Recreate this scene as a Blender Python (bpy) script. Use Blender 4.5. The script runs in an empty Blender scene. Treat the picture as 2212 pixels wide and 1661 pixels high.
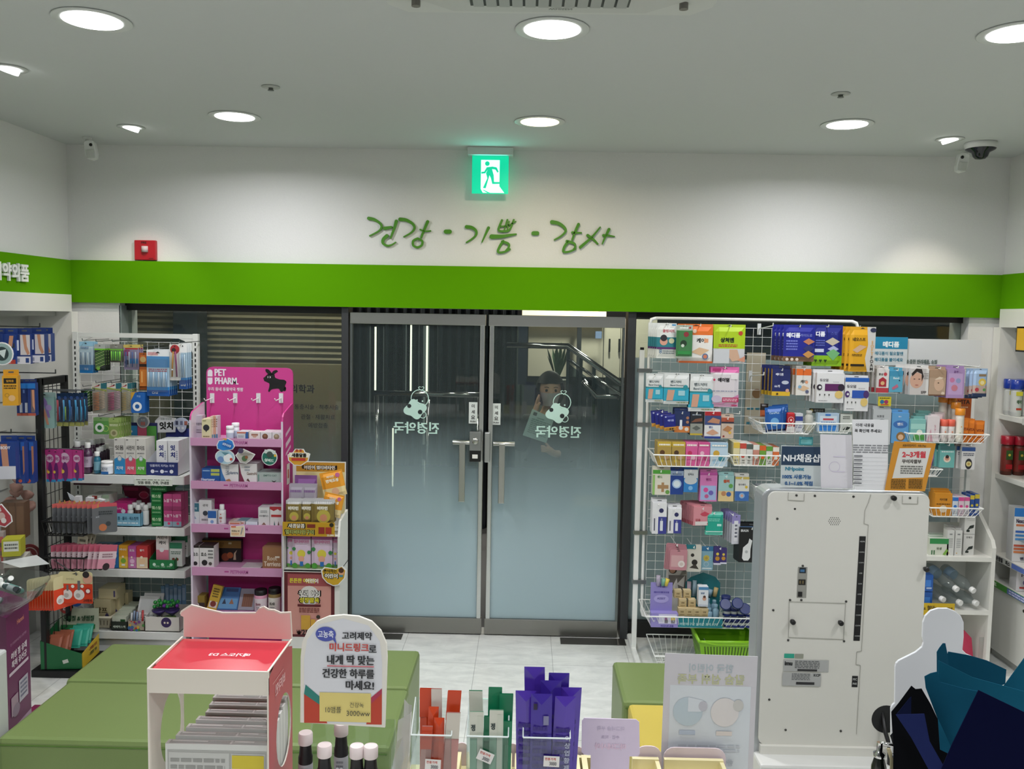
import bpy,math,random
from mathutils import Vector,Matrix
random.seed(11)
S=bpy.context.scene
COL=S.collection
PI=math.pi
# ---------------------------------------------------------------- camera
F=1884.9;PITCH=0.0779;YAW=-0.0148;ROLL=0.0171;H=2.0136
FW=Vector((math.sin(YAW)*math.cos(PITCH),math.cos(YAW)*math.cos(PITCH),-math.sin(PITCH)))
RT0=Vector((math.cos(YAW),-math.sin(YAW),0));UP0=RT0.cross(FW)
RT=(RT0*math.cos(ROLL)+UP0*math.sin(ROLL)).normalized();UP=RT.cross(FW).normalized()
cam=bpy.data.cameras.new('camera');camo=bpy.data.objects.new('camera',cam);COL.objects.link(camo)
m=Matrix((RT,UP,-FW)).transposed().to_4x4();m.translation=Vector((0,0,H));camo.matrix_world=m
cam.sensor_width=36;cam.lens=36*F/2212;cam.clip_start=.02;cam.clip_end=60
S.camera=camo
def at(px,py,Y=None,Z=None,X=None):
 """the point of the place seen at a pixel of the photograph, on the plane Y, Z or X (metres)"""
 d=FW+RT*((px-1106)/F)-UP*((py-830.5)/F)
 if Y is not None:k=Y/d.y
 elif Z is not None:k=(Z-H)/d.z
 else:k=X/d.x
 return Vector((0,0,H))+d*k
# ---------------------------------------------------------------- world, exposure
S.view_settings.view_transform='Standard';S.view_settings.look='None';S.view_settings.gamma=1
S.view_settings.use_curve_mapping=False
S.view_settings.exposure=-0.2
w=bpy.data.worlds.new('night_sky');S.world=w;w.use_nodes=True
w.node_tree.nodes['Background'].inputs[0].default_value=(.05,.06,.08,1)
w.node_tree.nodes['Background'].inputs[1].default_value=.3
S.cycles.max_bounces=10;S.cycles.transparent_max_bounces=24;S.cycles.diffuse_bounces=4
S.cycles.glossy_bounces=4;S.cycles.transmission_bounces=8
S.cycles.sample_clamp_indirect=4;S.cycles.caustics_reflective=False;S.cycles.caustics_refractive=False
S.cycles.use_denoising=True
# ceiling lamps: (pixel x, pixel y) of each opening seen, on the ceiling plane; then the rows behind the viewpoint
ZC=3.01
LAMPS=[tuple(at(x,y,Z=ZC)[:2])for x,y in((199,42),(1193,62),(2200,70),(507,251),(1166,262),(1830,268))]
LAMPW=[(.97,.965,1)]*4+[(1,.86,.62)]+[(.97,.965,1)]
LAMPP=[16]*3+[16,9,16]
HIDDEN_LAMPS=[(-1.75,1.55),(0.05,1.55),(1.85,1.55),(-1.75,.1),(0.05,.1),(1.85,.1)]
def area(name,loc,size,power,col=(1,1,1),rot=(0,0,0),spread=PI,shape='DISK',sy=None):
 l=bpy.data.lights.new(name,'AREA');l.shape=shape;l.size=size
 if sy:l.size_y=sy
 l.energy=power;l.color=col;l.spread=spread
 o=bpy.data.objects.new(name,l);COL.objects.link(o);o.location=loc;o.rotation_euler=rot
 return o
for i,(x,y)in enumerate(LAMPS):
 area('downlight_lamp',(x,y,ZC-.012),.17,LAMPP[i],LAMPW[i],spread=2.85)
for x,y in HIDDEN_LAMPS:
 area('downlight_lamp',(x,y,ZC-.012),.17,15.5,(.97,.965,1),spread=2.85)
SPOTS=[tuple(at(x,y,Z=ZC)[:2])for x,y in((18,147),(283,274),(2052,300))]
def spot(loc,aim,power,col,ang=70):
 l=bpy.data.lights.new('spot_lamp','SPOT');l.energy=power;l.color=col;l.spot_size=math.radians(ang);l.spot_blend=.6;l.shadow_soft_size=.03
 o=bpy.data.objects.new('spot_lamp',l);COL.objects.link(o);o.location=loc
 o.rotation_euler=(Vector(aim)-Vector(loc)).to_track_quat('-Z','Y').to_euler()
for(x,y),a in zip(SPOTS,((-2.9,3.8,1.2),(-2.5,5.3,1.3),(2.5,5.3,1.3))):
 spot((x,y,ZC-.03),a,24,(1,.9,.76))
spot((-2.3,2.2,ZC-.03),(-2.95,2.6,1.2),24,(1,.9,.76));spot((2.35,3.3,ZC-.03),(2.95,4.2,1.3),24,(1,.9,.76))
# ---------------------------------------------------------------- materials
def lin(h):
 h=h.lstrip('#');out=[]
 for i in(0,2,4):
  c=int(h[i:i+2],16)/255;out.append(c/12.92 if c<=.04045 else((c+.055)/1.055)**2.4)
 return out
_mc={}
def M(h,r=.5,metal=0.,e=0.,gain=1.0,bump=0.,bs=200.,coat=0.):
 """procedural surface: a colour, a roughness and, where asked, a fine bump"""
 k=(h,r,metal,e,gain,bump,bs,coat)
 if k in _mc:return _mc[k]
 c=[min(.92,v*gain)for v in lin(h)]
 mt=bpy.data.materials.new('surface_'+h.strip('#'));mt.use_nodes=True;nt=mt.node_tree;b=nt.nodes['Principled BSDF']
 b.inputs['Base Color'].default_value=(*c,1);b.inputs['Roughness'].default_value=r;b.inputs['Metallic'].default_value=metal
 if r>=.9:b.inputs['Specular IOR Level'].default_value=.1
 if coat:b.inputs['Coat Weight'].default_value=coat;b.inputs['Coat Roughness'].default_value=.15
 if e:b.inputs['Emission Color'].default_value=(*lin(h),1);b.inputs['Emission Strength'].default_value=e
 if bump:
  n=nt.nodes.new('ShaderNodeTexNoise');n.inputs['Scale'].default_value=bs;n.inputs['Detail'].default_value=4
  tc=nt.nodes.new('ShaderNodeTexCoord');nt.links.new(tc.outputs['Object'],n.inputs['Vector'])
  bp=nt.nodes.new('ShaderNodeBump');bp.inputs['Strength'].default_value=bump;bp.inputs['Distance'].default_value=.002
  nt.links.new(n.outputs['Fac'],bp.inputs['Height']);nt.links.new(bp.outputs['Normal'],b.inputs['Normal'])
 _mc[k]=mt
 return mt
def rim(nt,lo=.04,hi=.7,p=4):
 """reflection share of a thin pane, the same from both of its sides"""
 a=nt.nodes.new('ShaderNodeLayerWeight');a.inputs[0].default_value=.5;b=nt.nodes.new('ShaderNodeMath');b.operation='POWER';b.inputs[1].default_value=p
 c=nt.nodes.new('ShaderNodeMath');c.operation='MULTIPLY_ADD';c.inputs[1].default_value=hi;c.inputs[2].default_value=lo
 nt.links.new(a.outputs['Facing'],b.inputs[0]);nt.links.new(b.outputs[0],c.inputs[0]);return c.outputs[0]
def clear(h='#ffffff',tint=.96,rough=.03,body=0.,name='clear',ior=1.45):
 """clear plastic or glass: transmission with a fresnel reflection, body = milky share"""
 k=('clr',h,tint,rough,body,ior)
 if k in _mc:return _mc[k]
 mt=bpy.data.materials.new(name);mt.use_nodes=True;nt=mt.node_tree;nt.nodes.clear()
 o=nt.nodes.new('ShaderNodeOutputMaterial');t=nt.nodes.new('ShaderNodeBsdfTransparent');g=nt.nodes.new('ShaderNodeBsdfGlossy')
 c=lin(h);t.inputs[0].default_value=(c[0]*tint,c[1]*tint,c[2]*tint,1);g.inputs['Roughness'].default_value=rough
 fr=rim(nt);mx=nt.nodes.new('ShaderNodeMixShader')
 nt.links.new(fr,mx.inputs[0])
 if body:
  d=nt.nodes.new('ShaderNodeBsdfDiffuse');d.inputs[0].default_value=(*c,1);m2=nt.nodes.new('ShaderNodeMixShader');m2.inputs[0].default_value=body
  nt.links.new(t.outputs[0],m2.inputs[1]);nt.links.new(d.outputs[0],m2.inputs[2]);nt.links.new(m2.outputs[0],mx.inputs[1])
 else:nt.links.new(t.outputs[0],mx.inputs[1])
 nt.links.new(g.outputs[0],mx.inputs[2]);nt.links.new(mx.outputs[0],o.inputs[0])
 _mc[k]=mt
 return mt
WHITE=M('#e9e9e4',.45);WIRE=M('#f0f2f0',.3);BLACK=M('#0b0b0d',.4);STEEL=M('#b9bab6',.28,1.);CHROME=M('#c8c8c8',.12,1.)
ACR=clear('#f7fbfa',.97,.02);PLB=clear('#f2f6f7',.96,.12,.03)
# ---------------------------------------------------------------- text outlines
_tc={}
def glyphs(body,bold=.0):
 k=(body,bold)
 if k not in _tc:
  cu=bpy.data.curves.new('lettering','FONT');cu.body=body;cu.size=1;cu.resolution_u=2;cu.offset=bold;cu.align_x='LEFT'
  o=bpy.data.objects.new('lettering',cu);me=bpy.data.meshes.new_from_object(o)
  v=[(p.co.x,p.co.y)for p in me.vertices];f=[tuple(p.vertices)for p in me.polygons]
  bpy.data.objects.remove(o);bpy.data.curves.remove(cu);bpy.data.meshes.remove(me)
  if not v:v=[(0,0),(1,0),(1,1)];f=[(0,1,2)]
  x0=min(a for a,b in v);x1=max(a for a,b in v);y0=min(b for a,b in v);y1=max(b for a,b in v)
  _tc[k]=(v,f,x0,x1,y0,y1)
 return _tc[k]
# ---------------------------------------------------------------- mesh builder
class MB:
 def __init__(s):s.v=[];s.f=[];s.m=[];s.mats=[];s.sm=[]
 def mi(s,mt):
  if mt not in s.mats:s.mats.append(mt)
  return s.mats.index(mt)
 def add(s,vs,fs,mt,smooth=False):
  n=len(s.v);s.v+=[Vector(p)for p in vs];i=s.mi(mt)
  for f in fs:s.f.append([a+n for a in f]);s.m.append(i);s.sm.append(smooth)
  return s
 def box(s,x0,x1,y0,y1,z0,z1,mt,T=None,tops=None,sides=None):
  vs=[Vector((x,y,z))for z in(z0,z1)for y in(y0,y1)for x in(x0,x1)]
  if T:vs=[T@p for p in vs]
  fs=[(0,2,3,1),(4,5,7,6),(0,1,5,4),(2,6,7,3),(0,4,6,2),(1,3,7,5)]
  n=len(s.v);s.v+=vs
  for j,f in enumerate(fs):
   mm=mt
   if j==1 and tops:mm=tops
   if j in(4,5)and sides:mm=sides
   s.f.append([a+n for a in f]);s.m.append(s.mi(mm));s.sm.append(False)
  return s
 def ext(s,pts,vec,mt,cap=None):
  """polygon pts (3-D, in order) extruded by vec"""
  n=len(pts);vec=Vector(vec);a=[Vector(p)for p in pts];b=[p+vec for p in a]
  s.add(a+b,[tuple(range(n-1,-1,-1)),tuple(range(n,2*n))]+[(i,(i+1)%n,(i+1)%n+n,i+n)for i in range(n)],mt)
  return s
 def tube(s,pts,r,mt,n=6,cap=True,radii=None):
  pts=[Vector(p)for p in pts];rings=[];k=len(pts)
  prev=None
  for i,p in enumerate(pts):
   a=(pts[i]-pts[i-1]).normalized()if i>0 else None;b=(pts[i+1]-pts[i]).normalized()if i<k-1 else None
   d=a if b is None else b if a is None else(a+b)
   if d.length<1e-6:d=b
   d=d.normalized();sc=1.
   if a is not None and b is not None:sc=1/max(.5,d.dot(a))
   if prev is None:u=d.orthogonal().normalized()
   else:u=(prev-d*prev.dot(d)).normalized()
   prev=u;w_=d.cross(u);rr=(radii[i]if radii else r)
   rings.append([p+(u*math.cos(2*PI*(j+.5)/n)+w_*math.sin(2*PI*(j+.5)/n))*rr*sc for j in range(n)])
  vs=[q for R_ in rings for q in R_]
  fs=[(i*n+j,i*n+(j+1)%n,(i+1)*n+(j+1)%n,(i+1)*n+j)for i in range(k-1)for j in range(n)]
  if cap:fs+=[tuple(range(n-1,-1,-1)),tuple((k-1)*n+j for j in range(n))]
  return s.add(vs,fs,mt,n>6)
 def lathe(s,prof,mt,T=None,n=18,smooth=True,sx=1,sy=1):
  """profile [(r,z)] turned about z; T places it"""
  T=T or Matrix.Identity(4);vs=[];fs=[]
  for r,z in prof:
   for j in range(n):a=2*PI*j/n;vs.append(T@Vector((r*math.cos(a)*sx,r*math.sin(a)*sy,z)))
  for i in range(len(prof)-1):
   for j in range(n):fs.append((i*n+j,i*n+(j+1)%n,(i+1)*n+(j+1)%n,(i+1)*n+j))
  s.add(vs,fs,mt,smooth)
  s.add(vs[:n],[tuple(range(n-1,-1,-1))],mt);s.add(vs[-n:],[tuple(range(n))],mt)
  return s
 def art(s,O,U,V,w_,h_,spec,e=.0003):
  """print on a flat face: O lower-left corner, U right, V up; shapes in 0..1 of width/height"""
  O=Vector(O);U=Vector(U).normalized();V=Vector(V).normalized();N=U.cross(V)
  for i,a in enumerate(spec):
   k=a[0];off=N*(e*(i+1));P=lambda x,y:O+U*(x*w_)+V*(y*h_)+off
   if k=='r':
    _,x0,y0,x1,y1,c=a[:6];s.add([P(x0,y0),P(x1,y0),P(x1,y1),P(x0,y1)],[(0,1,2,3)],ink(c))
   elif k=='p':s.add([P(x,y)for x,y in a[1]],[tuple(range(len(a[1])))],ink(a[2]))
   elif k in('c','o'):
    _,cx,cy,r,c=a[:5];ry=a[5]if len(a)>5 else r*w_/h_;n=20
    q=[(math.cos(2*PI*j/n),math.sin(2*PI*j/n))for j in range(n)]
    if k=='c':s.add([P(cx+r*u,cy+ry*v)for u,v in q],[tuple(range(n))],ink(c))
    else:
     t=a[6]if len(a)>6 else.15
     s.add([P(cx+r*u,cy+ry*v)for u,v in q]+[P(cx+r*u*(1-t),cy+ry*v*(1-t))for u,v in q],[(j,(j+1)%n,(j+1)%n+n,j+n)for j in range(n)],ink(c))
   elif k=='t': # text: body, centre x, centre y, height, colour, [max width], [bold]
    _,body,cx,cy,hh,c=a[:6];mw=a[6]if len(a)>6 and a[6]else.92;bold=a[7]if len(a)>7 else.0
    gv,gf,gx0,gx1,gy0,gy1=glyphs(body,min(bold,.018))
    sc=hh*h_/max(.5,gy1-gy0);sx=min(sc,mw*w_/(gx1-gx0));mx,my=(gx0+gx1)/2,(gy0+gy1)/2
    sx=max(sx,sc*.35);mir=-1 if len(a)>8 and a[8]else 1
    vs=[O+U*(cx*w_+(x-mx)*sx*mir)+V*(cy*h_+(y-my)*sc)+off for x,y in gv]
    d_=max(0,bold-.018)*sc*.8
    for q,(u_,v_)in enumerate(((-1,0),(1,0),(0,1),(0,-1))[:(4 if bold>.05 else 2)]if d_ else((0,0),)):s.add([p+(U*u_+V*v_)*d_+N*(e*.22*q)for p in vs],gf,ink(c))
   elif k=='l': # lines of small print: x0,x1,y top,y bottom,count,colour
    _,x0,x1,yt,yb,n,c=a;st=(yt-yb)/n
    rr=random.Random(n*7+int(x0*100))
    for j in range(n):
     y=yt-st*(j+.5);x=x0
     while x<x1:
      l=(x1-x0)*rr.uniform(.06,.2);xe=min(x1,x+l)
      s.add([P(x,y-st*.26),P(xe,y-st*.26),P(xe,y+st*.26),P(x,y+st*.26)],[(0,1,2,3)],ink(c));x=xe+(x1-x0)*.03
  return s
 def build(s,name,parent=None,bevel=0.,loc=None,rz=0.,smooth=None,subsurf=0):
  me=bpy.data.meshes.new(name);c=Vector(loc)if loc is not None else Vector((0,0,0))
  me.from_pydata([tuple(p-c)for p in s.v],[],s.f)
  for mt in s.mats:me.materials.append(mt)
  for i,p in enumerate(me.polygons):p.material_index=s.m[i];p.use_smooth=s.sm[i]if smooth is None else smooth
  me.update()
  o=bpy.data.objects.new(name,me);COL.objects.link(o);o.location=c;o.rotation_euler=(0,0,rz)
  if parent:o.parent=parent
  if bevel:
   b=o.modifiers.new('bevel','BEVEL');b.width=bevel;b.segments=2;b.limit_method='ANGLE';b.angle_limit=.7
  if subsurf:
   b=o.modifiers.new('sub','SUBSURF');b.levels=b.render_levels=subsurf
  return o
def ink(c):return c if isinstance(c,bpy.types.Material)else M(c,.45)
def thing(o,label,cat,group=None):
 o['label']=label;o['category']=cat
 if group:o['group']=group
 return o
def empty(name,loc,label=None,cat=None,group=None,rz=0.):
 o=bpy.data.objects.new(name,None);COL.objects.link(o);o.location=loc;o.rotation_euler=(0,0,rz);o.empty_display_size=.05
 if label:thing(o,label,cat,group)
 return o
def local(o,parent):
 """parent a mesh built in world coordinates to an empty, keeping its place"""
 o.parent=parent;mw=Matrix.Translation(parent.location)@Matrix.Rotation(parent.rotation_euler.z,4,'Z')
 o.matrix_parent_inverse=mw.inverted()
 return o
def struct(o):o['kind']='structure';return o
def copy_tree(o,loc=None,label=None,group=None,dloc=None,rz=None):
 c=o.copy();COL.objects.link(c)
 if loc is not None:c.location=loc
 if dloc is not None:c.location=o.location+Vector(dloc)
 if rz is not None:c.rotation_euler=(0,0,rz)
 if label:c['label']=label
 if group:c['group']=group
 for ch in list(o.children):
  d=ch.copy();COL.objects.link(d);d.parent=c;d.matrix_parent_inverse=ch.matrix_parent_inverse.copy()
  for g in list(ch.children):
   q=g.copy();COL.objects.link(q);q.parent=d;q.matrix_parent_inverse=g.matrix_parent_inverse.copy()
 return c
# ================================================================ the room
XL,XR,YW,YB,YD,YG=-2.816,2.885,5.36,5.33,5.375,5.45
def nodes_mat(name,base,rough,bump=.1,scale=60.,var=.04,spec=.5):
 mt=bpy.data.materials.new(name);mt.use_nodes=True;nt=mt.node_tree;b=nt.nodes['Principled BSDF'];L=nt.links
 tc=nt.nodes.new('ShaderNodeTexCoord');n=nt.nodes.new('ShaderNodeTexNoise');n.inputs['Scale'].default_value=scale;n.inputs['Detail'].default_value=5
 L.new(tc.outputs['Object'],n.inputs['Vector'])
 cr=nt.nodes.new('ShaderNodeMapRange');cr.inputs[3].default_value=1-var;cr.inputs[4].default_value=1+var;L.new(n.outputs['Fac'],cr.inputs[0])
 mul=nt.nodes.new('ShaderNodeVectorMath');mul.operation='SCALE';mul.inputs[0].default_value=base;L.new(cr.outputs[0],mul.inputs['Scale']);L.new(mul.outputs[0],b.inputs['Base Color'])
 bp=nt.nodes.new('ShaderNodeBump');bp.inputs['Strength'].default_value=bump;bp.inputs['Distance'].default_value=.002;L.new(n.outputs['Fac'],bp.inputs['Height']);L.new(bp.outputs['Normal'],b.inputs['Normal'])
 b.inputs['Roughness'].default_value=rough;b.inputs['Specular IOR Level'].default_value=spec
 return mt
WALLM=nodes_mat('wallpaper',(.76,.76,.745),.8,.25,140,.03,.25)
CEILM=nodes_mat('ceiling_paint',(.60,.62,.615),.9,.05,50,.01,.2)
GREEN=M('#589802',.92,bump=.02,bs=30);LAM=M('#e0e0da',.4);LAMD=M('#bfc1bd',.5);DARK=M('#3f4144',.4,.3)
# floor: 45 x 90 cm vinyl tiles
fm=bpy.data.materials.new('vinyl_tiles');fm.use_nodes=True;nt=fm.node_tree;b=nt.nodes['Principled BSDF'];L=nt.links
tc=nt.nodes.new('ShaderNodeTexCoord');mp=nt.nodes.new('ShaderNodeMapping');mp.inputs['Location'].default_value=(.2587,-4.9277+4.5,0);L.new(tc.outputs['Object'],mp.inputs[0])
br=nt.nodes.new('ShaderNodeTexBrick');br.offset=0;br.inputs['Scale'].default_value=1;br.inputs['Brick Width'].default_value=.45;br.inputs['Row Height'].default_value=.9
br.inputs['Mortar Size'].default_value=.0016;br.inputs['Color1'].default_value=(1,1,1,1);br.inputs['Color2'].default_value=(.97,.97,.96,1);br.inputs['Mortar'].default_value=(.5,.5,.49,1);L.new(mp.outputs[0],br.inputs[0])
n1=nt.nodes.new('ShaderNodeTexNoise');n1.inputs['Scale'].default_value=5;n1.inputs['Detail'].default_value=9;n1.inputs['Roughness'].default_value=.7;n1.inputs['Distortion'].default_value=.6
m2=nt.nodes.new('ShaderNodeMapping');m2.inputs['Scale'].default_value=(1,2.6,1);L.new(tc.outputs['Object'],m2.inputs[0]);L.new(m2.outputs[0],n1.inputs[0])
cr=nt.nodes.new('ShaderNodeValToRGB');cr.color_ramp.elements[0].position=.3;cr.color_ramp.elements[0].color=(.63,.65,.64,1);cr.color_ramp.elements[1].position=.62;cr.color_ramp.elements[1].color=(.84,.86,.84,1);L.new(n1.outputs['Fac'],cr.inputs[0])
mx=nt.nodes.new('ShaderNodeMix');mx.data_type='RGBA';mx.blend_type='MULTIPLY';mx.inputs[0].default_value=1;L.new(cr.outputs[0],mx.inputs[6]);L.new(br.outputs[0],mx.inputs[7]);L.new(mx.outputs[2],b.inputs['Base Color']);b.inputs['Roughness'].default_value=.28
def slab(name,x0,x1,y0,y1,z0,z1,mt,bevel=0.):
 return struct(MB().box(x0,x1,y0,y1,z0,z1,mt).build(name,bevel=bevel))
slab('floor',-3.4,3.4,-1.6,5.52,-.1,0,fm)
slab('ceiling',-3.4,3.4,-1.6,5.6,ZC,ZC+.1,CEILM)
slab('wall_left',-3.4,XL,-1.6,5.6,2.1,ZC,WALLM)
slab('wall_right',XR,3.45,-1.6,5.6,2.1,ZC,WALLM)
slab('wall_back',XL,XR,YW,5.6,2.054,ZC,WALLM)
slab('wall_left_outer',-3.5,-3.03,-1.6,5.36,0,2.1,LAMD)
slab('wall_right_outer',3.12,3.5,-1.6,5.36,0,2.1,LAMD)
slab('wall_rear',-3.4,3.4,-1.7,-1.6,0,ZC,M('#8f918e',.7))
slab('wall_pilaster_left',-3.03,-2.505,YW,5.6,0,2.054,WALLM);slab('wall_pilaster_right',2.69,3.1,YW,5.6,0,2.054,WALLM)
slab('trim_band_back',-2.79,2.86,YB,YW+.01,2.054,2.312,GREEN)
slab('trim_band_left',XL-.02,-2.79,-1.6,YB,2.1,2.31,GREEN);slab('trim_band_right',2.86,XR+.02,-1.6,YB,2.107,2.314,GREEN)
slab('trim_fascia_left',-2.86,-2.772,-1.6,5.3,1.998,2.1,LAM);slab('trim_fascia_right',2.842,2.93,-1.6,5.3,1.998,2.107,LAM)
slab('wall_alcove_left_end',-3.03,-2.765,5.28,5.355,0,1.998,LAM);slab('wall_alcove_right_end',2.84,3.12,5.28,5.355,0,1.998,LAM)
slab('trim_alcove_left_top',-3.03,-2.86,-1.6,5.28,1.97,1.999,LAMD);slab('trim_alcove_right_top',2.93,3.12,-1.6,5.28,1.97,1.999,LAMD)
# ---- aluminium frame, side windows, doors
fr=MB();fr.box(-2.505,-1.135,5.43,5.5,2.012,2.06,BLACK);fr.box(.672,2.69,5.43,5.5,2.02,2.06,BLACK)
struct(fr.build('trim_window_head'))
fr=MB();fr.box(.672,2.69,5.40,5.5,0,.1,M('#17191b',.5));fr.box(-2.505,-1.135,5.40,5.5,0,.1,M('#17191b',.5));struct(fr.build('trim_window_sill'))
def post(nm,x0,x1):return struct(MB().box(x0,x1,5.36,5.5,0,2.06,DARK).build(nm,bevel=.003))
post('trim_post_left',-1.135,-1.092);post('trim_post_right',.625,.675)
def frost(name,z0,z1,lo,hi,col=(.48,.63,.69),dots=True):
 """glass with a printed frosting whose dots thin out with height (z0 full .. z1 none)"""
 mt=bpy.data.materials.new(name);mt.use_nodes=True;nt=mt.node_tree;nt.nodes.clear();L=nt.links
 o=nt.nodes.new('ShaderNodeOutputMaterial');t=nt.nodes.new('ShaderNodeBsdfTransparent');t.inputs[0].default_value=(.78,.84,.82,1)
 g=nt.nodes.new('ShaderNodeBsdfGlossy');g.inputs['Roughness'].default_value=.02;fr_=rim(nt,.035,.6,4)
 d=nt.nodes.new('ShaderNodeBsdfDiffuse');d.inputs[0].default_value=(*col,1)
 tl=nt.nodes.new('ShaderNodeBsdfTranslucent');tl.inputs[0].default_value=(*col,1);dd=nt.nodes.new('ShaderNodeMixShader');dd.inputs[0].default_value=.25;L.new(d.outputs[0],dd.inputs[1]);L.new(tl.outputs[0],dd.inputs[2])
 ge=nt.nodes.new('ShaderNodeNewGeometry');sp=nt.nodes.new('ShaderNodeSeparateXYZ');L.new(ge.outputs['Position'],sp.inputs[0])
 mr=nt.nodes.new('ShaderNodeMapRange');mr.interpolation_type='SMOOTHSTEP';mr.inputs[1].default_value=z0;mr.inputs[2].default_value=z1;mr.inputs[3].default_value=hi;mr.inputs[4].default_value=lo;L.new(sp.outputs['Z'],mr.inputs[0])
 m1=nt.nodes.new('ShaderNodeMixShader');L.new(mr.outputs[0],m1.inputs[0]);L.new(t.outputs[0],m1.inputs[1]);L.new(dd.outputs[0],m1.inputs[2])
 m2_=nt.nodes.new('ShaderNodeMixShader');L.new(fr_,m2_.inputs[0]);L.new(m1.outputs[0],m2_.inputs[1]);L.new(g.outputs[0],m2_.inputs[2]);L.new(m2_.outputs[0],o.inputs[0])
 return mt
FROST=frost('frosted_door_glass',.42,1.46,.03,.955);FROSTL=frost('frosted_window_glass',.3,1.5,.06,.62,(.31,.42,.46));FROSTR=frost('frosted_side_glass',1.765,1.775,.05,.8,(.39,.50,.52))
struct(MB().box(-2.505,-1.135,YG,YG+.01,.1,2.012,FROSTL).build('window_1'));struct(MB().box(.675,2.69,YG,YG+.01,.1,2.02,FROSTR).build('window_2'))
slab('trim_window_reveal',-2.51,-2.495,5.36,5.5,0,2.04,M('#93a09e',.4,.4))
MINT=M('#bfe0d6',.6)
def door(nm,x0,x1,side):
 r=empty(nm,(x0 if side<0 else x1,YD,0));r['kind']='structure'
 def part(mb,n,**k):o=mb.build(n,**k);local(o,r);return o
 part(MB().box(x0,x1,YD,YD+.045,1.953,2.022,STEEL),'top_rail',bevel=.002);part(MB().box(x0,x1,YD,YD+.045,.008,.108,M('#8f8e8a',.3,1.)),'bottom_rail',bevel=.002)
 part(MB().box(x0+.012,x1-.012,YD+.018,YD+.028,.1,1.96,FROST),'glass_pane')
 xi=x1 if side<0 else x0;s_=-1 if side<0 else 1
 fr_=MB();fr_.box(min(xi+s_*.006,xi+s_*.034),max(xi+s_*.006,xi+s_*.034),YD+.004,YD+.04,.1,1.955,M('#cfd2d2',.25,1.))
 part(fr_,'meeting_stile',bevel=.004)
 xo=x0 if side<0 else x1;part(MB().box(min(xo,xo-s_*.014),max(xo,xo-s_*.014),YD+.006,YD+.04,.1,1.955,M('#7d8484',.35,1.)),'outer_stile')
 return r,part
dl,part=door('door_1',-1.085,-.247,-1)
hx=-.385
hb=MB();hb.tube([(-.44,YD-.03,1.23),(-.30,YD-.03,1.232)],.016,STEEL,10);hb.box(-.397,-.36,YD-.062,YD-.04,.865,1.235,STEEL);hb.tube([(-.38,YD+.01,1.22),(-.38,YD-.05,1.22)],.009,STEEL,8);hb.tube([(-.38,YD+.01,.88),(-.38,YD-.05,.88)],.009,STEEL,8)
hl=part(hb,'handle',bevel=.003)
lk=MB();lk.box(-.333,-.265,YD-.045,YD+.005,1.115,1.30,BLACK);lk.box(-.334,-.264,YD-.05,YD-.044,1.185,1.302,M('#9da0a0',.3,.8));lk.lathe([(.02,0),(.02,.012),(.012,.016),(.0,.016)],STEEL,Matrix.Translation((-.299,YD-.05,1.245))@Matrix.Rotation(PI/2,4,'X'));lk.box(-.317,-.283,YD-.047,YD-.0445,1.135,1.16,WHITE)
part(lk,'door_lock',bevel=.004)
def plate(x0,x1,z0,z1,par):
 mb=MB().box(x0,x1,YD+.013,YD+.017,z0,z1,M('#d5dddb',.5));mb.art((x0,YD+.013,z0),(1,0,0),(0,0,1),x1-x0,z1-z0,[('t','미',.5,.82,.17,'#222222',.8,.03),('t','세',.5,.55,.17,'#222222',.8,.03),('t','요',.5,.3,.17,'#222222',.8,.03),('t','PUSH',.5,.1,.08,'#333333',.8,.03)]);return par(mb,'push_plate')
plate(-.345,-.292,1.345,1.478,part)
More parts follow.
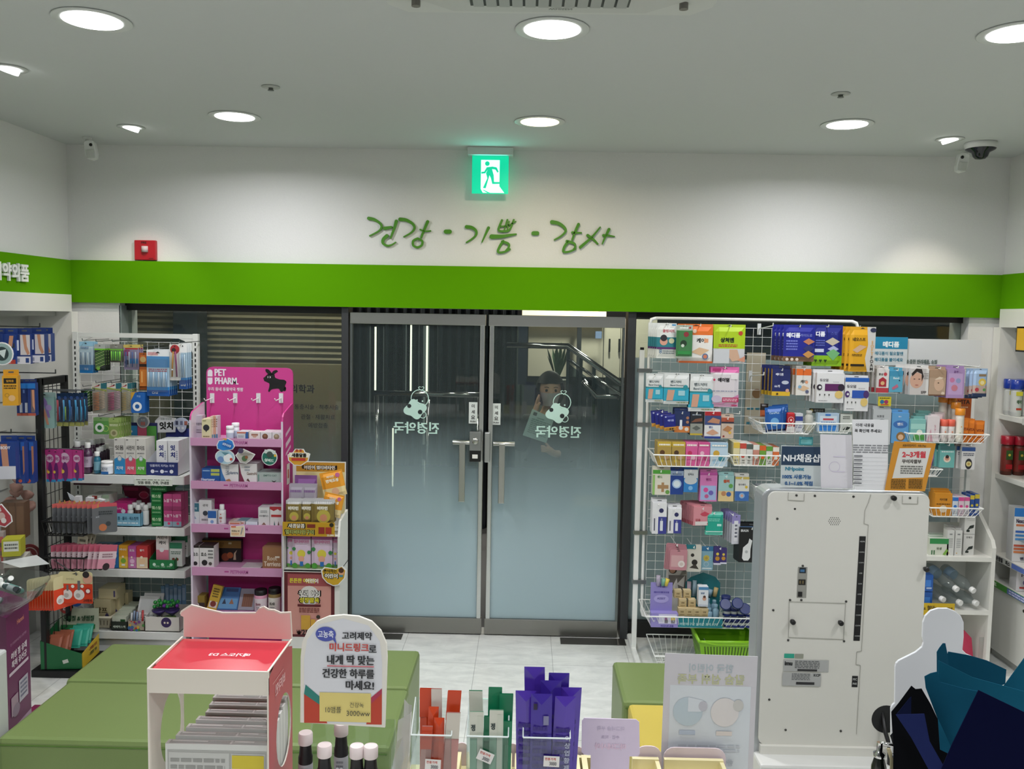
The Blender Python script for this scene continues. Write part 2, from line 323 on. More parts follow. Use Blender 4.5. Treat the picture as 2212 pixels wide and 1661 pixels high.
def decal(ox,oz,par):
 """the shop's mark as it reads from inside: outlined round head with a heart, solid hugging figure, mirrored name"""
 y=YD+.0165;s=1/352.;mb=MB();P=lambda px,py:((px)*s+ox,y,-(py)*s+oz)
 def ring(cx,cy,r,t,n=28,ry=None):mb.art(P(cx-r,cy+r),(1,0,0),(0,0,1),2*r*s,2*r*s,[('o',.5,.5,.5,MINT,.5,t)])
 def blob(pts):mb.add([P(a,b_)for a,b_ in pts][::-1],[tuple(range(len(pts)))],MINT)
 ring(0,0,20,.09)
 h=[(16*math.sin(t)**3,13*math.cos(t)-5*math.cos(2*t)-2*math.cos(3*t)-math.cos(4*t))for t in[2*PI*i/26 for i in range(26)]]
 hp=[(a*.42+3,-b_*.36-22)for a,b_ in h];hi=[(a*.31+3,-b_*.26-22)for a,b_ in h]
 mb.add([P(a,b_)for a,b_ in hp+hi],[(j,(j+1)%26,(j+1)%26+26,j+26)for j in range(26)],MINT)
 def disc(cx,cy,r):mb.art(P(cx-r,cy+r),(1,0,0),(0,0,1),2*r*s,2*r*s,[('c',.5,.5,.5,MINT,.5)])
 disc(-6,4,1.8);disc(6,6,1.8);mb.tube([P(-4,10),P(0,12.5),P(4,11)],.0022,MINT,4)
 # body of four lobes with two round openings left free
 n=40;out=[]
 for i in range(n):
  a=2*PI*i/n;rr=21+3.2*math.cos(4*a+.9)+1.5*math.cos(2*a);out.append((rr*math.cos(a)*1.02-10,rr*math.sin(a)+24))
 def annulus(hx_,hy,hr):
  return[(hx_+hr*math.cos(2*PI*i/n),hy+hr*math.sin(2*PI*i/n))for i in range(n)]
 blob(out)
 D_=M('#20282b',.5)
 for hx_,hy,hr in((-23,17,4.5),(1,30,5)):mb.add([Vector(P(a,b_))-Vector((0,.0006,0))for a,b_ in annulus(hx_,hy,hr)][::-1],[tuple(range(n))],D_)
 ring(7,36,8,.2);ring(-13,34,3.5,.3)
 gv=MB();
 mb.art(P(-58,78),(1,0,0),(0,0,1),102*s,26*s,[('t','진경약국',.5,.5,1.,MINT,1.,.035,1)])
 return par(mb,'glass_decal')
c=at(906.8,860.5,Y=YD+.0165);decal(c.x,c.z,part)
dr,part2=door('door_2',-.229,.61,1)
hb=MB();hb.tube([(-.19,YD-.03,1.228),(-.055,YD-.03,1.226)],.016,STEEL,10);hb.box(-.152,-.115,YD-.062,YD-.04,.86,1.232,STEEL);hb.tube([(-.133,YD+.01,1.22),(-.133,YD-.05,1.22)],.009,STEEL,8);hb.tube([(-.133,YD+.01,.88),(-.133,YD-.05,.88)],.009,STEEL,8)
part2(hb,'handle',bevel=.003)
part2(MB().box(-.243,-.208,YD-.04,YD+.003,1.11,1.298,M('#b5b8b8',.3,.9)),'strike_box',bevel=.006)
plate(-.2,-.148,1.34,1.473,part2)
c=at(1214,869,Y=YD+.0165);decal(c.x,c.z,part2)
c0=at(1235,1387,Z=.003);slab('trim_floor_hinge',.25,.655,5.255,5.36,0,.004,M('#4b4b48',.4,.6));slab('trim_floor_hinge_left',-1.1,-.74,5.27,5.36,0,.004,M('#4b4b48',.4,.6))
# ================================================================ outside the doors
slab('floor_hall',-6,8,5.52,13,-.12,-.005,M('#77787a',.25));slab('ceiling_hall',-6,8,5.6,13,3.0,3.1,M('#40423f',.8))
slab('wall_hall_left',-6,-.98,8.2,8.4,0,3.0,M('#2b2f33',.25));slab('wall_hall_far',-6,8,12.0,12.2,0,3.0,M('#3a3f42',.5))
cl=MB()
for i in range(22):
 x=-1.95+i*.085;cl.add([(x,8.2,.0),(x+.04,8.13+.02*math.sin(i*2.1),0),(x+.085,8.2,0),(x,8.2,3),(x+.04+.012*math.sin(i),8.14,3),(x+.085,8.2,3)],[(0,1,4,3),(1,2,5,4)],M('#454b50',.12,.9))
struct(cl.build('wall_hall_cladding',smooth=True))
LIT=M('#f4efd8',.5,e=2.2)
def ext_tube(nm,pts,r,mt,label,cat,group=None,n=8):return thing(MB().tube(pts,r,mt,n).build(nm),label,cat,group)
for i,(px,ya,yb)in enumerate(((811,706,938),(888,702,846),(922.5,704,963),(849,925,1050),(919,995,1050))):
 a=at(px,ya,Y=8.12);b_=at(px,yb,Y=8.12);z0=min(a.z,b_.z);nm=MB().box(a.x-.006,a.x+.006,8.11,8.2,max(0.02,b_.z),a.z,LIT).build('light_strip')
 thing(nm,('tall glowing vertical light strip farthest left behind the door glass','glowing vertical light strip behind the left door, above the pair of shop marks','long glowing light strip just right of the mark on the left door','short low glowing strip under the name on the left door','lowest short glowing strip behind the frosted part of the left door')[i],'light')
# handrail in front of the dark cladding
a=at(806,849,Y=7.4);b_=at(1042,851,Y=7.4)
hr_=empty('handrail',(a.x,7.4,0),'polished steel handrail running level behind the left glass door','handrail')
local(MB().tube([a,(b_.x,7.4,a.z)],.025,CHROME,10).build('rail'),hr_)
for k in range(3):
 x=a.x+.03+k*(b_.x-a.x-.06)/2;local(MB().tube([(x,7.4,a.z),(x,7.4,0)],.02,CHROME,8).build('rail_post'),hr_)
# stair balustrade behind the right door
st=empty('stair_railing',(at(1100,745,Y=7.6).x,7.6,0),'steel and glass stair railing sloping down behind the right glass door','railing')
P1=[at(1095,745,Y=7.6),at(1228,748,Y=7.6),at(1390,862,Y=7.0)]
local(MB().tube(P1,.025,CHROME,10).build('rail'),st)
P2=[at(1226,775,Y=7.6),at(1365,868,Y=7.05)];local(MB().tube(P2,.014,CHROME,8).build('rail'),st)
P3=[at(1259,822,Y=7.2),at(1288,856,Y=7.2),at(1400,858,Y=7.2)];local(MB().tube(P3,.022,CHROME,10).build('rail'),st)
for k,t in enumerate((0,.18,.36,.54,.72,.9)):
 p=P1[1].lerp(P1[2],t);local(MB().box(p.x-.015,p.x+.015,p.y-.01,p.y+.01,0,p.z-.02,M('#50595f',.3,.7)).build('rail_post'),st)
local(MB().add([(P1[1].x,P1[1].y,.1),(P1[2].x,P1[2].y,.1),(P1[2].x,P1[2].y,P1[2].z-.15),(P1[1].x,P1[1].y,P1[1].z-.15)],[(0,1,2,3)],clear('#8fa6b0',.6,.02)).build('glass_panel'),st)
# lit shop front and pale panels across the hall
def front(px0,py0,px1,py1,Y,mt,mb,zmin=None):a=at(px0,py1,Y=Y);b2=at(px1,py0,Y=Y);mb.box(a.x,b2.x,Y,Y+.05,a.z if zmin is None else zmin,b2.z,mt)
PALE=M('#cfc8b6',.6);so=empty('storefront',(at(1200,900,Y=9.8).x,9.8,0),'pale lit shop front across the hall, seen above the stair railing','storefront')
def spart(nm,px0,py0,px1,py1,Y,mt,zmin=None):mb=MB();front(px0,py0,px1,py1,Y,mt,mb,zmin);return local(mb.build(nm),so)
spart('pale_panel',985,700,1045,832,9.8,PALE);spart('pale_panel',1140,690,1420,812,9.8,PALE);spart('dark_panel',985,700,1420,960,9.86,M('#4d5254',.5),0)
spart('lit_window',996,789,1034,832,9.7,M('#ffe9b0',.5,e=2.5))
for a,b_ in((1300,1306),(1122,1130),(1243,1257),(1337,1342)):spart('mullion',a,690,b_,890,9.6,DARK,0)
for px in(1317,1338):spart('door_pull',px-2,732,px+2,760,9.75,BLACK)
spart('light_strip',1128,662,1310,682,9.6,M('#ffe6b8',.5,e=1.2));spart('notice_sticker',1286,716,1300,731,9.55,M('#7c92b8',.5))
# green wall behind / dark column
sg=MB();front(1118,700,1140,830,9.2,M('#303a4c',.5),sg);front(1068,712,1140,800,9.5,M('#4a5148',.6),sg);thing(sg.build('hall_column'),'dark blue-grey column across the hall behind the right door','column')
pl=MB();rr=random.Random(4)
c=at(1205,765,Y=8.6)
for k in range(26):
 a=rr.uniform(0,2*PI);L_=rr.uniform(.2,.42);p0=Vector((c.x,8.6,c.z-.28));p1=p0+Vector((math.cos(a)*.12*L_/.3,math.sin(a)*.1,L_));mid=p0.lerp(p1,.6)+Vector((math.cos(a)*.02,0,.05));sd=Vector((-math.sin(a),math.cos(a),0))*.018
 pl.add([p0,mid+sd,p1,mid-sd],[(0,1,2,3)],M('#4f6b4d',.6))
ptn=empty('potted_plant',(c.x,8.6,0),'blurry green potted plant standing across the hall above the person','plant');local(pl.build('foliage'),ptn)
local(MB().lathe([(.09,0),(.12,.9),(.12,c.z-.25)],M('#6e6f6c',.6),Matrix.Translation((c.x,8.6,0))).build('pot'),ptn)
# left window view: shutter, column and brown board
sh=MB()
for k in range(26):
 z=2.35-k*.045;sh.add([(-3.4,6.72,z),(-1.36,6.72,z),(-1.36,6.70,z-.022),(-3.4,6.70,z-.022),(-1.36,6.72,z-.045),(-3.4,6.72,z-.045)],[(0,1,2,3),(3,2,4,5)],M('#8b8168',.45,.3))
thing(sh.build('roller_shutter'),'closed brown roller shutter with level slats behind the left side window','shutter')
a=at(374,700,Y=6.4);b_=at(426,700,Y=6.4);slab('wall_hall_column',a.x,b_.x,6.4,6.6,0,3.0,M('#20262b',.5))
bd=empty('clinic_board',(-1.8,6.66,0),'brown clinic sign board with black Korean lettering behind the left window','sign')
mb=MB().box(-3.4,-1.36,6.64,6.69,.05,1.62,M('#94845f',.6));a=at(740,925,Y=6.64);b_=at(600,815,Y=6.64);w_=a.x-b_.x;h_=b_.z-a.z
local(mb.build('board'),bd);mb=MB();mb.art((b_.x,6.64,a.z),(1,0,0),(0,0,1),w_,h_,[('t','의학과',.38,.78,.17,'#151515',.6,.02),('t','통증시술 · 척추시술',.6,.42,.1,'#2a241c'),('t','관절 · 재활치료',.62,.22,.1,'#2a241c'),('t','예방접종',.62,.05,.1,'#2a241c')],.001)
local(mb.build('lettering'),bd)
mb=MB();x0,z0=at(1594,930,Y=5.6).x,at(1594,930,Y=5.6).z;x1,z1=at(1640,760,Y=5.6).x,at(1640,760,Y=5.6).z;mb.box(x0,x1,5.442,5.446,z0,z1,M('#b3ab97',.6));mb.art((x0,5.442,z0),(1,0,0),(0,0,1),x1-x0,z1-z0,[('c',.6,.5,.25,'#8a6a48'),('r',.1,.3,.45,.33,'#2f6f80'),('r',.55,.3,.9,.33,'#2f6f80'),('r',.1,.12,.45,.15,'#2f6f80'),('r',.55,.12,.9,.15,'#2f6f80')])
thing(mb.build('window_poster'),'beige poster on the side window, seen through the empty part of the wire rack','poster')
# hall lamps
for x,y,p in((-2.3,5.95,12),(-1.5,6.1,12),(.9,8.9,70),(.4,6.9,6),(-1.2,7.3,10),(2.2,6.3,12)):area('hall_lamp',(x,y,2.97),.3,p,(1,.93,.8))
# ================================================================ ceiling and wall fixtures
DIFF=M('#ffffff',.5,e=7.);DIFFW=M('#fff0c4',.5,e=4.5);RIM=M('#d3d6d4',.45)
def downlight(x,y,lab,warm=False):
 r=empty('downlight',(x,y,ZC),lab,'light','round ceiling downlights')
 T=Matrix.Translation((x,y,ZC))
 local(MB().lathe([(.098,-.0005),(.128,-.001),(.13,-.004),(.126,-.006),(.1,-.004)],RIM,T,36).build('trim_ring'),r)
 local(MB().lathe([(.0,-.006),(.098,-.006),(.098,-.001),(0,-.001)],DIFFW if warm else DIFF,T,36).build('diffuser'),r)
wh=['large cool white ceiling downlight at the upper left of the view','large cool white ceiling downlight right under the air conditioner','large cool white ceiling downlight cut by the right edge','cool white ceiling downlight on the left of the row by the wall','warm yellowish ceiling downlight above the exit sign','cool white ceiling downlight on the right of the row by the wall']
for i,(x,y)in enumerate(LAMPS):downlight(x,y,wh[i],i==4)
def gimbal(x,y,lab,d):
 r=empty('spotlight',(x,y,ZC),lab,'light','small tilting ceiling spotlights');T=Matrix.Translation((x,y,ZC))
 local(MB().lathe([(.052,-.0005),(.072,-.001),(.073,-.004),(.052,-.005)],RIM,T,28).build('trim_ring'),r)
 T2=Matrix.Translation((x,y,ZC-.006))@Matrix.Rotation(d,4,'Y')
 local(MB().lathe([(.0,-.012),(.04,-.012),(.043,.004),(0,.004)],DIFF,T2,24).build('lamp_head'),r)
for(x,y),l,d in zip(SPOTS,('small tilted ceiling spotlight at the left edge of the view','small tilted ceiling spotlight near the left corner camera','small tilted ceiling spotlight near the dome camera'),(.3,.3,-.3)):gimbal(x,y,l,d)
# ceiling cassette
ac=empty('air_conditioner',(.06,2.4,ZC),'flat white ceiling air conditioner panel cut off by the top edge','air conditioner')
mb=MB();pts=[(-.46,1.9),(-.46,2.83),(-.40,2.905),(.51,2.905),(.57,2.83),(.57,1.9)]
mb.ext([(x,y,ZC)for x,y in pts],(0,0,-.022),M('#cfd1ce',.5));local(mb.build('panel',bevel=.006),ac)
mb=MB();pts=[(-.37,1.95),(-.37,2.74),(-.25,2.86),(.36,2.86),(.48,2.74),(.48,1.95)];mb.ext([(x,y,ZC-.022)for x,y in pts],(0,0,-.01),M('#c6c8c5',.5));local(mb.build('intake_frame',bevel=.004),ac)
mb=MB();mb.box(-.19,.3,2.0,2.79,ZC-.037,ZC-.032,M('#4b4e4d',.6))
for k in range(12):mb.box(-.18+k*.04,-.148+k*.04,2.0,2.785,ZC-.042,ZC-.036,M('#a9acaa',.5))
local(mb.build('grille'),ac)
mb=MB();mb.art((.16,2.812,ZC-.0335),(-1,0,0),(0,1,0),.14,.02,[('t','WHISEN',.5,.5,.7,'#66696a',.9,0,1)]);local(mb.build('lettering'),ac)
for x in(-.36,.47):local(MB().lathe([(.014,-.02),(.014,0)],M('#77746e',.5),Matrix.Translation((x,2.79,ZC-.021)),12).build('corner_bolt'),ac)
# exit sign: canopy on the ceiling, hanging lit plate
EG=M('#08c99a',.4,e=.95);EW=M('#e2fff6',.4,e=1.15)
a=at(1021,343,Y=5.28);b_=at(1097,419,Y=5.28);ex=empty('exit_sign',((a.x+b_.x)/2,5.28,3.01),'green glowing exit sign with a white running figure hanging over the doors','sign')
local(MB().box(a.x-.03,b_.x+.03,5.235,5.325,2.962,3.01,M('#c9ccca',.4)).build('canopy',bevel=.005),ex)
local(MB().box(a.x-.002,b_.x+.002,5.272,5.288,b_.z,2.963,EG).build('plate'),ex)
w_=b_.x-a.x;h_=2.955-b_.z;mb=MB()
mb.art((a.x,5.272,b_.z),(1,0,0),(0,0,1),w_,h_,[('p',[(.24,.2),(.24,.92),(.76,.92),(.76,.2),(.9,.02),(.3,.02),(.24,.12)],EW),
('c',.415,.82,.065,EG),('p',[(.40,.72),(.56,.74),(.68,.72),(.735,.6),(.70,.57),(.64,.66),(.55,.67),(.60,.5),(.61,.32),(.78,.32),(.84,.37),(.86,.27),(.56,.26),(.52,.42),(.48,.5),(.38,.14),(.30,.15),(.42,.42),(.38,.56),(.43,.66),(.36,.55),(.25,.54),(.25,.59),(.33,.6)],EG),('p',[(.32,.1),(.5,.02),(.42,.02),(.3,.09)],EG)],.0004)
local(mb.build('pictogram'),ex)
area('exit_sign_glow',((a.x+b_.x)/2,5.26,2.86),.2,.5,(.1,1,.75),(-PI/2,0,0),shape='SQUARE')
# calligraphy on the wall: brush strokes with real thickness
LG=M('#4b8a1d',.4)
def zp(x,y):return at(780+x/3.687,300+y/3.687,Y=YW-.014)
def catmull(p,k=6):
 out=[];q=[p[0]]+p+[p[-1]]
 for i in range(1,len(q)-2):
  for j in range(k):
   t=j/k;a,b,c,d=q[i-1],q[i],q[i+1],q[i+2]
   out.append(tuple(.5*((2*b[n])+(-a[n]+c[n])*t+(2*a[n]-5*b[n]+4*c[n]-d[n])*t*t+(-a[n]+3*b[n]-3*c[n]+d[n])*t**3)for n in(0,1)))
 out.append(p[-1]);return out
def stroke(mb,pts,w0,w1,closed=False):
 c=catmull(pts,6)if len(pts)>2 else[(pts[0][0]+(pts[1][0]-pts[0][0])*t/6,pts[0][1]+(pts[1][1]-pts[0][1])*t/6)for t in range(7)]
 n=len(c);Lf=[];Rt=[]
 for i,(x,y)in enumerate(c):
  if closed:a,b=c[i-1 if i else n-2],c[i+1 if i<n-1 else 1]
  else:a,b=c[max(0,i-1)],c[min(n-1,i+1)]
  dx,dy=b[0]-a[0],b[1]-a[1];l=math.hypot(dx,dy)or 1;w_=(w0+(w1-w0)*i/(n-1))*.66;Lf.append((x-dy/l*w_,y+dx/l*w_));Rt.append((x+dy/l*w_,y-dx/l*w_))
 V=Vector((0,.013,0));fl=[zp(*p)for p in Lf];fr_=[zp(*p)for p in Rt]
 vs=fl+fr_+[p+V for p in fl]+[p+V for p in fr_];fs=[]
 for i in range(n-1):fs+=[(i,i+1,n+i+1,n+i),(2*n+i,3*n+i,3*n+i+1,2*n+i+1),(i,2*n+i,2*n+i+1,i+1),(n+i,n+i+1,3*n+i+1,3*n+i)]
 if not closed:fs+=[(0,n,3*n,2*n),(n-1,3*n-1,4*n-1,2*n-1)]
 mb.add(vs,fs,LG)
 if not closed:
  for(x,y),w_ in((c[0],w0),(c[-1],w1)):
   r=w_*.66;q=[zp(x+r*math.cos(2*PI*j/12),y+r*math.sin(2*PI*j/12))for j in range(12)];mb.ext([p-Vector((0,.0003,0))for p in q],V,LG)
SY=[
('건',[([(60,632),(105,642),(150,672),(162,702),(138,735),(68,772)],20,8),([(185,712),(240,702)],20,14),([(280,655),(262,715),(234,788)],20,10),([(205,772),(176,800),(175,832),(210,850),(245,842),(275,822)],22,6)]),
('강',[([(310,640),(360,646),(408,675),(425,708),(400,745),(340,780)],22,8),([(530,658),(505,715),(478,785)],18,12),([(470,722),(505,735),(553,732)],10,8),([(450,792),(485,812),(483,845),(450,863),(415,848),(415,812),(450,792)],13,13)]),
('점',[([(674,738),(706,738)],25,25)]),
('기',[([(840,700),(882,706),(915,732),(915,765),(885,795),(838,825)],22,8),([(1015,708),(990,762),(962,823)],18,6)]),
('쁨',[([(1122,648),(1095,725),(1140,735),(1183,722),(1216,645)],14,12),([(1102,697),(1165,690),(1232,658)],8,8),([(1165,645),(1140,728)],12,8),([(1178,658),(1165,725)],10,8),([(1040,778),(1120,776),(1190,765),(1236,758)],28,8),([(1132,815),(1105,855),(1090,900),(1140,900),(1186,878)],17,10),([(1125,818),(1170,833),(1178,858),(1150,893)],17,10)]),
('점',[([(1373,751),(1403,751)],25,25)]),
('감',[([(1520,662),(1572,672),(1618,705),(1628,738),(1590,776),(1540,803)],24,8),([(1732,680),(1708,732),(1682,803)],18,12),([(1683,745),(1755,748)],15,8),([(1645,822),(1618,862),(1612,897),(1655,898),(1708,877)],17,10),([(1640,815),(1695,832),(1706,858),(1690,882)],18,10)]),
('사',[([(1905,703),(1838,782),(1747,862)],8,18),([(1805,768),(1850,800),(1885,836)],18,10),([(1975,720),(1948,775),(1922,835)],18,8),([(1930,768),(1975,770),(2020,778)],16,6)])]
wl=empty('wall_lettering',(0,YW,2.55),'raised green handwritten Korean words with square dots above the green band','lettering')
for ch,st_ in SY:
 mb=MB()
 for p,a,b in st_:stroke(mb,p,a,b,p[0]==p[-1])
 local(mb.build('dot' if ch=='점' else 'syllable'),wl)
# fire alarm strobe
a=at(295,562,Y=YW);b_=at(340,520,Y=YW);RED=M('#b01926',.35)
fa=empty('fire_alarm',(a.x,YW,a.z),'square red fire alarm strobe standing just above the green band','fire alarm')
local(MB().box(a.x,b_.x,YW-.03,YW,a.z,b_.z,RED).build('housing',bevel=.004),fa)
cx=(a.x+b_.x)/2;cz=(a.z+b_.z)/2;mb=MB();mb.tube([(cx,YW-.03,cz-.012),(cx,YW-.03,cz+.024)],.02,M('#c9b9bb',.2),12);local(mb.build('lens'),fa)
mb=MB();mb.art((a.x,YW-.0305,a.z),(1,0,0),(0,0,1),b_.x-a.x,b_.z-a.z,[('t','FIRE',.46,.88,.11,'#1a0a0a',.5,.04),('r',.68,.06,.9,.1,'#5e0d14')]);local(mb.build('lettering'),fa)
# alarm sensors on ball arms, dome camera
def sensor(px,py,lab,s):
 c=at(px,py,Y=5.12);r=empty('motion_sensor',(c.x,5.12,ZC),lab,'sensor')
 WH=M('#dcdedb',.3)
 local(MB().lathe([(.026,0),(.026,-.008),(.012,-.014)],WH,Matrix.Translation((c.x-s*.03,5.14,ZC)),16).build('ceiling_mount'),r)
 local(MB().tube([(c.x-s*.03,5.14,ZC-.01),(c.x-s*.02,5.13,ZC-.035),(c.x,5.13,ZC-.045)],.01,WH,8).build('arm'),r)
 T=Matrix.Translation((c.x,5.115,ZC-.035))@Matrix.Rotation(s*-.08,4,'Y')@Matrix.Rotation(.15,4,'X')
 mb=MB();q=[(-.03,0),(-.024,.012),(0,.016),(.024,.012),(.03,0),(.033,-.06),(.026,-.088),(0,-.096),(-.026,-.088),(-.033,-.06)]
 mb.ext([T@Vector((x,-.022,z))for x,z in q],(0,.04,0),WH);local(mb.build('housing',bevel=.006),r)
 mb=MB().lathe([(.009,0),(.009,.004),(0,.005)],BLACK,T@Matrix.Translation((s*.012,-.022,-.012))@Matrix.Rotation(PI/2,4,'X'),14);local(mb.build('eye'),r)
 mb=MB();mb.add([T@Vector((x,-.0235-.006*math.cos(x*50),z))for z in(-.085,-.04)for x in(-.024,-.012,0,.012,.024)],[(i,i+1,i+6,i+5)for i in range(4)],M('#c3c6c0',.25));local(mb.build('lens_window'),r)
sensor(196,316,'white motion sensor hanging from the ceiling in the left corner',1);sensor(2079,340,'white motion sensor hanging beside the dark dome camera',-1)
c=at(2119,312,Z=ZC-.01);dm=empty('dome_camera',(c.x,c.y,ZC),'white ceiling camera with a dark glossy dome in the right corner','camera')
T=Matrix.Translation((c.x,c.y,ZC));local(MB().lathe([(.0,0),(.082,0),(.084,-.012),(.078,-.034),(0,-.034)],M('#cfd0cd',.3),T,32).build('base'),dm)
local(MB().lathe([(.078,-.034),(.074,-.040),(.045,-.055),(.038,-.075),(.026,-.088),(.0,-.092)],M('#10141c',.08),T,32).build('dome'),dm)
def sprk(px,py,lab):
 c=at(px,py,Z=ZC);r=empty('sprinkler',(c.x,c.y,ZC),lab,'sprinkler','recessed ceiling sprinklers');T=Matrix.Translation(tuple(c))
 local(MB().lathe([(.015,0),(.04,-.001),(.041,-.003),(.015,-.006)],M('#b6b9b4',.5),T,20).build('cover_ring'),r);local(MB().lathe([(.013,0),(.009,-.012),(.014,-.016),(.014,-.018),(0,-.018)],M('#6f7270',.3,.7),T,12).build('head'),r)
sprk(585,187,'small recessed sprinkler in the ceiling left of centre');sprk(1816,202,'small recessed sprinkler in the ceiling right of centre')
# band lettering on the left wall (… 약외품)
a=at(0,606,X=-2.785);mb=MB();gv,gf,x0,x1,y0,y1=glyphs('의약외품',.03);hh=.098;sc=hh/(y1-y0);e_=at(60,607,X=-2.785)
vs=[]
for x,y in gv:vs.append(Vector((-2.775,e_.y-(x1-x)*sc*.9,2.158+(y-y0)*sc)))
n=len(vs);vb=[p+Vector((-.012,0,0))for p in vs]
ed={}
for f in gf:
 for i in range(len(f)):k=(f[i],f[(i+1)%len(f)]);ed[k]=1
side=[(a_,b2,b2+n,a_+n)for(a_,b2)in ed if(b2,a_)not in ed]
mb.add(vs+vb,[tuple(f)for f in gf]+side,M('#f1f2ee',.4));thing(mb.build('band_lettering'),'raised white Korean letters on the left green band, cut by the edge','lettering')
# ================================================================ product builders
def rect(x0,y0,x1,y1,Y):
 ym=(y0+y1)/2;xm=(x0+x1)/2
 return at(x0,ym,Y=Y).x,at(x1,ym,Y=Y).x,at(xm,y1,Y=Y).z,at(xm,y0,Y=Y).z
def std(t='',tc='#333333',top=None,bot=None,y=.7,h=.12,th=.2,bh=.2,pic=None,lines=True,lc='#777777',bold=.03,tc2=None):
 a=[]
 if top:a.append(('r',0,1-th,1,1,top))
 if bot:a.append(('r',0,0,1,bh,bot))
 if pic:a+=pic
 if t:a.append(('t',t,.5,y,h,tc,.82,bold))
 if lines:a.append(('l',.12,.8,y-h*.7,y-h*.7-.1,2,lc))
 if bot:a.append(('l',.15,.85,bh*.75,bh*.25,1,'#f5f5f0'))
 return a
def reps(o,n,vec,behind,group):
 """copies behind or beside the first one"""
 out=[]
 for i in range(1,n):
  c=copy_tree(o,loc=o.location+Vector(vec)*i);c['label']=behind if isinstance(behind,str)else behind[i-1];c['group']=group;out.append(c)
 if n>1:o['group']=group
 return out
def carton(px,Y,col,art,label,d=.05,n=1,dy=None,behind=None,group=None,zb=None,cat='box',name='product_box',top=None,sides=None,rz=0.,vec=None,tab=0.,box=None):
 x0,x1,z0,z1=box or rect(*px,Y)
 if zb is not None:z1=z1 if abs(z0-zb)>.03 else z1+(zb-z0);z0=zb
 mt=ink(col);mb=MB().box(x0,x1,Y,Y+d,z0,z1,mt,tops=ink(top)if top else None,sides=ink(sides)if sides else None)
 mb.art((x0,Y,z0),(1,0,0),(0,0,1),x1-x0,z1-z0,art)
 if tab:
  mb.box(x0,x1,Y+d*.5,Y+d*.5+.0008,z1,z1+tab,mt);xm=(x0+x1)/2;mb.box(xm-.012,xm+.012,Y+d*.5-.0006,Y+d*.5+.0014,z1+tab*.45,z1+tab*.7,M('#55585a',.5))
 o=mb.build(name,loc=((x0+x1)/2,Y,z0),rz=rz);thing(o,label,cat,group)
 if n>1:reps(o,n,vec or(0,dy or d+.003,0),behind or label.replace('front','further'),group or behind)
 return o
def pouch(px,Y,bands,art,label,puff=.007,n=1,dy=.013,behind=None,group=None,cat='pouch',name='hanging_pouch',rz=0.,vec=None,rough=.3,tilt=0.,hole=True,box=None):
 """soft hanging packet: crimped edges, bulged middle; bands = colours by height [(v0,v1,colour)]"""
 x0,x1,z0,z1=box or rect(*px,Y);w_=x1-x0;h_=z1-z0;mb=MB()
 us=[0,.04,.16,.5,.84,.96,1];vs_=sorted(set([0,.04,.14,.5,.82,.93,1]+[b[0]for b in bands]+[b[1]for b in bands]))
 def bulge(u,v):
  f=min(1,max(0,(u-.04)/.12))if u<.5 else min(1,max(0,(.96-u)/.12));g=min(1,max(0,(v-.04)/.1))if v<.5 else min(1,max(0,(.93-v)/.11));return puff*(f*g)
 for sgn in(1,-1):
  for j in range(len(vs_)-1):
   vm=(vs_[j]+vs_[j+1])/2;c=[b[2]for b in bands if b[0]<=vm<=b[1]];c=ink(c[-1]if c else bands[0][2])
   c2=c if not isinstance(c,str)else c
   for i in range(len(us)-1):
    q=[(us[i],vs_[j]),(us[i+1],vs_[j]),(us[i+1],vs_[j+1]),(us[i],vs_[j+1])]
    p=[Vector((x0+w_*u,Y+puff-sgn*(.0008+bulge(u,v)),z0+h_*v))for u,v in q]
    mb.add(p if sgn>0 else p[::-1],[(0,1,2,3)],c,False)
 for u0,v0,u1,v1 in((0,0,1,0),(1,0,1,1),(1,1,0,1),(0,1,0,0)):
  p=[Vector((x0+w_*u0,Y+puff-.0008,z0+h_*v0)),Vector((x0+w_*u1,Y+puff-.0008,z0+h_*v1)),Vector((x0+w_*u1,Y+puff+.0008,z0+h_*v1)),Vector((x0+w_*u0,Y+puff+.0008,z0+h_*v0))];mb.add(p,[(0,1,2,3)],ink(bands[-1][2]))
 mb.art((x0,Y-.0009,z0),(1,0,0),(0,0,1),w_,h_,art)
 if hole:mb.art((x0,Y+puff-.001,z0),(1,0,0),(0,0,1),w_,h_,[('p',[(.4,.955),(.45,.97),(.5,.985),(.55,.97),(.6,.955)],'#2a2c2e')])
 o=mb.build(name,loc=((x0+x1)/2,Y,z1),rz=rz);thing(o,label,cat,group)
 if tilt:o.rotation_euler=(0,tilt,rz)
 if n>1:reps(o,n,vec or(0,dy+puff*1.4,0),behind or label.replace('front','further'),group or behind)
 return o
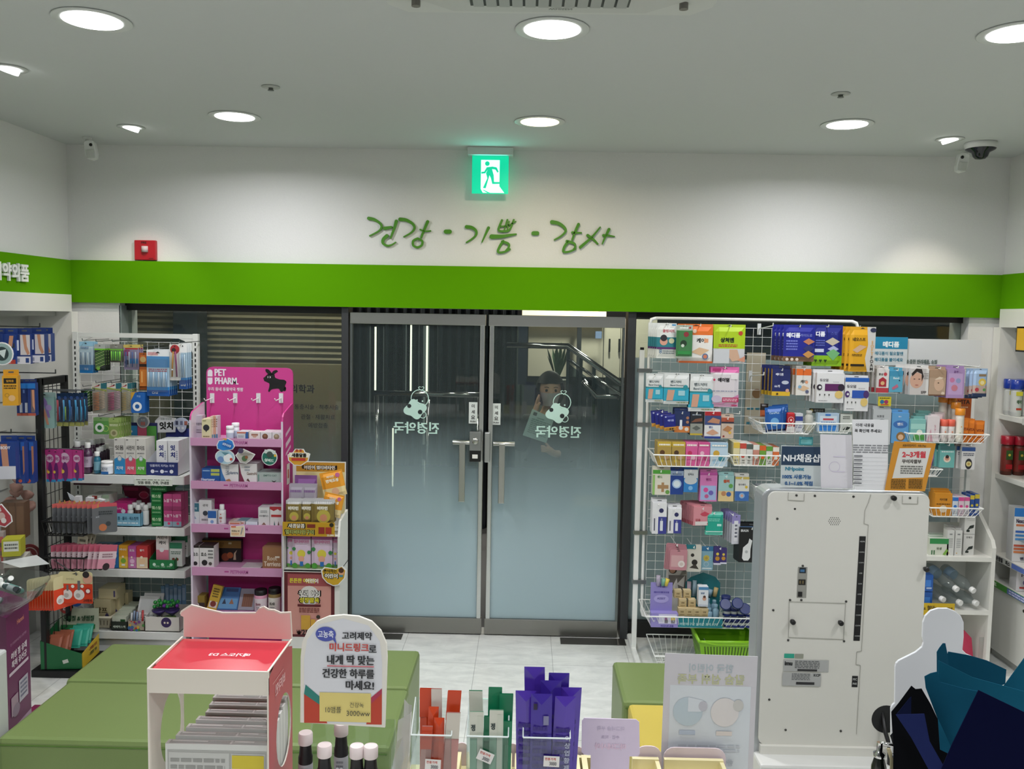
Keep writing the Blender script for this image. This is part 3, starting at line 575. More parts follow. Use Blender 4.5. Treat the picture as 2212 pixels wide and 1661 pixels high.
def card(px,Y,col,art,label,n=1,dy=.016,behind=None,group=None,cat='blister pack',name='blister_card',items=None,blister=.0,rz=0.,vec=None,hole=True,bz=(.08,.8),box=None,tilt=0.):
 """backing card with rounded corners; items = list of (kind, ...) solid pieces in card fractions; blister = clear dome depth"""
 x0,x1,z0,z1=box or rect(*px,Y);w_=x1-x0;h_=z1-z0;r=min(w_,h_)*.09;pts=[]
 for cx,cz,a0 in((x1-r,z0+r,-90),(x1-r,z1-r,0),(x0+r,z1-r,90),(x0+r,z0+r,180)):
  for k in range(4):a=math.radians(a0+30*k);pts.append((cx+r*math.cos(a),Y+blister,cz+r*math.sin(a)))
 mb=MB().ext(pts,(0,.0012,0),ink(col));mb.art((x0,Y+blister,z0),(1,0,0),(0,0,1),w_,h_,art)
 if hole:mb.art((x0,Y+blister-.0022,z0),(1,0,0),(0,0,1),w_,h_,[('p',[(.4,.93),(.6,.93),(.55,.95),(.5,.965),(.45,.95)],'#2a2c2e')])
 P=lambda u,v,d_=.5:Vector((x0+w_*u,Y+blister*(1-d_)-.002,z0+h_*v))
 for it in items or[]:
  if it[0]=='tube':mb.tube([P(u,v)for u,v in it[1]],it[2]*w_,ink(it[3]),8,radii=[q*w_ for q in it[4]]if len(it)>4 else None)
  elif it[0]=='ball':mb.lathe([(it[3]*w_,0),(it[3]*w_,blister*.6),(it[3]*w_*.8,blister*.75),(0,blister*.8)],ink(it[4]),Matrix.Translation(P(it[1],it[2],0)+Vector((0,.001,0)))@Matrix.Rotation(PI/2,4,'X'),20)
 o=mb.build(name,loc=((x0+x1)/2,Y,z1),rz=rz);thing(o,label,cat,group)
 if blister>.004:
  b=MB();i_=.06;a=[(x0+w_*i_,z0+h_*bz[0]),(x1-w_*i_,z0+h_*bz[0]),(x1-w_*i_,z0+h_*bz[1]),(x0+w_*i_,z0+h_*bz[1])];s=.012
  a2=[(p+(s if p<(x0+x1)/2 else-s)*w_*5,q+(s if q<(z0+z1)/2 else-s)*h_*1.5)for p,q in a]
  vs=[Vector((p,Y+blister-.0015,q))for p,q in a]+[Vector((p,Y,q))for p,q in a2]
  b.add(vs,[(0,1,5,4),(1,2,6,5),(2,3,7,6),(3,0,4,7),(4,5,6,7)],PLB);ob=b.build('blister',parent=o,loc=((x0+x1)/2,Y,z1));ob.location=(0,0,0)
 if tilt:o.rotation_euler=(0,tilt,rz)
 if n>1:reps(o,n,vec or(0,dy+blister,0),behind or label.replace('front','further'),group or behind)
 return o
def bottle(x,y,z,h,r,col,cap,label,lab=None,art=None,n=1,vec=(0,.06,0),behind=None,group=None,name='bottle',cat='bottle',neck=.45,caph=.14,sh=.75,sy=1.,capr=None,rz=0.):
 """turned bottle with a separate cap; lab = (z0,z1,colour) label band with print facing the aisle"""
 body=ink(col);bt=h*(1-caph);T=Matrix.Identity(4)
 mb=MB().lathe([(r*.86,0),(r,h*.02),(r,h*sh*.97),(r*.9,h*sh),(r*neck,bt*.97),(r*neck,bt)],body,T,18,sy=sy)
 if lab:
  z0,z1,c=lab;mb.lathe([(r*1.012,h*z0),(r*1.012,h*z1)],ink(c),T,18,sy=sy)
  if art:mb.art((-r*.62,-r*1.03*sy,h*z0),(1,0,0),(0,0,1),r*1.24,h*(z1-z0),art)
 o=mb.build(name);o.location=(x,y,z);o.rotation_euler=(0,0,rz);thing(o,label,cat,group)
 cr_=capr or r*neck*1.25;MB().lathe([(cr_*.97,bt),(cr_,bt+h*.01),(cr_,h*.985),(cr_*.9,h)],ink(cap),T,18,sy=1 if neck<.9 else sy).build('cap',parent=o)
 if n>1:reps(o,n,vec,behind or label,group or behind)
 return o
def hook(mb,x,z,y0,y1,mt=None,r=.0022,tip=.012):
 mb.tube([(x,y0,z),(x,y1,z-.0),(x,y1-.004,z+tip)],r,mt or WIRE,6)
def grid(mb,x0,x1,z0,z1,Y,sp,r,mt,spz=None):
 n=max(1,round((x1-x0)/sp));m_=max(1,round((z1-z0)/(spz or sp)))
 for i in range(n+1):x=x0+(x1-x0)*i/n;mb.tube([(x,Y,z0),(x,Y,z1)],r,mt,4,cap=False)
 for i in range(m_+1):z=z0+(z1-z0)*i/m_;mb.tube([(x0,Y-r*1.6,z),(x1,Y-r*1.6,z)],r,mt,4,cap=False)
def basket(x0,x1,yf,yb,zt,zb,label,mt=None,sp=.03,taper=.03,name='wire_basket',r=.0017,group=None,back=.0,cat='basket',xs=.0):
 """open wire basket hung on the rack: rim, uprights, floor grid; front slopes in to the floor"""
 mt=mt or WIRE;mb=MB();zt2=zt+back;t=taper
 rim=[(x0,yb,zt2),(x0+xs,yf,zt),(x1-xs,yf,zt),(x1,yb,zt2)];bot=[(x0+t,yb,zb),(x0+t,yf+t,zb),(x1-t,yf+t,zb),(x1-t,yb,zb)]
 mb.tube(rim+[rim[0]],r*1.8,mt,6);mb.tube(bot+[bot[0]],r*1.4,mt,6)
 n=max(2,round((x1-x0)/sp));m_=max(2,round((yb-yf)/sp))
 for i in range(n+1):
  u=i/n;xt=x0+xs+(x1-x0-2*xs)*u;xb=x0+t+(x1-x0-2*t)*u;mb.tube([(xt,yf,zt),(xb,yf+t,zb),(xb,yb,zb),(x0+(x1-x0)*u,yb,zt2)],r,mt,4,cap=False)
 for i in range(1,m_):
  v=i/m_;y=yf+t+(yb-yf-t)*v;yy=yf+(yb-yf)*v;mb.tube([(x0+xs*(1-v),yy,zt+(zt2-zt)*v),(x0+t,y,zb),(x1-t,y,zb),(x1-xs*(1-v),yy,zt+(zt2-zt)*v)],r,mt,4,cap=False)
 o=mb.build(name,loc=((x0+x1)/2,yb,zb));return thing(o,label,cat,group)
# ================================================================ left: white gondola
PW=M('#e4e7e4',.35)
gx0,gx1,gyb,gyf=-2.735,-2.0,5.27,4.9
g=empty('display_rack',((gx0+gx1)/2,5.1,0),'white slotted-post display rack with wire back and four shelves, left of the pink stand','display rack')
for k,x in enumerate((gx0,gx1)):
 mb=MB();mb.box(x-.016,x+.016,gyb-.015,gyb+.015,0,1.875,PW)
 for i in range(52):mb.box(x-.004,x+.004,gyb-.0158,gyb-.014,.12+i*.033,.139+i*.033,M('#1b1d1d',.6))
 local(mb.build('upright'),g)
mb=MB().box(gx0,gx1,gyb-.012,gyb+.012,1.845,1.872,PW)
for s,x in((1,gx0+.016),(-1,gx1-.016)):mb.ext([(x,gyb-.011,1.846),(x+s*.09,gyb-.011,1.846),(x+s*.05,gyb-.011,1.83),(x+s*.02,gyb-.011,1.80),(x,gyb-.011,1.755)],(0,.02,0),PW)
local(mb.build('header_bar'),g)
mb=MB();grid(mb,gx0+.02,gx1-.02,.12,1.82,gyb,.072,.0016,WIRE,.05);local(mb.build('back_grid'),g)
for i,(zt,zl)in enumerate(((1.064,1.02),(.762,.722),(.514,.475),(.147,.108))):
 mb=MB().box(-2.72,-1.94,gyf,gyb-.01,zl+.012,zt,PW);mb.box(-2.72,-1.94,gyf-.003,gyf+.004,zl,zt+.006,PW)
 mb.ext([(-1.94,gyf,zt+.004),(-1.94,gyf,zl),(-1.94,gyb-.02,zl-.05),(-1.94,gyb-.02,zt+.004)],(.003,0,0),PW);local(mb.build('shelf',bevel=.0015),g)
mb=MB().box(-2.70,-1.95,gyf+.03,gyf+.045,0,.105,PW);local(mb.build('kick_plate'),g)
mb=MB();HK=M('#8a8f92',.3,.8)
for px,py in((183,735),(212,737),(247,737),(281,740),(309,748),(338,752),(374,742),(392,740),(184,834),(212,826),(245,826),(270,826),(300,842),(218,898),(252,900)):
 a=at(px,py,Y=4.98);hook(mb,a.x,a.z,gyb,4.955,HK)
local(mb.build('hooks'),g)
SH=(1.07,.768,.52,.153)
# --- hanging dental goods, upper row
BL='#1f7fc4'
def brushes(n_,c0,v0=.12,v1=.8,w=.035,body=None):
 return[('tube',[((i+.9)/(n_+.8),v0),((i+.9)/(n_+.8),v1)],w,c)for i,c in zip(range(n_),(c0*9)[:n_])]
card((169,738,198,806),4.985,'#cfe3ee',[('r',0,.0,1,.26,BL),('t','칫솔',.5,.13,.07,'#ffffff'),('r',0,.86,1,1,'#9fd0ea'),('l',.1,.7,.84,.76,2,'#3a6fa5')],'clear and blue pack of thin brushes hanging farthest left on the white rack',blister=.014,n=3,behind='clear and blue brush pack behind the leftmost one on the white rack',group='brush packs on the leftmost upper hook',items=brushes(5,['#5a6f8c','#eef2f5'],.28,.66,.03))
def stripes(cols,n_=11,a=.16):return[('p',[(.08,.08+i*.062),(.92,.08+i*.062+a),(.92,.08+i*.062+a+.025),(.08,.08+i*.062+.025)],cols[i%len(cols)])for i in range(n_)]
card((202,744,226,801),4.985,'#222c22',[('r',0,.84,1,1,'#b9bdb9'),('r',.0,.78,1,.84,'#7fce30')]+stripes(['#c5f07a','#6fb52b'],10)+[('c',.35,.1,.17,'#8fcf4a')],'green and black striped interdental brush pack, second on the upper row',n=3,behind='striped interdental brush pack behind the second upper one',group='striped brush packs',blister=.012)
card((236,744,262,783),4.985,'#6f6b62',[('r',0,.75,1,1,'#8f8b83'),('r',0,.66,1,.75,'#8bd13e'),('t','치간',.5,.87,.08,'#eeeeee')],'small grey card with bright green brushes, third on the upper row',blister=.012,items=brushes(5,['#8ee23c','#58b52a'],.1,.62,.06),n=2,behind='grey card of brushes behind the third upper one',group='grey brush cards')
card((265,745,298,799),4.985,'#9d8fae',[('r',0,.88,1,1,'#d2bd63'),('r',.1,.82,.95,.87,'#b5302c'),('r',.38,.25,.92,.45,'#1f8bd0'),('c',.22,.3,.16,'#27375c'),('r',.05,.55,.4,.8,'#a4326e')],'mauve card of small travel brushes with a blue holder, upper row',blister=.013,items=brushes(4,['#3a5a9c','#c0c7d3'],.12,.72,.035),n=3,behind='mauve brush card behind the one with the blue holder',group='mauve travel brush cards')
pouch((299,762,320,842),4.97,[(0,1,'#a4551f'),(.62,.7,'#2a1a14')],[('r',.12,.1,.88,.55,'#c9762e'),('r',.3,.2,.42,.5,'#e9b26a'),('c',.5,.82,.3,'#bfa06a')],'amber bottle-shaped toothbrush pack hanging beside the big blue one',puff=.012,cat='toothbrush pack',name='toothbrush_pack')
card((314,756,363,856),4.95,'#bcd6ea',[('r',0,.86,1,1,'#eceff2'),('r',.05,.88,.5,.95,'#d8a4a8'),('r',0,.62,1,.86,'#4f8dc4'),('l',.08,.9,.6,.52,2,'#c55b66'),('r',0,0,1,.13,'#1858a8'),('r',0,.13,1,.2,'#2f8fd6'),('t','Oral',.35,.07,.05,'#ffffff')],'largest clear and blue toothbrush pack, front of its stack on the white rack',blister=.02,n=5,behind='large clear and blue toothbrush pack further back in its stack',group='large blue toothbrush packs',items=brushes(8,['#dfe8f0','#8fb4d8'],.2,.52,.022),dy=.008,name='toothbrush_pack',cat='toothbrush pack')
card((363,744,387,822),4.955,'#e9e4e0',[('c',.5,.86,.42,'#b3323a'),('c',.4,.84,.2,'#3b2a2c')],'red and clear twin toothbrush pack hanging upright at the right of the rack',blister=.02,items=[('tube',[(.3,.1),(.34,.45),(.42,.8)],.07,'#c48a2e'),('tube',[(.72,.1),(.68,.45),(.6,.8)],.07,'#8c2f6a'),('tube',[(.3,.28),(.32,.32)],.09,'#ffffff')],n=2,behind='twin toothbrush pack behind the red and clear one',group='twin toothbrush packs',name='toothbrush_pack',cat='toothbrush pack')
card((384,742,402,841),4.97,'#b9d3e6',[('r',0,.8,1,1,'#eef0f1'),('r',0,0,1,.2,'#194c96'),('r',0,.2,1,.25,'#2b86cc'),('t','oral',.5,.09,.05,'#ffffff')],'narrow clear and navy toothbrush pack next to the right post',blister=.016,n=3,behind='narrow navy toothbrush pack behind the one by the right post',group='narrow navy toothbrush packs',items=brushes(3,['#dfe8f0','#9fb8d8'],.26,.76,.05),name='toothbrush_pack',cat='toothbrush pack')
card((173,841,194,890),4.96,'#1f261f',stripes(['#d8f0c0','#4a9c2c'],12,.22),'black card with slanted green brushes, left of the orange one',blister=.012,n=2,behind='black and green brush card further back',group='black and green brush cards')
for(a,c,c2,nm,n_)in(((197,828,228,893),'#e07b2a','#f3c9a0','orange',4),((229,828,261,893),'#cc2f78','#efb2cf','pink',4),((259,828,283,893),'#d8ae28','#f2dfa0','yellow',3)):
 card(a,4.96,'#b9b3a6',[('r',0,.82,.6,1,'#dcd9cf'),('r',.6,.82,1,1,'#2f6f7a'),('p',[(.05,.86),(.5,.95),(.5,.9)],'#c44a4a'),('p',[(0,.82),(1,.72),(1,.78),(0,.86)],'#9fae4a')],nm+' interdental brush card in the row of three coloured cards',blister=.014,n=n_,behind=nm+' interdental brush card behind the first '+nm+' one',group=nm+' interdental cards',items=[('tube',[(.1,.1+i*.055),(.52,.14+i*.055)],.025,c)for i in range(11)]+[('tube',[(.52,.14+i*.055),(.9,.2+i*.055)],.015,c2)for i in range(11)])
card((283,848,313,892),4.955,'#1c63b4',[('p',[(0,.6),(.3,1),(0,1)],'#d0a23a'),('t','치실',.55,.82,.1,'#bfe0f5'),('c',.45,.32,.33,'#eef1f3'),('c',.45,.32,.16,'#1f5fa8')],'blue dental floss pack with a round white case, right of the yellow card',n=5,behind='blue dental floss pack behind the one with the white case',group='blue dental floss packs',dy=.014)
card((202,902,235,938),4.95,'#5c9a4e',[('r',0,.8,1,1,'#7fa86a'),('c',.4,.4,.3,'#eef4ee'),('c',.4,.4,.15,'#2e7a3c'),('o',.8,.35,.2,'#bfe06a')],'green dental floss pack with a round white case, lowest left hook',n=2,behind='green dental floss pack at the back of its hook',group='green dental floss packs')
card((235,903,257,948),4.95,'#8aa35a',[('r',0,.8,1,1,'#9fb86a'),('c',.5,.28,.36,'#b9b98a'),('c',.5,.28,.2,'#8a8560'),('l',.1,.9,.72,.6,2,'#e8eec8')],'olive green floss pick pack beside the round white floss case',n=6,behind='olive green floss pick pack further back',group='olive floss pick packs',dy=.016,vec=(.004,.022,0))
# --- shelf 1
for i,(px,py)in enumerate(((168,1020),(190,1024),(180,1012),(200,1013),(212,1014),(222,1016),(166,1012))):
 y=(4.99,4.96,5.05,5.08,5.12,5.15,5.08)[i];x=at(px,1000,Y=y).x
 bottle(x,y,SH[0],.175,.026,M('#4a2748',.15,coat=.3),'#eceeee',('purple mouthwash bottle with a white cap, nearest the teal bottle','purple mouthwash bottle with a white cap deeper on the top shelf')[i!=1],lab=(.2,.55,'#b9a9bd'),art=[('t','가그린',.5,.6,.3,'#44224a')],group='purple mouthwash bottles',neck=.5,sh=.72,caph=.17)
bottle(at(210,1000,Y=4.95).x,4.95,SH[0],.125,.019,M('#2a6c86',.15),'#eef0f0','small teal mouthwash bottle with a white cap',lab=(.15,.55,'#7fb2c4'),neck=.6,sh=.7,caph=.2)
for i in range(4):bottle(at(213+i*6,1000,Y=5.0+i*.05).x,5.0+i*.05,SH[0],.14,.017,'#352437','#eceeee','dark slim bottle with a white cap behind the teal bottle',group='slim dark bottles on the top shelf',neck=.6,sh=.75,caph=.2)
bottle(at(232,1000,Y=4.945).x,4.945,SH[0],.075,.034,'#e9ecee','#f4f5f5','short wide white tub with blue script on the top shelf',lab=(.02,.6,'#dfe6ee'),art=[('r',0,0,1,.35,'#2b6fb4'),('t','치약',.5,.68,.4,'#2a3f5f')],neck=.8,sh=.8,caph=.2,name='tub',cat='tub')
for a,c,c2,t_,t2 in(((247,951,270,1028),'#2f8cc6','blue','잇몸','왼쪽'),((271,951,293,1028),'#d2526a','pink','시린이',''),((294,951,315,1028),'#55a83c','green','화이트','')):
 carton(a,4.935,'#dad8d2',[('p',[(0,0),(1,0),(1,.42),(.5,.5),(0,.42)],c),('c',.5,.44,.2,'#d8e2e6'),('o',.5,.44,.2,'#8c9aa0',.085,.2),('t',t_,.5,.74,.13,'#333333',.8,.02),('r',.1,.95,.3,.97,'#444444'),('l',.15,.85,.62,.56,1,'#888888'),('t','치약',.5,.17,.1,'#f4f4f4',.7,.03)],'tall toothpaste carton with a '+c2+' lower half, front of three',d=.04,n=3,behind='toothpaste carton with a '+c2+' lower half further back on the shelf',group=c2+' toothpaste cartons',zb=SH[0],top='#cfcdc6')
sg=empty('shelf_sign',(-2.2,5.2,SH[0]),'three-coloured blue, pink and green toothpaste sign with a round badge','sign')
x0,x1,z0,z1=rect(277,913,340,1010,5.17);mb=MB().box(x0,x1,5.17,5.175,SH[0],z1,'#fff' and M('#2b2e66',.4))
mb.art((x0,5.17,SH[0]),(1,0,0),(0,0,1),x1-x0,z1-SH[0],[('r',.02,0,.32,.93,'#3b9ad4'),('r',.33,0,.64,.93,'#d8607e'),('r',.65,0,.98,.93,'#5aa64a'),('t','잇몸',.17,.55,.06,'#113355'),('t','시린이',.48,.55,.06,'#551122'),('t','화이트',.81,.55,.06,'#114411'),('c',.12,.8,.04,'#ffffff')]);local(mb.build('panel'),sg)
c=at(309.5,911,Y=5.165);mb=MB().lathe([(.038,0),(.038,.004)],M('#d7d7d7',.4),Matrix.Translation(c)@Matrix.Rotation(PI/2,4,'X'),28);mb.lathe([(.031,.0042),(.031,.005)],M('#8a939c',.4),Matrix.Translation(c)@Matrix.Rotation(PI/2,4,'X'),28)
mb.art(c+Vector((-.03,-.0055,-.03)),(1,0,0),(0,0,1),.06,.06,[('t','치약',.5,.7,.2,'#eeeeee'),('r',.3,.15,.4,.5,'#c96a5a'),('r',.46,.15,.56,.5,'#c96a5a'),('r',.62,.15,.72,.5,'#c96a5a')]);local(mb.build('badge'),sg)
# counter box "잇치"
NV='#1d2c6c';x0,x1,z0,z1=rect(316,1004,373,1031,4.92);xr=at(403,1000,Y=5.1).x
tr=empty('display_tray',(x0,4.92,SH[0]),'navy fronted counter tray of white toothpaste cartons under a large Korean sign','display tray')
mb=MB();mb.box(x0,x1+.03,4.92,4.923,SH[0],SH[0]+.075,M(NV,.4));mb.art((x0,4.92,SH[0]),(1,0,0),(0,0,1),x1-x0+.03,.075,[('t','잇몸까지 지키는 치약',.5,.74,.2,'#d7dcf2',.8,.02),('c',.2,.3,.06,'#e8eaf5'),('c',.5,.3,.06,'#e8eaf5'),('c',.8,.3,.06,'#e8eaf5'),('r',.28,.25,.38,.35,'#bfc6e8'),('r',.58,.25,.68,.35,'#bfc6e8')])
xe=x1+.03;local(mb.build('front_panel'),tr)
mb=MB();mb.add([(xe,4.92,SH[0]),(xe,5.2,SH[0]),(xe,5.2,SH[0]+.17),(xe,4.92,SH[0]+.077)],[(0,1,2,3)],M('#dfe1e6',.5));mb.add([(x0,4.92,SH[0]),(x0,5.2,SH[0]),(x0,5.2,SH[0]+.17),(x0,4.92,SH[0]+.077)],[(0,3,2,1)],M('#dfe1e6',.5));mb.box(x0,xe,5.2,5.203,SH[0],SH[0]+.235,M('#232f78',.5));local(mb.build('tray_body'),tr)
a=at(359,917,Y=5.18);mb=MB();q=[(a.x-.062,5.18,a.z-.05),(a.x+.055,5.18,a.z-.045),(a.x+.06,5.18,a.z+.04),(a.x-.04,5.18,a.z+.05),(a.x-.068,5.18,a.z+.02)];mb.ext(q,(0,.003,0),M('#e9ebee',.5));mb.art((a.x-.06,5.18,a.z-.045),(1,0,0),(0,0,1),.12,.09,[('t','잇치',.5,.42,.5,'#101010',.85,.06),('t','잇몸 건강엔',.5,.88,.14,'#4a6f5a',.8)]);local(mb.build('header_sign'),tr)
a=at(392,918,Y=5.175);mb=MB();q=[(a.x+.05*math.cos(t)*(1 if math.sin(t)>0 else.6),5.175,a.z+.045*math.sin(t))for t in[2*PI*i/18 for i in range(18)]];mb.ext(q[::-1],(0,.003,0),M('#b9c2d6',.5));mb.art((a.x-.04,5.175,a.z-.03),(1,0,0),(0,0,1),.08,.06,[('r',.05,.5,.25,.9,'#3b3f5c'),('r',.4,.5,.6,.9,'#6a6f8c'),('r',.72,.5,.95,.9,'#9a5a4c'),('c',.3,.2,.1,'#e5e9f0'),('c',.6,.2,.1,'#e5e9f0')]);local(mb.build('round_sign'),tr)
ITC=[('t','잇',.45,.78,.16,'#1b2a7a',.7,.06),('t','치',.45,.56,.16,'#1b2a7a',.7,.06),('c',.45,.16,.2,'#7d7f6a'),('l',.75,.9,.7,.4,5,'#8088a8')]
for i,(px,z_)in enumerate((((338,952,361,1008),0),((363,952,386,1008),0))):
 carton(px,4.94+i*.0,'#e8e9ec',ITC,('left','right')[i]+' front white toothpaste carton standing in the navy tray',d=.05,zb=SH[0]+.012,n=3,dy=.055,behind='white toothpaste carton further back in the navy tray',group='white cartons in the navy tray')
st_=MB();x0,x1,z0,z1=rect(290,1035,372,1049,4.893);st_.box(x0,x1,4.8935,4.8965,z0,z1,M('#dfe5da',.5));st_.art((x0,4.8935,z0),(1,0,0),(0,0,1),x1-x0,z1-z0,[('t','잇몸 염증, 구취, 구내염',.5,.42,.5,'#1c2a1c',.95,.05),('l',.05,.95,.98,.8,1,'#4c5c4c')]);thing(st_.build('shelf_label'),'long printed shelf label clipped under the top shelf of toothpaste','label')
# --- shelf 2
def tray(x0,x1,y0,y1,z,hf,hb,col,fart,label,name='display_tray',cat='display tray'):
 mt=M(col,.5);mb=MB();mb.box(x0,x1,y0,y0+.002,z,z+hf,mt);mb.box(x0,x1,y1-.002,y1,z,z+hb,mt);mb.box(x0,x1,y0,y1,z,z+.002,mt)
 for x in(x0,x1-.002):mb.ext([(x,y0,z),(x,y1,z),(x,y1,z+hb),(x,y0,z+hf)],(.002,0,0),mt)
 mb.art((x0,y0,z),(1,0,0),(0,0,1),x1-x0,hf,fart);return thing(mb.build(name,loc=((x0+x1)/2,y0,z)),label,cat)
def X(px,Y,py=1100):return at(px,py,Y=Y).x
tray(X(188,4.93),X(236,4.93),4.93,5.2,SH[1],.095,.13,'#d9dbd8',[('l',.02,.98,.95,.05,2,'#c9cbc8')],'white ribbed card tray holding green and white boxes on the second shelf')
carton((191,1077,219,1116),4.945,'#dfe4da',[('c',.55,.35,.38,'#2f6d2c'),('t','마이덴',.55,.35,.17,'#eef2d8',.6,.03),('r',.3,.8,.7,1,'#a33a34')],'white box with a green oval in the ribbed tray',d=.03,box=(X(191,4.945),X(219,4.945),SH[1]+.075,SH[1]+.17),n=4,dy=.034,behind='white and green box deeper in the ribbed tray',group='green oval boxes')
carton((220,1077,236,1116),4.945,'#cfd8cc',[('c',.5,.4,.35,'#2f6d2c'),('r',0,.8,1,1,'#9fb59a')],'narrow pale box with a green mark at the right of the ribbed tray',d=.05,box=(X(221,4.945),X(236,4.945),SH[1]+.07,SH[1]+.175),n=2,behind='narrow pale box behind the one at the right of the ribbed tray',group='narrow pale boxes')
carton((160,1052,236,1076),5.17,'#4a2233',[('r',.02,.1,.7,.9,'#5c2a3e')],'long maroon box lying on top at the back of the second shelf',d=.08,box=(X(160,5.17),X(236,5.17),SH[1]+.185,SH[1]+.24))
tray(X(239,4.925),X(304,4.925),4.925,5.15,SH[1],.075,.13,'#7fb6cf',[('t','여드름 · 흉터 · 색소침착',.5,.6,.3,'#20506a',.85,.03),('l',.1,.9,.35,.15,1,'#dcecf3')],'light blue counter tray with pink boxes and white capped bottles')
PK='#c42a7c'
for i,(x,z,y)in enumerate(((X(258,4.94),.065,4.94),(X(258,4.94),.13,4.94),(X(258,4.94),.065,4.99),(X(258,4.94),.13,4.99),(X(258,4.94),.065,5.04),(X(272,5.04),.13,5.04))):
 carton(None,y,PK,[('t','노스카나',.45,.45,.22,'#f5c6dd',.8,.04),('c',.75,.2,.14,'#dfe7ee')],'bright pink ointment box in the light blue tray'+('' if i else ', lowest in front'),d=.045,box=(x-.045,x+.045,SH[1]+z-.06 if z<.1 else SH[1]+z-.058,SH[1]+z),group='pink ointment boxes',name='product_box')
for i in range(7):
 x=X(281,4.95)+(i%3)*.045;y=4.955+(i//3)*.055;bottle(x,y,SH[1]+.005,.115,.017,'#4a2a22' if i%2 else '#e4e6e6','#eef0ef','small bottle with a white cap standing in the light blue tray',group='white capped bottles in the light blue tray',neck=.7,sh=.72,caph=.25)
mb=MB();x0,x1,z0,z1=rect(263,1049,323,1085,5.14);mb.ext([(x0,5.14,z1),(x0+.02,5.14,z0+.04),(x0+.1,5.14,z0),(x1,5.14,z0-.03),(x1,5.14,z1-.02),(x1-.03,5.14,z1)],(0,.003,0),M('#7a1f3f',.5));mb.box(x0+.08,x0+.1,5.143,5.146,SH[1],z1-.02,M('#7a1f3f',.5));mb.art((x0,5.139,z0),(1,0,0),(0,0,1),x1-x0,z1-z0,[('c',.8,.45,.16,'#c8325c'),('o',.8,.45,.18,'#f2aac0',.2,.12),('r',.1,.7,.6,.9,'#a8305c')]);thing(mb.build('header_card'),'dark pink header card with a lips picture behind the light blue tray','sign')
GR='#1d7a3c'
for i in range(4):
 zb_=SH[1]+i*.068;x0,x1=X(327,4.94),X(349,4.94)
 carton(None,4.94,GR,[('t','훼스탈',.5,.6,.3,'#cfe8c0',.9,.03),('l',.1,.9,.3,.1,1,'#8fc08f')],('lowest','second','third','topmost')[i]+' green medicine box in the stack of four on the second shelf',d=.2,box=(x0,x1+.03*(i==3),zb_,zb_+.066),group='stacked green medicine boxes')
for i in range(8):
 c_,r_,k=i%2,(i//2)%2,i//4;x0=X(349,4.935)+.012+c_*.052;carton(None,4.935+k*.055,'#c24a84',[('r',0,.0,1,.32,'#8fa9b8'),('t','노블렌',.5,.68,.2,'#f8dbe8',.9,.04),('c',.6,.2,.16,'#d8416e')]if r_==0 else[('t','노블렌',.5,.6,.22,'#f8dbe8',.9,.04),('r',0,0,1,.25,'#a03a6c')],('pink and grey medicine box in the lower layer beside the green stack','pink medicine box in the upper layer beside the green stack')[r_],d=.05,box=(x0,x0+.05,SH[1]+r_*.096,SH[1]+r_*.096+.094),group='pink boxes beside the green stack')
# --- shelf 3
C3=[((197,1181,216,1240),'#8fb4d0','first light blue','어린이','#d0413a'),((217,1181,235,1240),'#8fb4d0','second light blue','어린이','#d0413a'),((236,1181,256,1240),'#2a78be','deep blue','치약','#e8f0f5'),((257,1178,276,1240),'#e2a22c','orange yellow','바나나','#7fae3a'),((277,1180,294,1240),'#b8549a','violet pink','포도','#e8c0dc'),((295,1180,319,1240),'#c63a3c','red','딸기','#ecc9a0')]
for i,(a,c,nm,t_,c2)in enumerate(C3):
 art=[('r',.0,0,1,.5,('#c9d8e2','#c9d8e2','#2a78be','#e8c34a','#c77ab0','#e6cfae')[i]),('c',.5,.32,.3,c2),('c',.45,.5,.12,'#f4e2cc'),('t',t_,.5,.82,.1,'#f4f4f2' if i>1 else '#2c4f7c',.85,.03),('r',.3,.1,.7,.18,'#ffffff')]
 if i==2:art=[('c',.5,.58,.34,'#e8f0f5'),('t','치약',.5,.58,.1,'#c0392b'),('c',.5,.2,.18,'#f0d9c0')]
 carton(a,4.93,c,art,nm+' children toothpaste carton in the row on the third shelf',d=.035,zb=SH[2],n=(4 if i==5 else 3),behind='children toothpaste carton deeper behind the '+nm+' one',group=nm+' children cartons')
tray(X(322,4.92,1220),X(378,4.92,1220),4.92,5.16,SH[2],.055,.13,'#1d7a44',[('c',.2,.5,.06,'#d0e8d8'),('c',.52,.5,.06,'#d0e8d8'),('c',.85,.5,.06,'#d0e8d8'),('t','시린이 · 잇몸 · 구취',.5,.3,.2,'#cfe8d8',.8)],'dark green counter tray on the right of the third shelf')
carton((336,1164,364,1226),4.94,'#e5dcda',[('r',0,0,1,.42,'#d77a92'),('c',.45,.42,.18,'#e8e8ea'),('t','시린이',.5,.74,.1,'#333333',.8,.03),('t','케어',.5,.6,.09,'#333333',.6,.03)],'tall white and pink toothpaste carton standing in the dark green tray',d=.04,box=(X(336,4.94),X(363,4.94),SH[2]+.01,SH[2]+.245))
for i in range(2):carton(None,4.95+i*.06,'#dfe4e0',[('r',0,.75,1,1,'#2f7f5c'),('c',.3,.3,.12,'#8a4a3a'),('c',.6,.3,.12,'#8a4a3a'),('l',.1,.9,.65,.5,2,'#557766')],('white carton with a green top and small portraits in the dark green tray','white carton with a green top behind the one with portraits')[i],d=.05,box=(X(363,4.95)+.006+i*.01,X(392,4.95)+i*.01,SH[2]+.01,SH[2]+.15+i*.03))
carton((340,1222,400,1240),5.0,'#2b2a28',[],'dark box lying at the back corner of the third shelf',d=.1,box=(-2.03,-1.955,SH[2]+.001,SH[2]+.05))
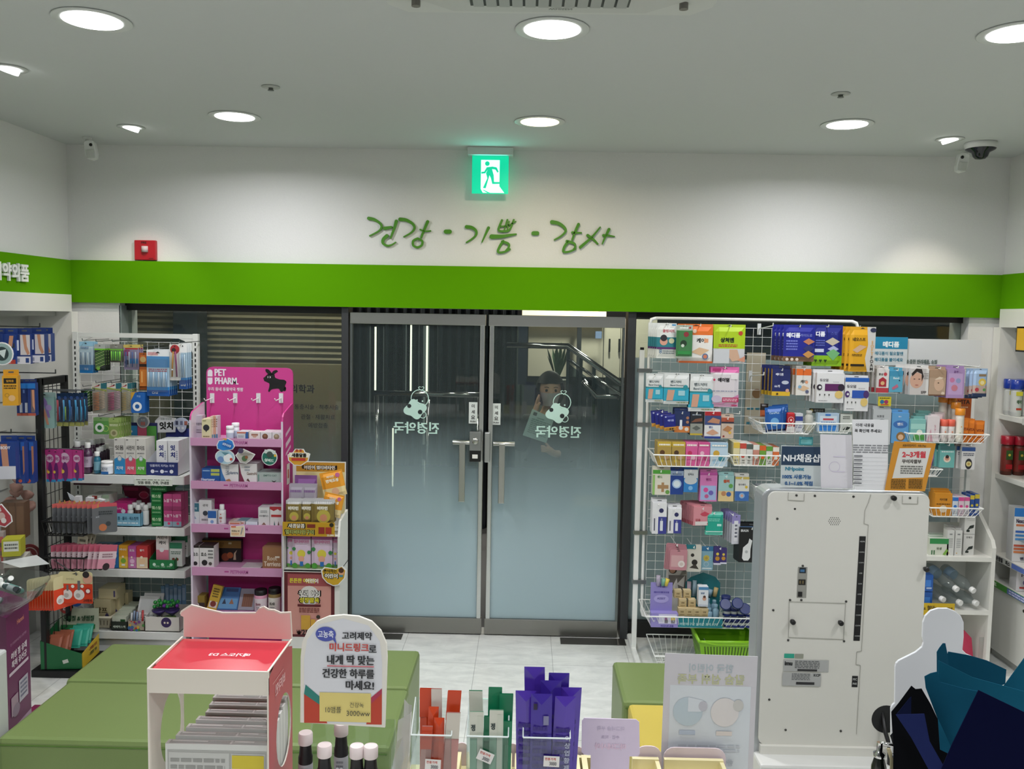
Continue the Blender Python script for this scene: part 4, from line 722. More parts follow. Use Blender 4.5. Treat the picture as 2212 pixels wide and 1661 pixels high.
# --- shelf 4
CRM=M('#cdc5ad',.5);x0,x1=X(143,4.93,1350),X(240,4.93,1350);mb=MB();zb4=SH[3]
pr=[(x0+.02,4.95),(x1-.02,4.95),(x1-.02,5.16),(x0+.02,5.16)];pt=[(x0,4.92),(x1,4.92),(x1,5.19),(x0,5.19)]
for i in range(4):
 a,b_,c,d=pr[i],pr[(i+1)%4],pt[(i+1)%4],pt[i];mb.add([(a[0],a[1],zb4),(b_[0],b_[1],zb4),(c[0],c[1],zb4+.07),(d[0],d[1],zb4+.07)],[(0,1,2,3)],CRM)
 for k in range(12 if i%2==0 else 7):
  t=(k+.7)/(12.4 if i%2==0 else 7.4);p=Vector((*a,0)).lerp(Vector((*b_,0)),t);q=Vector((*d,0)).lerp(Vector((*c,0)),t);p1=p.lerp(q,.3);p2=p.lerp(q,.75);o_=Vector((0,-.0012,0))if i==0 else Vector((0,.0012,0))if i==2 else Vector((.0012 if i==1 else-.0012,0,0))
  mb.tube([p1+o_+Vector((0,0,zb4+.021)),p2+o_+Vector((0,0,zb4+.052))],.0022,M('#6f6753',.6),4)
mb.tube([(p[0],p[1],zb4+.072)for p in pt]+[(pt[0][0],pt[0][1],zb4+.072)],.006,CRM,8);mb.box(pr[0][0],pr[1][0],pr[0][1],pr[2][1],zb4,zb4+.003,CRM)
thing(mb.build('plastic_basket'),'low cream plastic basket with slotted sides on the bottom shelf','basket')
mb=MB();rr=random.Random(3);c=Vector((X(172,5.0,1330),5.03,zb4+.075));vs=[]
for i in range(9):
 for j in range(12):
  u=PI*i/8;v=2*PI*j/12;r=1+.25*rr.uniform(-1,1);vs.append(c+Vector((.075*math.sin(u)*math.cos(v)*r,.05*math.sin(u)*math.sin(v)*r,.068*math.cos(u)*r)))
mb.add(vs,[(i*12+j,i*12+(j+1)%12,(i+1)*12+(j+1)%12,(i+1)*12+j)for i in range(8)for j in range(12)],clear('#eef0ee',.9,.15,.45));thing(mb.build('plastic_bag'),'crumpled clear plastic bag lying in the cream basket','bag')
BE='#c3b891';DG=[('t','당프',.45,.6,.24,'#4a3f28',.7,.05),('c',.78,.3,.13,'#4d4770',.2),('l',.15,.6,.4,.3,1,'#8a7f5c')]
for i in range(3):carton(None,4.955+i*.07,BE,DG,('front beige carton standing in the cream basket','middle beige carton standing in the cream basket','rear beige carton standing in the cream basket')[i],d=.06,box=(X(203,4.955,1320)+i*.012,X(239,4.955,1320)+i*.02,zb4+.01,zb4+.165),top='#d3c9a4')
carton(None,4.97,BE,[('r',.85,.2,.95,.8,'#4d4770')],'beige carton lying on top of the standing ones in the basket',d=.12,box=(X(213,4.97,1290),X(256,5.0,1290),zb4+.167,zb4+.228),top='#d3c9a4')
tray(X(240,4.92,1350),X(275,4.92,1350),4.92,5.16,zb4,.05,.12,'#25302a',[('t','베베락스액',.5,.4,.3,'#c9d6c9',.85,.04)],'dark green tray of small laxative boxes on the bottom shelf')
for i in range(5):carton(None,4.93+i*.042,'#cfd6c4',[('r',.6,.1,.95,.8,'#2f5c34'),('t','베베',.3,.5,.3,'#3a4a38')],'small pale green box standing in the dark green tray',d=.038,box=(X(242,4.93,1340),X(272,4.93,1340),zb4+.004,zb4+.075+i*.006),group='small boxes in the dark green tray',top='#d8dfcc')
mb=MB();a=at(262,1290,Y=5.16);q=[(a.x-.045,5.165,zb4+.12),(a.x+.06,5.165,zb4+.12),(a.x+.06,5.165,a.z-.01)]+[(a.x+.01+.035*math.cos(t),5.165,a.z+.035*math.sin(t))for t in[PI*k/8 for k in range(9)]]+[(a.x-.045,5.165,a.z-.01)];mb.ext(q,(0,.002,0),M('#c5c9bf',.5));mb.art((a.x-.045,5.164,zb4+.12),(1,0,0),(0,0,1),.105,.08,[('r',0,0,1,.45,'#3a4740'),('t','베베락스액',.5,.25,.2,'#d5ddd0',.9),('o',.52,.86,.2,'#4a6a50')]);thing(mb.build('header_card'),'header card with a round crossed badge above the dark green tray','sign')
for i in range(2):carton(None,4.95+i*.06,'#d4d6d4',[('r',.1,.4,.9,.9,'#c4c7c6'),('l',.1,.9,.35,.1,3,'#8b9090')],('long pale packet leaning in the middle of the bottom shelf','second long pale packet leaning behind the first')[i],d=.012,box=(X(291,4.95,1320),X(334,4.95,1320),zb4+.03,zb4+.19)).rotation_euler=(-.5,0,0)
rr=random.Random(8);tray(X(276,4.92,1350),X(312,4.92,1350),4.92,5.05,zb4,.055,.09,'#a89c8a',[('c',rr.random(),rr.random(),rr.uniform(.04,.1),rr.choice(['#b53a32','#3a6a9c','#d8b04a','#4c8a4a','#7a4a8c']))for i in range(16)],'small tray with a multicoloured candy print on the bottom shelf')
for i in range(7):
 p=(X(283+i*4,4.95,1330),4.95+.012*(i%3),zb4+.02+.006*(i%2));mb=MB();mb.tube([p,(p[0]+.004,p[1]+.002,p[2]+.075)],.006,M(rr.choice(['#d9dde0','#8ea3c0','#c94a4a','#e3e3da']),.3),8);thing(mb.build('candy_stick'),'silvery wrapped candy stick in the multicoloured tray','candy','candy sticks in the multicoloured tray')
tray(X(313,4.915,1350),X(388,4.915,1350),4.915,5.1,zb4,.085,.1,'#dcd9d2',[],'plain white card box of grape-like candy toys at the end of the bottom shelf')
for k,(cx,cy)in enumerate(((344,1312),(372,1312),(366,1338))):
 a=at(cx,cy,Y=4.96);r=empty('candy_toy',(a.x,4.96,a.z),('left candy toy with a cluster of green balls','right candy toy with a cluster of green balls','lowest green and purple candy toy with a printed label')[k],'toy');mb=MB()
 if k<2:
  for j in range(8):
   p=a+Vector((-.028+.019*(j%4),.012*(j%3),.004+.022*(j//4)+.006*(j%2)));mb.lathe([(0,-.012),(.0085,-.0085),(.012,0),(.0085,.0085),(0,.012)],M('#1f8a34',.2,coat=.5)if j!=3 else M('#6a2a8c',.2),Matrix.Translation(p),12)
  local(mb.build('balls'),r);mb=MB().lathe([(.005,-.05),(.04,-.02),(.042,-.012),(.03,-.014),(0,-.03)],M('#3b2c66',.3),Matrix.Translation(a),14);local(mb.build('cup'),r)
 else:
  mb.lathe([(0,-.028),(.036,-.02),(.044,0),(.036,.016),(0,.02)],M('#6fa03a',.3),Matrix.Translation(a),16);mb.art(a+Vector((-.03,-.046,-.02)),(1,0,0),(0,0,1),.06,.036,[('c',.5,.5,.5,'#3a2a5c'),('c',.35,.45,.1,'#e8dcc8'),('c',.65,.45,.1,'#e8dcc8')]);local(mb.build('cup'),r)
  local(MB().tube([a+Vector((0,0,-.02)),a+Vector((0,0,-.06))],.006,M('#dddddd',.4),8).build('stem'),r)
for i in range(6):carton(None,5.13,'#6f97bd',[('r',.1,.5,.9,.9,'#9fbcd6'),('l',.1,.9,.4,.1,3,'#3a5f8c')],'light blue packet standing at the back right of the bottom shelf',d=.01,box=(X(348+i*9,5.13,1300),X(356+i*9,5.13,1300),zb4+.02,zb4+.2+.01*(i%2)),group='light blue packets at the back of the bottom shelf')
# ================================================================ pink pet-care stand
MG=M('#c93d8c',.4);LV=M('#c993b8',.4);LVW=M('#d9cfdd',.45);px0,px1,pf,pb_=-1.857,-1.336,4.78,4.99
ps=empty('display_stand',((px0+px1)/2,4.88,0),'bright pink shelf stand with a black animal emblem and white hooks on its tall back','display stand')
r=.035;q=[(px0+.02,0),(px1,0),(px1,1.695-r)]+[(px1-r+r*math.cos(t),1.695-r+r*math.sin(t))for t in(.5,1.,1.57)]+[(px0+.02+r-r*math.cos(t),1.695-r+r*math.sin(t))for t in(1.57,1.,.5)]+[(px0+.02,1.695-r)]
mb=MB().ext([(x,pb_,z)for x,z in q],(0,.012,0),MG);local(mb.build('back_board'),ps)
# emblem, name
def zq(x,y):a=at(400+x/5.19,780+y/5.19,Y=pb_-.001);return(a.x,pb_-.001,a.z)
mb=MB();BK=M('#0c0a0d',.5)
def flat(pts,mt,dy=0):mb.add([Vector(zq(*p))+Vector((0,dy,0))for p in pts],[tuple(range(len(pts)))[::-1]],mt)
flat(catmull([(880,190),(905,165),(920,150),(960,140),(1000,150),(1010,185),(1060,205),(1110,210),(1135,235),(1120,275),(1120,310),(1085,345),(1065,335),(1050,310),(1005,310),(965,320),(945,345),(930,335),(940,300),(945,255),(925,240),(885,222)],3),BK)
flat(catmull([(935,150),(905,120),(900,92),(930,92),(960,120),(975,148)],3),BK);flat(catmull([(965,150),(985,112),(1025,100),(1040,118),(1020,130),(995,150)],3),BK);flat(catmull([(1100,330),(1120,290),(1132,300),(1128,330),(1112,338)],3),BK)
flat(catmull([(880,180),(896,190),(890,205),(876,202)],3),M('#2a2024',.5),-.0004);flat([(922,168),(932,172),(932,186),(922,190),(928,178)],M('#e8dfe6',.5),-.0006);flat([(945,168),(960,174),(958,188),(946,192),(952,180)],M('#e8dfe6',.5),-.0006)
local(mb.build('animal_emblem'),ps);mb=MB();WH=M('#e9dfea',.5)
flat([(252,172)]+[(279-27*math.cos(t),122-28*math.sin(t))for t in[PI*k/10 for k in range(11)]]+[(306,172)],WH);flat([(252,184),(306,184)]+[(279+27*math.cos(t),236+26*math.sin(t))for t in[PI*k/10 for k in range(11)]],WH)
a=Vector(zq(330,268));b_=Vector(zq(600,88));mb.art(a,(1,0,0),(0,0,1),b_.x-a.x,b_.z-a.z,[('t','PET',.24,.77,.42,WH,.46,.05),('t','PHARM.',.5,.26,.42,WH,.96,.05)])
a=Vector(zq(255,335));b_=Vector(zq(650,295));mb.art(a,(1,0,0),(0,0,1),b_.x-a.x,b_.z-a.z,[('t','우리 동네 동물약국 펫팜',.5,.5,.9,WH,1.,.02)])
local(mb.build('print'),ps)
for k,x in enumerate((px0,px1)):
 s=1 if k==0 else-1
 pts=[(pf,0),(pb_,0),(pb_,1.49),(pb_-.02,1.49),(pf+.03,1.455),(pf+.008,1.435),(pf,1.40)]
 mb=MB().ext([(x,y,z)for y,z in pts],(s*.008,0,0),MG);mb.box(min(x,x+s*.009)-.0006,max(x,x+s*.009)+.0006,pf-.002,pf+.001,0,1.41,LVW)
 if k==0:mb.add([(x+.0086,y,z)for y,z in pts],[tuple(range(len(pts)))],LVW)
 else:
  mb.art((x+.0006,pf+.02,.95),(0,1,0),(0,0,1),.16,.42,[('p',[(.2,.87),(.85,.95),(.85,1.0),(.2,.92)],'#dcb8d0'),('p',[(.2,.72),(.85,.8),(.85,.87),(.2,.79)],'#e3c6d8'),('p',[(.2,.62),(.85,.7),(.85,.74),(.2,.66)],'#dcb8d0'),('r',.3,.22,.7,.5,'#d9d2d6'),('r',.42,.3,.58,.42,'#b4503a')])
 local(mb.build('side_panel'),ps)
LIPS=((947,964),(1040,1057),(1133,1151),(1226,1244),(1322,1340));PZ=[]
for i,(ya,yb)in enumerate(LIPS):
 zt=at(510,ya,Y=pf).z;zl=at(510,yb,Y=pf).z;PZ.append(zt-.012)
 mb=MB().box(px0+.008,px1-.008,pf+.001,pb_,zl,zt-.012,LV);mb.box(px0+.006,px1-.006,pf-.004,pf+.001,zl,zt,LV)
 mb.art((px0+.15,pf-.004,zl),(1,0,0),(0,0,1),.2,zt-zl,[('r',.2,.42,.32,.6,'#b04a8c'),('t','PETPHARM',.62,.5,.42,'#a8508f',.5,.02)]);local(mb.build('shelf'),ps)
mb=MB().box(px0,px1,pf,pb_,0,.06,LV);local(mb.build('plinth'),ps)
for px in(457.5,507.5,557.5,606.5):
 a=at(px,860,Y=pb_-.01);mb=MB().box(a.x-.012,a.x+.012,pb_-.006,pb_,a.z-.028,a.z+.028,M('#dcdade',.4));mb.tube([(a.x,pb_-.006,a.z),(a.x-.0,pb_-.11,a.z-.005),(a.x,pb_-.13,a.z+.008)],.0028,M('#efeef0',.3),6);local(mb.build('hook'),ps)
FY=4.80
def pc(px,y,col,art,lab,zi,d=.05,**k):return carton(px,y,col,art,lab,d=d,zb=PZ[zi],**k)
pc((418,899,437,947),4.86,'#bdb4c0',[('t','위장약',.6,.62,.12,'#554a5c',.8,.03),('l',.3,.9,.4,.2,2,'#7c7080')],'grey lilac box standing at the far left of the pink stand top shelf',0)
pc((436,903,455,947),FY,'#d9d0a8',[('c',.5,.58,.36,'#2b2b33'),('p',[(.2,.6),(.8,.6),(.5,.35)],'#2b2b33'),('r',.1,.9,.5,.94,'#8a845c'),('l',.15,.85,.2,.1,1,'#7d774f')],'cream box with a dark shield badge on the pink stand',0,n=2,behind='cream box right behind the shield badge one',group='shield badge boxes')
for i in range(3):pc((454+i*5,898,460+i*5,947),FY+.02+i*.01,('#d7c3b3','#c99a82','#cfc9cf')[i],[('r',0,0,1,.2,'#4a7f9c'),('l',.1,.9,.9,.5,4,'#96695a')],('peach','terracotta','lilac')[i]+' slim box beside the shield badge box',0)
for i in range(2):bottle(at(497+i*12,930,Y=FY+.03+i*.05).x,FY+.03+i*.05,PZ[0],.075+i*.012,.021,'#dfe2e8','#e9ebee',('small white pill bottle on the pink stand top shelf','white pill bottle behind the first on the pink stand')[i],lab=(.12,.5,'#b9c6d8'),neck=.8,sh=.72,caph=.25)
pc((512,929,536,947),FY,'#cfd3d8',[('r',.75,0,1,1,'#2f5c9c'),('r',.0,.8,.8,1,'#c77a6a'),('l',.1,.6,.6,.3,2,'#8c97a4')],'small pale box with a blue end on the pink stand',0,d=.09)
pc((538,929,562,947),FY,'#e3dcd9',[('r',.2,.55,.8,.8,'#a57a6a'),('p',[(.25,.6),(.75,.6),(.6,.35),(.4,.35)],'#c4a08c')],'slanted white box with a brown picture on the pink stand',0,d=.07)
for i,(a,b2)in enumerate(((563,587),(588,611))):pc((a,929,b2,947),FY,'#dcd8dc',[('c',.4,.5,.26,('#6d4a38','#8f7f66')[i]),('c',.38,.6,.14,('#8a6248','#b3a488')[i]),('r',.7,.1,.95,.3,'#b7a7b7')],('white box with a brown pet picture, second from the right on the pink stand','white box with a grey pet picture at the right end of the pink stand')[i],0,d=.12,n=1)
# row 2
pc((436,1010,475,1040),FY,'#2456a0',[('r',.5,.76,.98,.96,'#b8c05c'),('r',.5,.5,.98,.68,'#b8c05c'),('t','Heartsaver',.35,.22,.18,'#e4ebf4',.75,.04),('r',.05,.8,.45,.88,'#8fb0dc'),('p',[(.7,0),(.8,.15),(.9,0)],'#c9a06c')],'royal blue heart medicine box with yellow strips',1,d=.09)
pc((476,1000,515,1040),FY,'#e2e0e2',[('p',[(0,0),(0,1),(.12,.5),(.3,.1),(.35,0)],'#3f78b8'),('t','Solantra',.68,.55,.16,'#3a4f74',.6,.02),('l',.3,.5,.9,.4,5,'#9aa0ac'),('p',[(.3,.15),(.5,.22),(.6,.1),(.35,.03)],'#b9845c')],'white box with a blue curve and dark lettering, middle of the pink stand',1,d=.1)
pc((517,998,555,1040),FY,'#e2dedf',[('p',[(0,0),(0,1),(.1,.5),(.28,.1),(.32,0)],'#7d2c4c'),('t','GastroN',.7,.5,.15,'#6d4a3a',.55,.02),('l',.3,.6,.9,.6,2,'#9aa0ac'),('p',[(.4,.15),(.5,.25),(.62,.05)],'#5a3a2c')],'white box with a maroon curve beside the blue curved one',1,d=.13)
pc((556,1016,611,1040),FY,'#a9b5b2',[('t','EMPTO CAT',.5,.72,.16,'#4a6b64',.75,.02),('p',[(.55,.3),(.65,.22),(.75,.3),(.65,.05)],'#222222'),('r',.03,.2,.07,.8,'#5f8a80')],'low grey green cat medicine box on the pink stand',1,d=.12)
# cut-out wobble signs between row 1 and 2
def pop(px,py,w_,h_,Y,pts,col,art,lab,rot=0,nm='price_sign',cat='sign',edge='#e8e8ea'):
 a=at(px,py,Y=Y);mb=MB();T=Matrix.Rotation(rot,4,'Y');P=lambda u,v,k=1:T@Vector(((u-.5)*w_*k,0,(v-.5)*h_*k))
 mb.ext([P(u,v)+Vector((0,.0012,0))for u,v in pts],(0,.002,0),ink(edge));mb.add([P(u,v,.9)for u,v in pts],[tuple(range(len(pts)))],ink(col))
 ax=T@Vector((1,0,0));az=T@Vector((0,0,1));mb.art(P(0,0)-Vector((0,.0005,0)),ax,az,w_,h_,art)
 mb.tube([(0,.003,-h_*.3),(0,.03,-h_*.45)],.0015,'#dddddd' and M('#d5d8da',.3),4)
 o=mb.build(nm);o.location=a;return thing(o,lab,cat)
CIR=[(.5+.5*math.cos(2*PI*i/20),.5+.5*math.sin(2*PI*i/20))for i in range(20)]
pop(488,961,.098,.078,4.765,[(.0,.25),(.1,0),(.45,.0),(.95,.35),(1.,.62),(.8,.95),(.45,1),(.25,.75),(.02,.6)],'#2b7fd0',[('r',.3,.35,.85,.7,'#1d63b4'),('t','심장사상충',.55,.52,.18,'#dfeaf6',.5,.03),('p',[(.15,.85),(.45,.95),(.42,.8)],'#d9a02e')],'blue bottle-shaped price sign tilted over the pink stand shelf',.35)
pop(486,987,.112,.085,4.768,CIR,'#a9cbdc',[('c',.3,.3,.16,'#6f8fc0'),('c',.65,.45,.22,'#e6e9ec'),('p',[(.3,.8),(.7,.8),(.5,.6)],'#5f8c9c'),('c',.82,.4,.07,'#c4503c')],'round pale blue sign with white animals on the pink stand',.1)
pop(530,985,.112,.09,4.766,[(.0,.6),(.1,.7),(.25,.95),(.45,.95),(1,.55),(.8,.25),(.5,.02),(.2,.12)],'#b9b4ae',[('c',.3,.85,.14,'#4a3f5c'),('p',[(.2,.6),(.5,.75),(.9,.55),(.5,.5)],'#8f8a84'),('c',.45,.35,.14,'#4f6b4a'),('c',.55,.42,.08,'#8a5a3c')],'grey leaf-shaped sign with a landscape on the pink stand',-.1)
pop(582,988,.088,.092,4.766,CIR,'#1d6b5c',[('r',.15,.72,.85,.95,'#c9d2cf'),('t','실버드',.5,.32,.2,'#e2efe8',.7,.05),('c',.5,.68,.2,'#3f4f4a'),('c',.85,.65,.08,'#d8b23a')],'round dark green sign with white lettering on the pink stand',.1)
# row 3
pc((411,1088,430,1133),FY+.02,'#d4dadb',[('r',0,.6,1,1,'#3a6f80'),('t','안약',.5,.75,.12,'#cfe0e4',.6,.02),('p',[(.3,.25),(.7,.25),(.5,.4)],'#88a0b4')],'white and petrol green box at the left of the third pink shelf',2)
pc((430,1082,457,1133),FY+.03,'#dbd9db',[('t','귀약',.5,.78,.12,'#444444',.6,.03),('c',.5,.45,.2,'#3a3f4a'),('l',.2,.8,.25,.1,1,'#888888')],'tall white box with a dark picture on the third pink shelf',2)
pc((449,1102,467,1133),FY,'#dfe2e8',[('r',0,.5,1,1,'#2c62ac'),('c',.5,.25,.2,'#7f9fd0')],'small blue and white box in front of the tall white one',2)
bottle(at(479,1110,Y=FY+.02).x,FY+.025,PZ[2],.115,.0215,'#e3e3e6','#eef0f1','white lotion bottle with a red mark on the third pink shelf',lab=(.1,.62,'#e3e3e6'),art=[('c',.5,.85,.12,'#c0483c'),('t','피부',.5,.5,.25,'#b8483c',.6,.04),('l',.3,.7,.3,.1,2,'#b8483c')],neck=.45,sh=.72,caph=.24,capr=.013)
for i in range(3):pc((494+i*9,1126,520+i*9,1133),FY+.02+i*.012,('#d3bfae','#e0d8d6','#7faeb8')[i],[('r',.1,.3,.9,.6,'#c46a4a')],('flat peach','flat white','flat teal')[i]+' sachet box lying in the middle of the third pink shelf',2,d=.08)
pc((531,1124,556,1133),FY,'#d8e2ea',[('r',.1,.1,.9,.35,'#7fa8cc')],'low white and blue box on the third pink shelf',2,d=.09)
pc((558,1092,582,1133),FY,'#dddbdd',[('t','프로폴리스',.5,.55,.1,'#3a3a44',.85,.03),('p',[(.3,.08),(.5,.22),(.7,.08)],'#8c6a5a'),('l',.2,.8,.85,.7,2,'#8a8a90')],'tall white box with two pets, left of the red topped one',2,d=.09)
pc((583,1090,611,1133),FY,'#e0dcdd',[('r',0,.88,1,1,'#b0343c'),('p',[(0,.88),(.3,.78),(.6,.88),(.8,.8),(1,.88)],'#b0343c'),('r',.1,.48,.9,.6,'#b8383c'),('p',[(.3,.05),(.35,.3),(.42,.05)],'#3f6f6a'),('p',[(.6,.05),(.66,.28),(.74,.05)],'#6a3f38')],'red topped white box with two pet silhouettes on the third pink shelf',2,d=.09)
pop(513,1147,.085,.066,4.77,[(.02,0),(.98,0),(1,.55),(.95,1),(.4,.92),(.02,.95)],'#e6d0b4',[('r',.08,.8,.4,.92,'#d4603c'),('t','바르는 약',.38,.5,.16,'#4a3a30',.6,.03),('l',.1,.6,.35,.15,2,'#d49a5c'),('p',[(.7,.2),(.76,.22),(.88,.8),(.8,.82)],'#8d9298')],'cream price sign with a brush picture clipped to the third pink shelf')
# row 4
pc((414,1178,430,1226),FY,'#e2dfdf',[('r',0,.9,1,1,'#2a2320'),('t','효소',.5,.62,.16,'#222222',.8,.04),('c',.5,.2,.28,'#2b2b2b')],'white carton with a black top and animal picture, left of a pair',3,d=.08,top='#3a2d2a')
pc((431,1178,462,1226),FY,'#e2dfdf',[('r',0,.9,1,1,'#2a2320'),('t','효소',.3,.62,.16,'#222222',.4,.04),('c',.35,.24,.2,'#2b2b2b'),('c',.75,.2,.12,'#55504c'),('l',.6,.95,.85,.4,3,'#777777')],'white carton with a black top and animal picture, right of a pair',3,d=.08,top='#3a2d2a')
pc((436,1169,521,1217),4.93,'#17100e',[('r',.0,.62,1,.95,'#7a5a24'),('t','영양',.45,.78,.2,'#3a2a14',.3),('c',.6,.22,.1,'#7f3f24'),('c',.72,.3,.08,'#a0562a'),('p',[(.8,.1),(.82,.4),(.9,.55),(.86,.38),(.87,.1)],'#b9a88c'),('r',.68,.8,.76,.88,'#b9b08c')],'wide black and bronze box at the back of the fourth pink shelf',3,d=.035)
carton(None,FY,'#9c6f4e',[('t','Root',.5,.5,.2,'#d9c4ae',.5,.04),('t','Terriens',.5,.25,.22,'#e4d4c2',.85,.04),('r',.65,.52,.88,.6,'#e2d8cc'),('r',0,0,1,.06,'#a02f30')],'brown paper box with white script at the right of the fourth pink shelf',d=.11,box=(at(567,1200,Y=FY).x,at(609,1200,Y=FY).x,PZ[3],at(590,1182,Y=FY).z),top='#a88260')
carton(None,FY,'#cfc6c9',[],'pale flat packet lying in the middle of the fourth pink shelf',d=.1,box=(at(521,1222,Y=FY).x,at(563,1222,Y=FY).x,PZ[3],PZ[3]+.009))
# row 5
def lean(px,lab,col,art,rot=-.6,Y=4.84):o=carton(px,Y,col,art,lab,d=.012);o.rotation_euler=(rot,0,0);o.location.z=PZ[4]+.004;return o
carton((413,1298,442,1326),4.85,'#8f7a30',[('r',0,0,1,.5,'#3a332e'),('c',.4,.3,.2,'#cfc8bc')],'yellow and black box low at the left of the bottom pink shelf',zb=PZ[4],d=.07)
o=carton((446,1273,467,1325),4.84,'#c9a53a',[('r',.1,.1,.9,.35,'#d9d3c8'),('c',.5,.25,.3,'#7f3a34'),('l',.2,.8,.9,.5,4,'#5c4a22')],'slanted yellow pet snack box on the bottom pink shelf',zb=PZ[4],d=.03);o.rotation_euler=(-.2,.22,0)
lean((468,1278,512,1326),'blue pet snack packet leaning back on the bottom pink shelf','#2f639c',[('r',.05,.05,.95,.5,'#5a8fbc'),('p',[(.2,.25),(.3,.5),(.4,.25)],'#1d2a44'),('p',[(.55,.25),(.65,.5),(.78,.25)],'#8a5a3c'),('r',.3,.8,.9,.95,'#1d3a6c')])
lean((513,1280,548,1326),'clear packet of brown pet chews leaning on the bottom pink shelf','#8f8c9a',[('r',.2,.15,.85,.75,'#7a4a34')]+[('r',.22+i*.13,.15,.24+i*.13,.75,'#5a3424')for i in range(5)])
for i,(px,c,c2)in enumerate(((563,'#d99ab4','#e8dce2'),(593,'#8f7a44','#e5e2da'))):
 bottle(at(px,1300,Y=4.845).x,4.85,PZ[4],.125+.012*i,.036,c,'#141214',('pink and white supplement jar with a black lid','olive and white supplement jar with a black lid')[i]+' on the bottom pink shelf',lab=(.03,.62,c2),art=[('t',('Biotin','Krill')[i],.4,.6,.2,'#8a4a5c' if i==0 else '#2a2a22',.6,.03),('l',.15,.7,.4,.15,2,'#999999')],neck=.95,sh=.78,caph=.26,name='jar',cat='jar',capr=.035)
# ================================================================ children vitamins stand
vf,vb=4.70,4.92;vx0=at(613,1240,Y=vf).x;vx1=at(729,1240,Y=vf).x;VW=M('#dcdcd8',.4)
vs_=empty('display_stand',((vx0+vx1)/2,4.8,0),'white stand of children vitamin packets with a salmon poster, right of the pink stand','display stand')
z1=at(670,1232,Y=vf).z;mb=MB().box(vx0,vx1,vf,vf+.006,0,z1,VW);mb.box(vx0,vx1+.012,vf,vb,z1-.006,z1,VW);local(mb.build('front_panel'),vs_)
pz0=at(670,1376,Y=vf).z;mb=MB();w_=at(722,1300,Y=vf).x-vx0;h_=at(665,1236,Y=vf).z-pz0
mb.art((vx0+.002,vf,pz0),(1,0,0),(0,0,1),w_,h_,[('r',0,0,1,1,'#5c1f26'),('r',.07,.04,.93,.97,'#c98f86'),('r',.07,.79,.93,.97,'#9c4b50'),('t','튼튼한 어린이',.36,.87,.075,'#d8cf3a',.5,.05),('t','어린이',.55,.87,.07,'#f3f0e8',.25,.05),('c',.5,.64,.2,'#d9d4d0'),
('t','우리 아이',.5,.68,.085,'#15100f',.5,.12),('t','우리 아이',.5,.68,.078,'#f5f2ea',.48,.04),('t','성장발육',.5,.575,.085,'#15100f',.5,.12),('t','성장발육',.5,.575,.078,'#e5d93a',.48,.04),('r',.27,.475,.73,.51,'#5c1f26'),('l',.3,.7,.46,.38,3,'#7a3b38'),('r',.34,.12,.52,.34,'#c79a3c'),('r',.53,.14,.62,.28,'#cf9f3c'),('c',.68,.32,.04,'#3a322c'),('t','₩',.3,.08,.07,'#2a1412',.1,.02),('t','25',.42,.08,.075,'#1a0f0e',.2,.04)],.0004)
local(mb.build('poster'),vs_)
mb=MB().ext([(vx1,vf,0),(vx1,vb,0),(vx1,vb,at(746,1100,Y=vb).z),(vx1,vf+.03,at(735,1128,Y=vf).z),(vx1,vf,at(730,1160,Y=vf).z)],(.012,0,0),VW);mb.ext([(vx0-.004,vf,0),(vx0-.004,vb,0),(vx0-.004,vb,z1+.25),(vx0-.004,vf,z1+.22)],(.004,0,0),VW);local(mb.build('side_panel'),vs_)
a=at(640,1100,Y=vb);b_=at(747,998,Y=vb);mb=MB().box(a.x-.02,b_.x,vb,vb+.006,0,b_.z,VW);x0_=at(640,1000,Y=vb).x
mb.art((x0_,vb,b_.z-.30),(1,0,0),(0,0,1),b_.x-x0_-.006,.295,[('r',0,0,1,1,'#ddd29a'),('r',0,.82,1,1,'#bd8a2a'),('t','어린이 멀티비타민',.48,.9,.085,'#15100c',.85,.13),('t','어린이 멀티비타민',.48,.9,.075,'#f3efe2',.82,.04)],.0004);local(mb.build('back_board'),vs_)
ya=at(665,1128,Y=vf-.01).z;yb=at(665,1158,Y=vf-.01).z;mb=MB().box(vx0-.002,at(724,1140,Y=vf).x,vf-.014,vf-.01,yb,ya,M('#bd9322',.4));mb.box(vx0,vx1,vf-.01,vb,yb,yb+.005,VW)
mb.art((vx0,vf-.014,yb),(1,0,0),(0,0,1),vx1-vx0,ya-yb,[('t','새콤달콤',.25,.74,.34,'#1a120a',.36,.1),('t','새콤달콤',.25,.74,.3,'#efe8da',.34,.03),('t','멀티비타민구미',.31,.3,.36,'#2a2010',.55,.1),('t','멀티비타민구미',.31,.3,.32,'#b9c06a',.52,.03),('c',.9,.85,.04,'#2a2418'),('r',.66,.2,.77,.68,'#8c2a22'),('r',.79,.2,.9,.68,'#9c3426'),('r',.45,.62,.6,.88,'#7a2c20'),('t','23,000',.88,.1,.16,'#f3efe2',.25,.03)],.0004);local(mb.build('banner'),vs_)
zr=yb+.005
def vp(px,Y,bands,art,lab,**k):return pouch(px,Y,bands,art,lab,cat='snack packet',name='snack_packet',rough=.25,**k)
KID=[('p',[(.25,.12),(.75,.12),(.85,.35),(.5,.45),(.15,.35)],'#8f9c4a'),('c',.5,.32,.2,'#d98c5a'),('c',.5,.5,.16,'#c9b43a')]
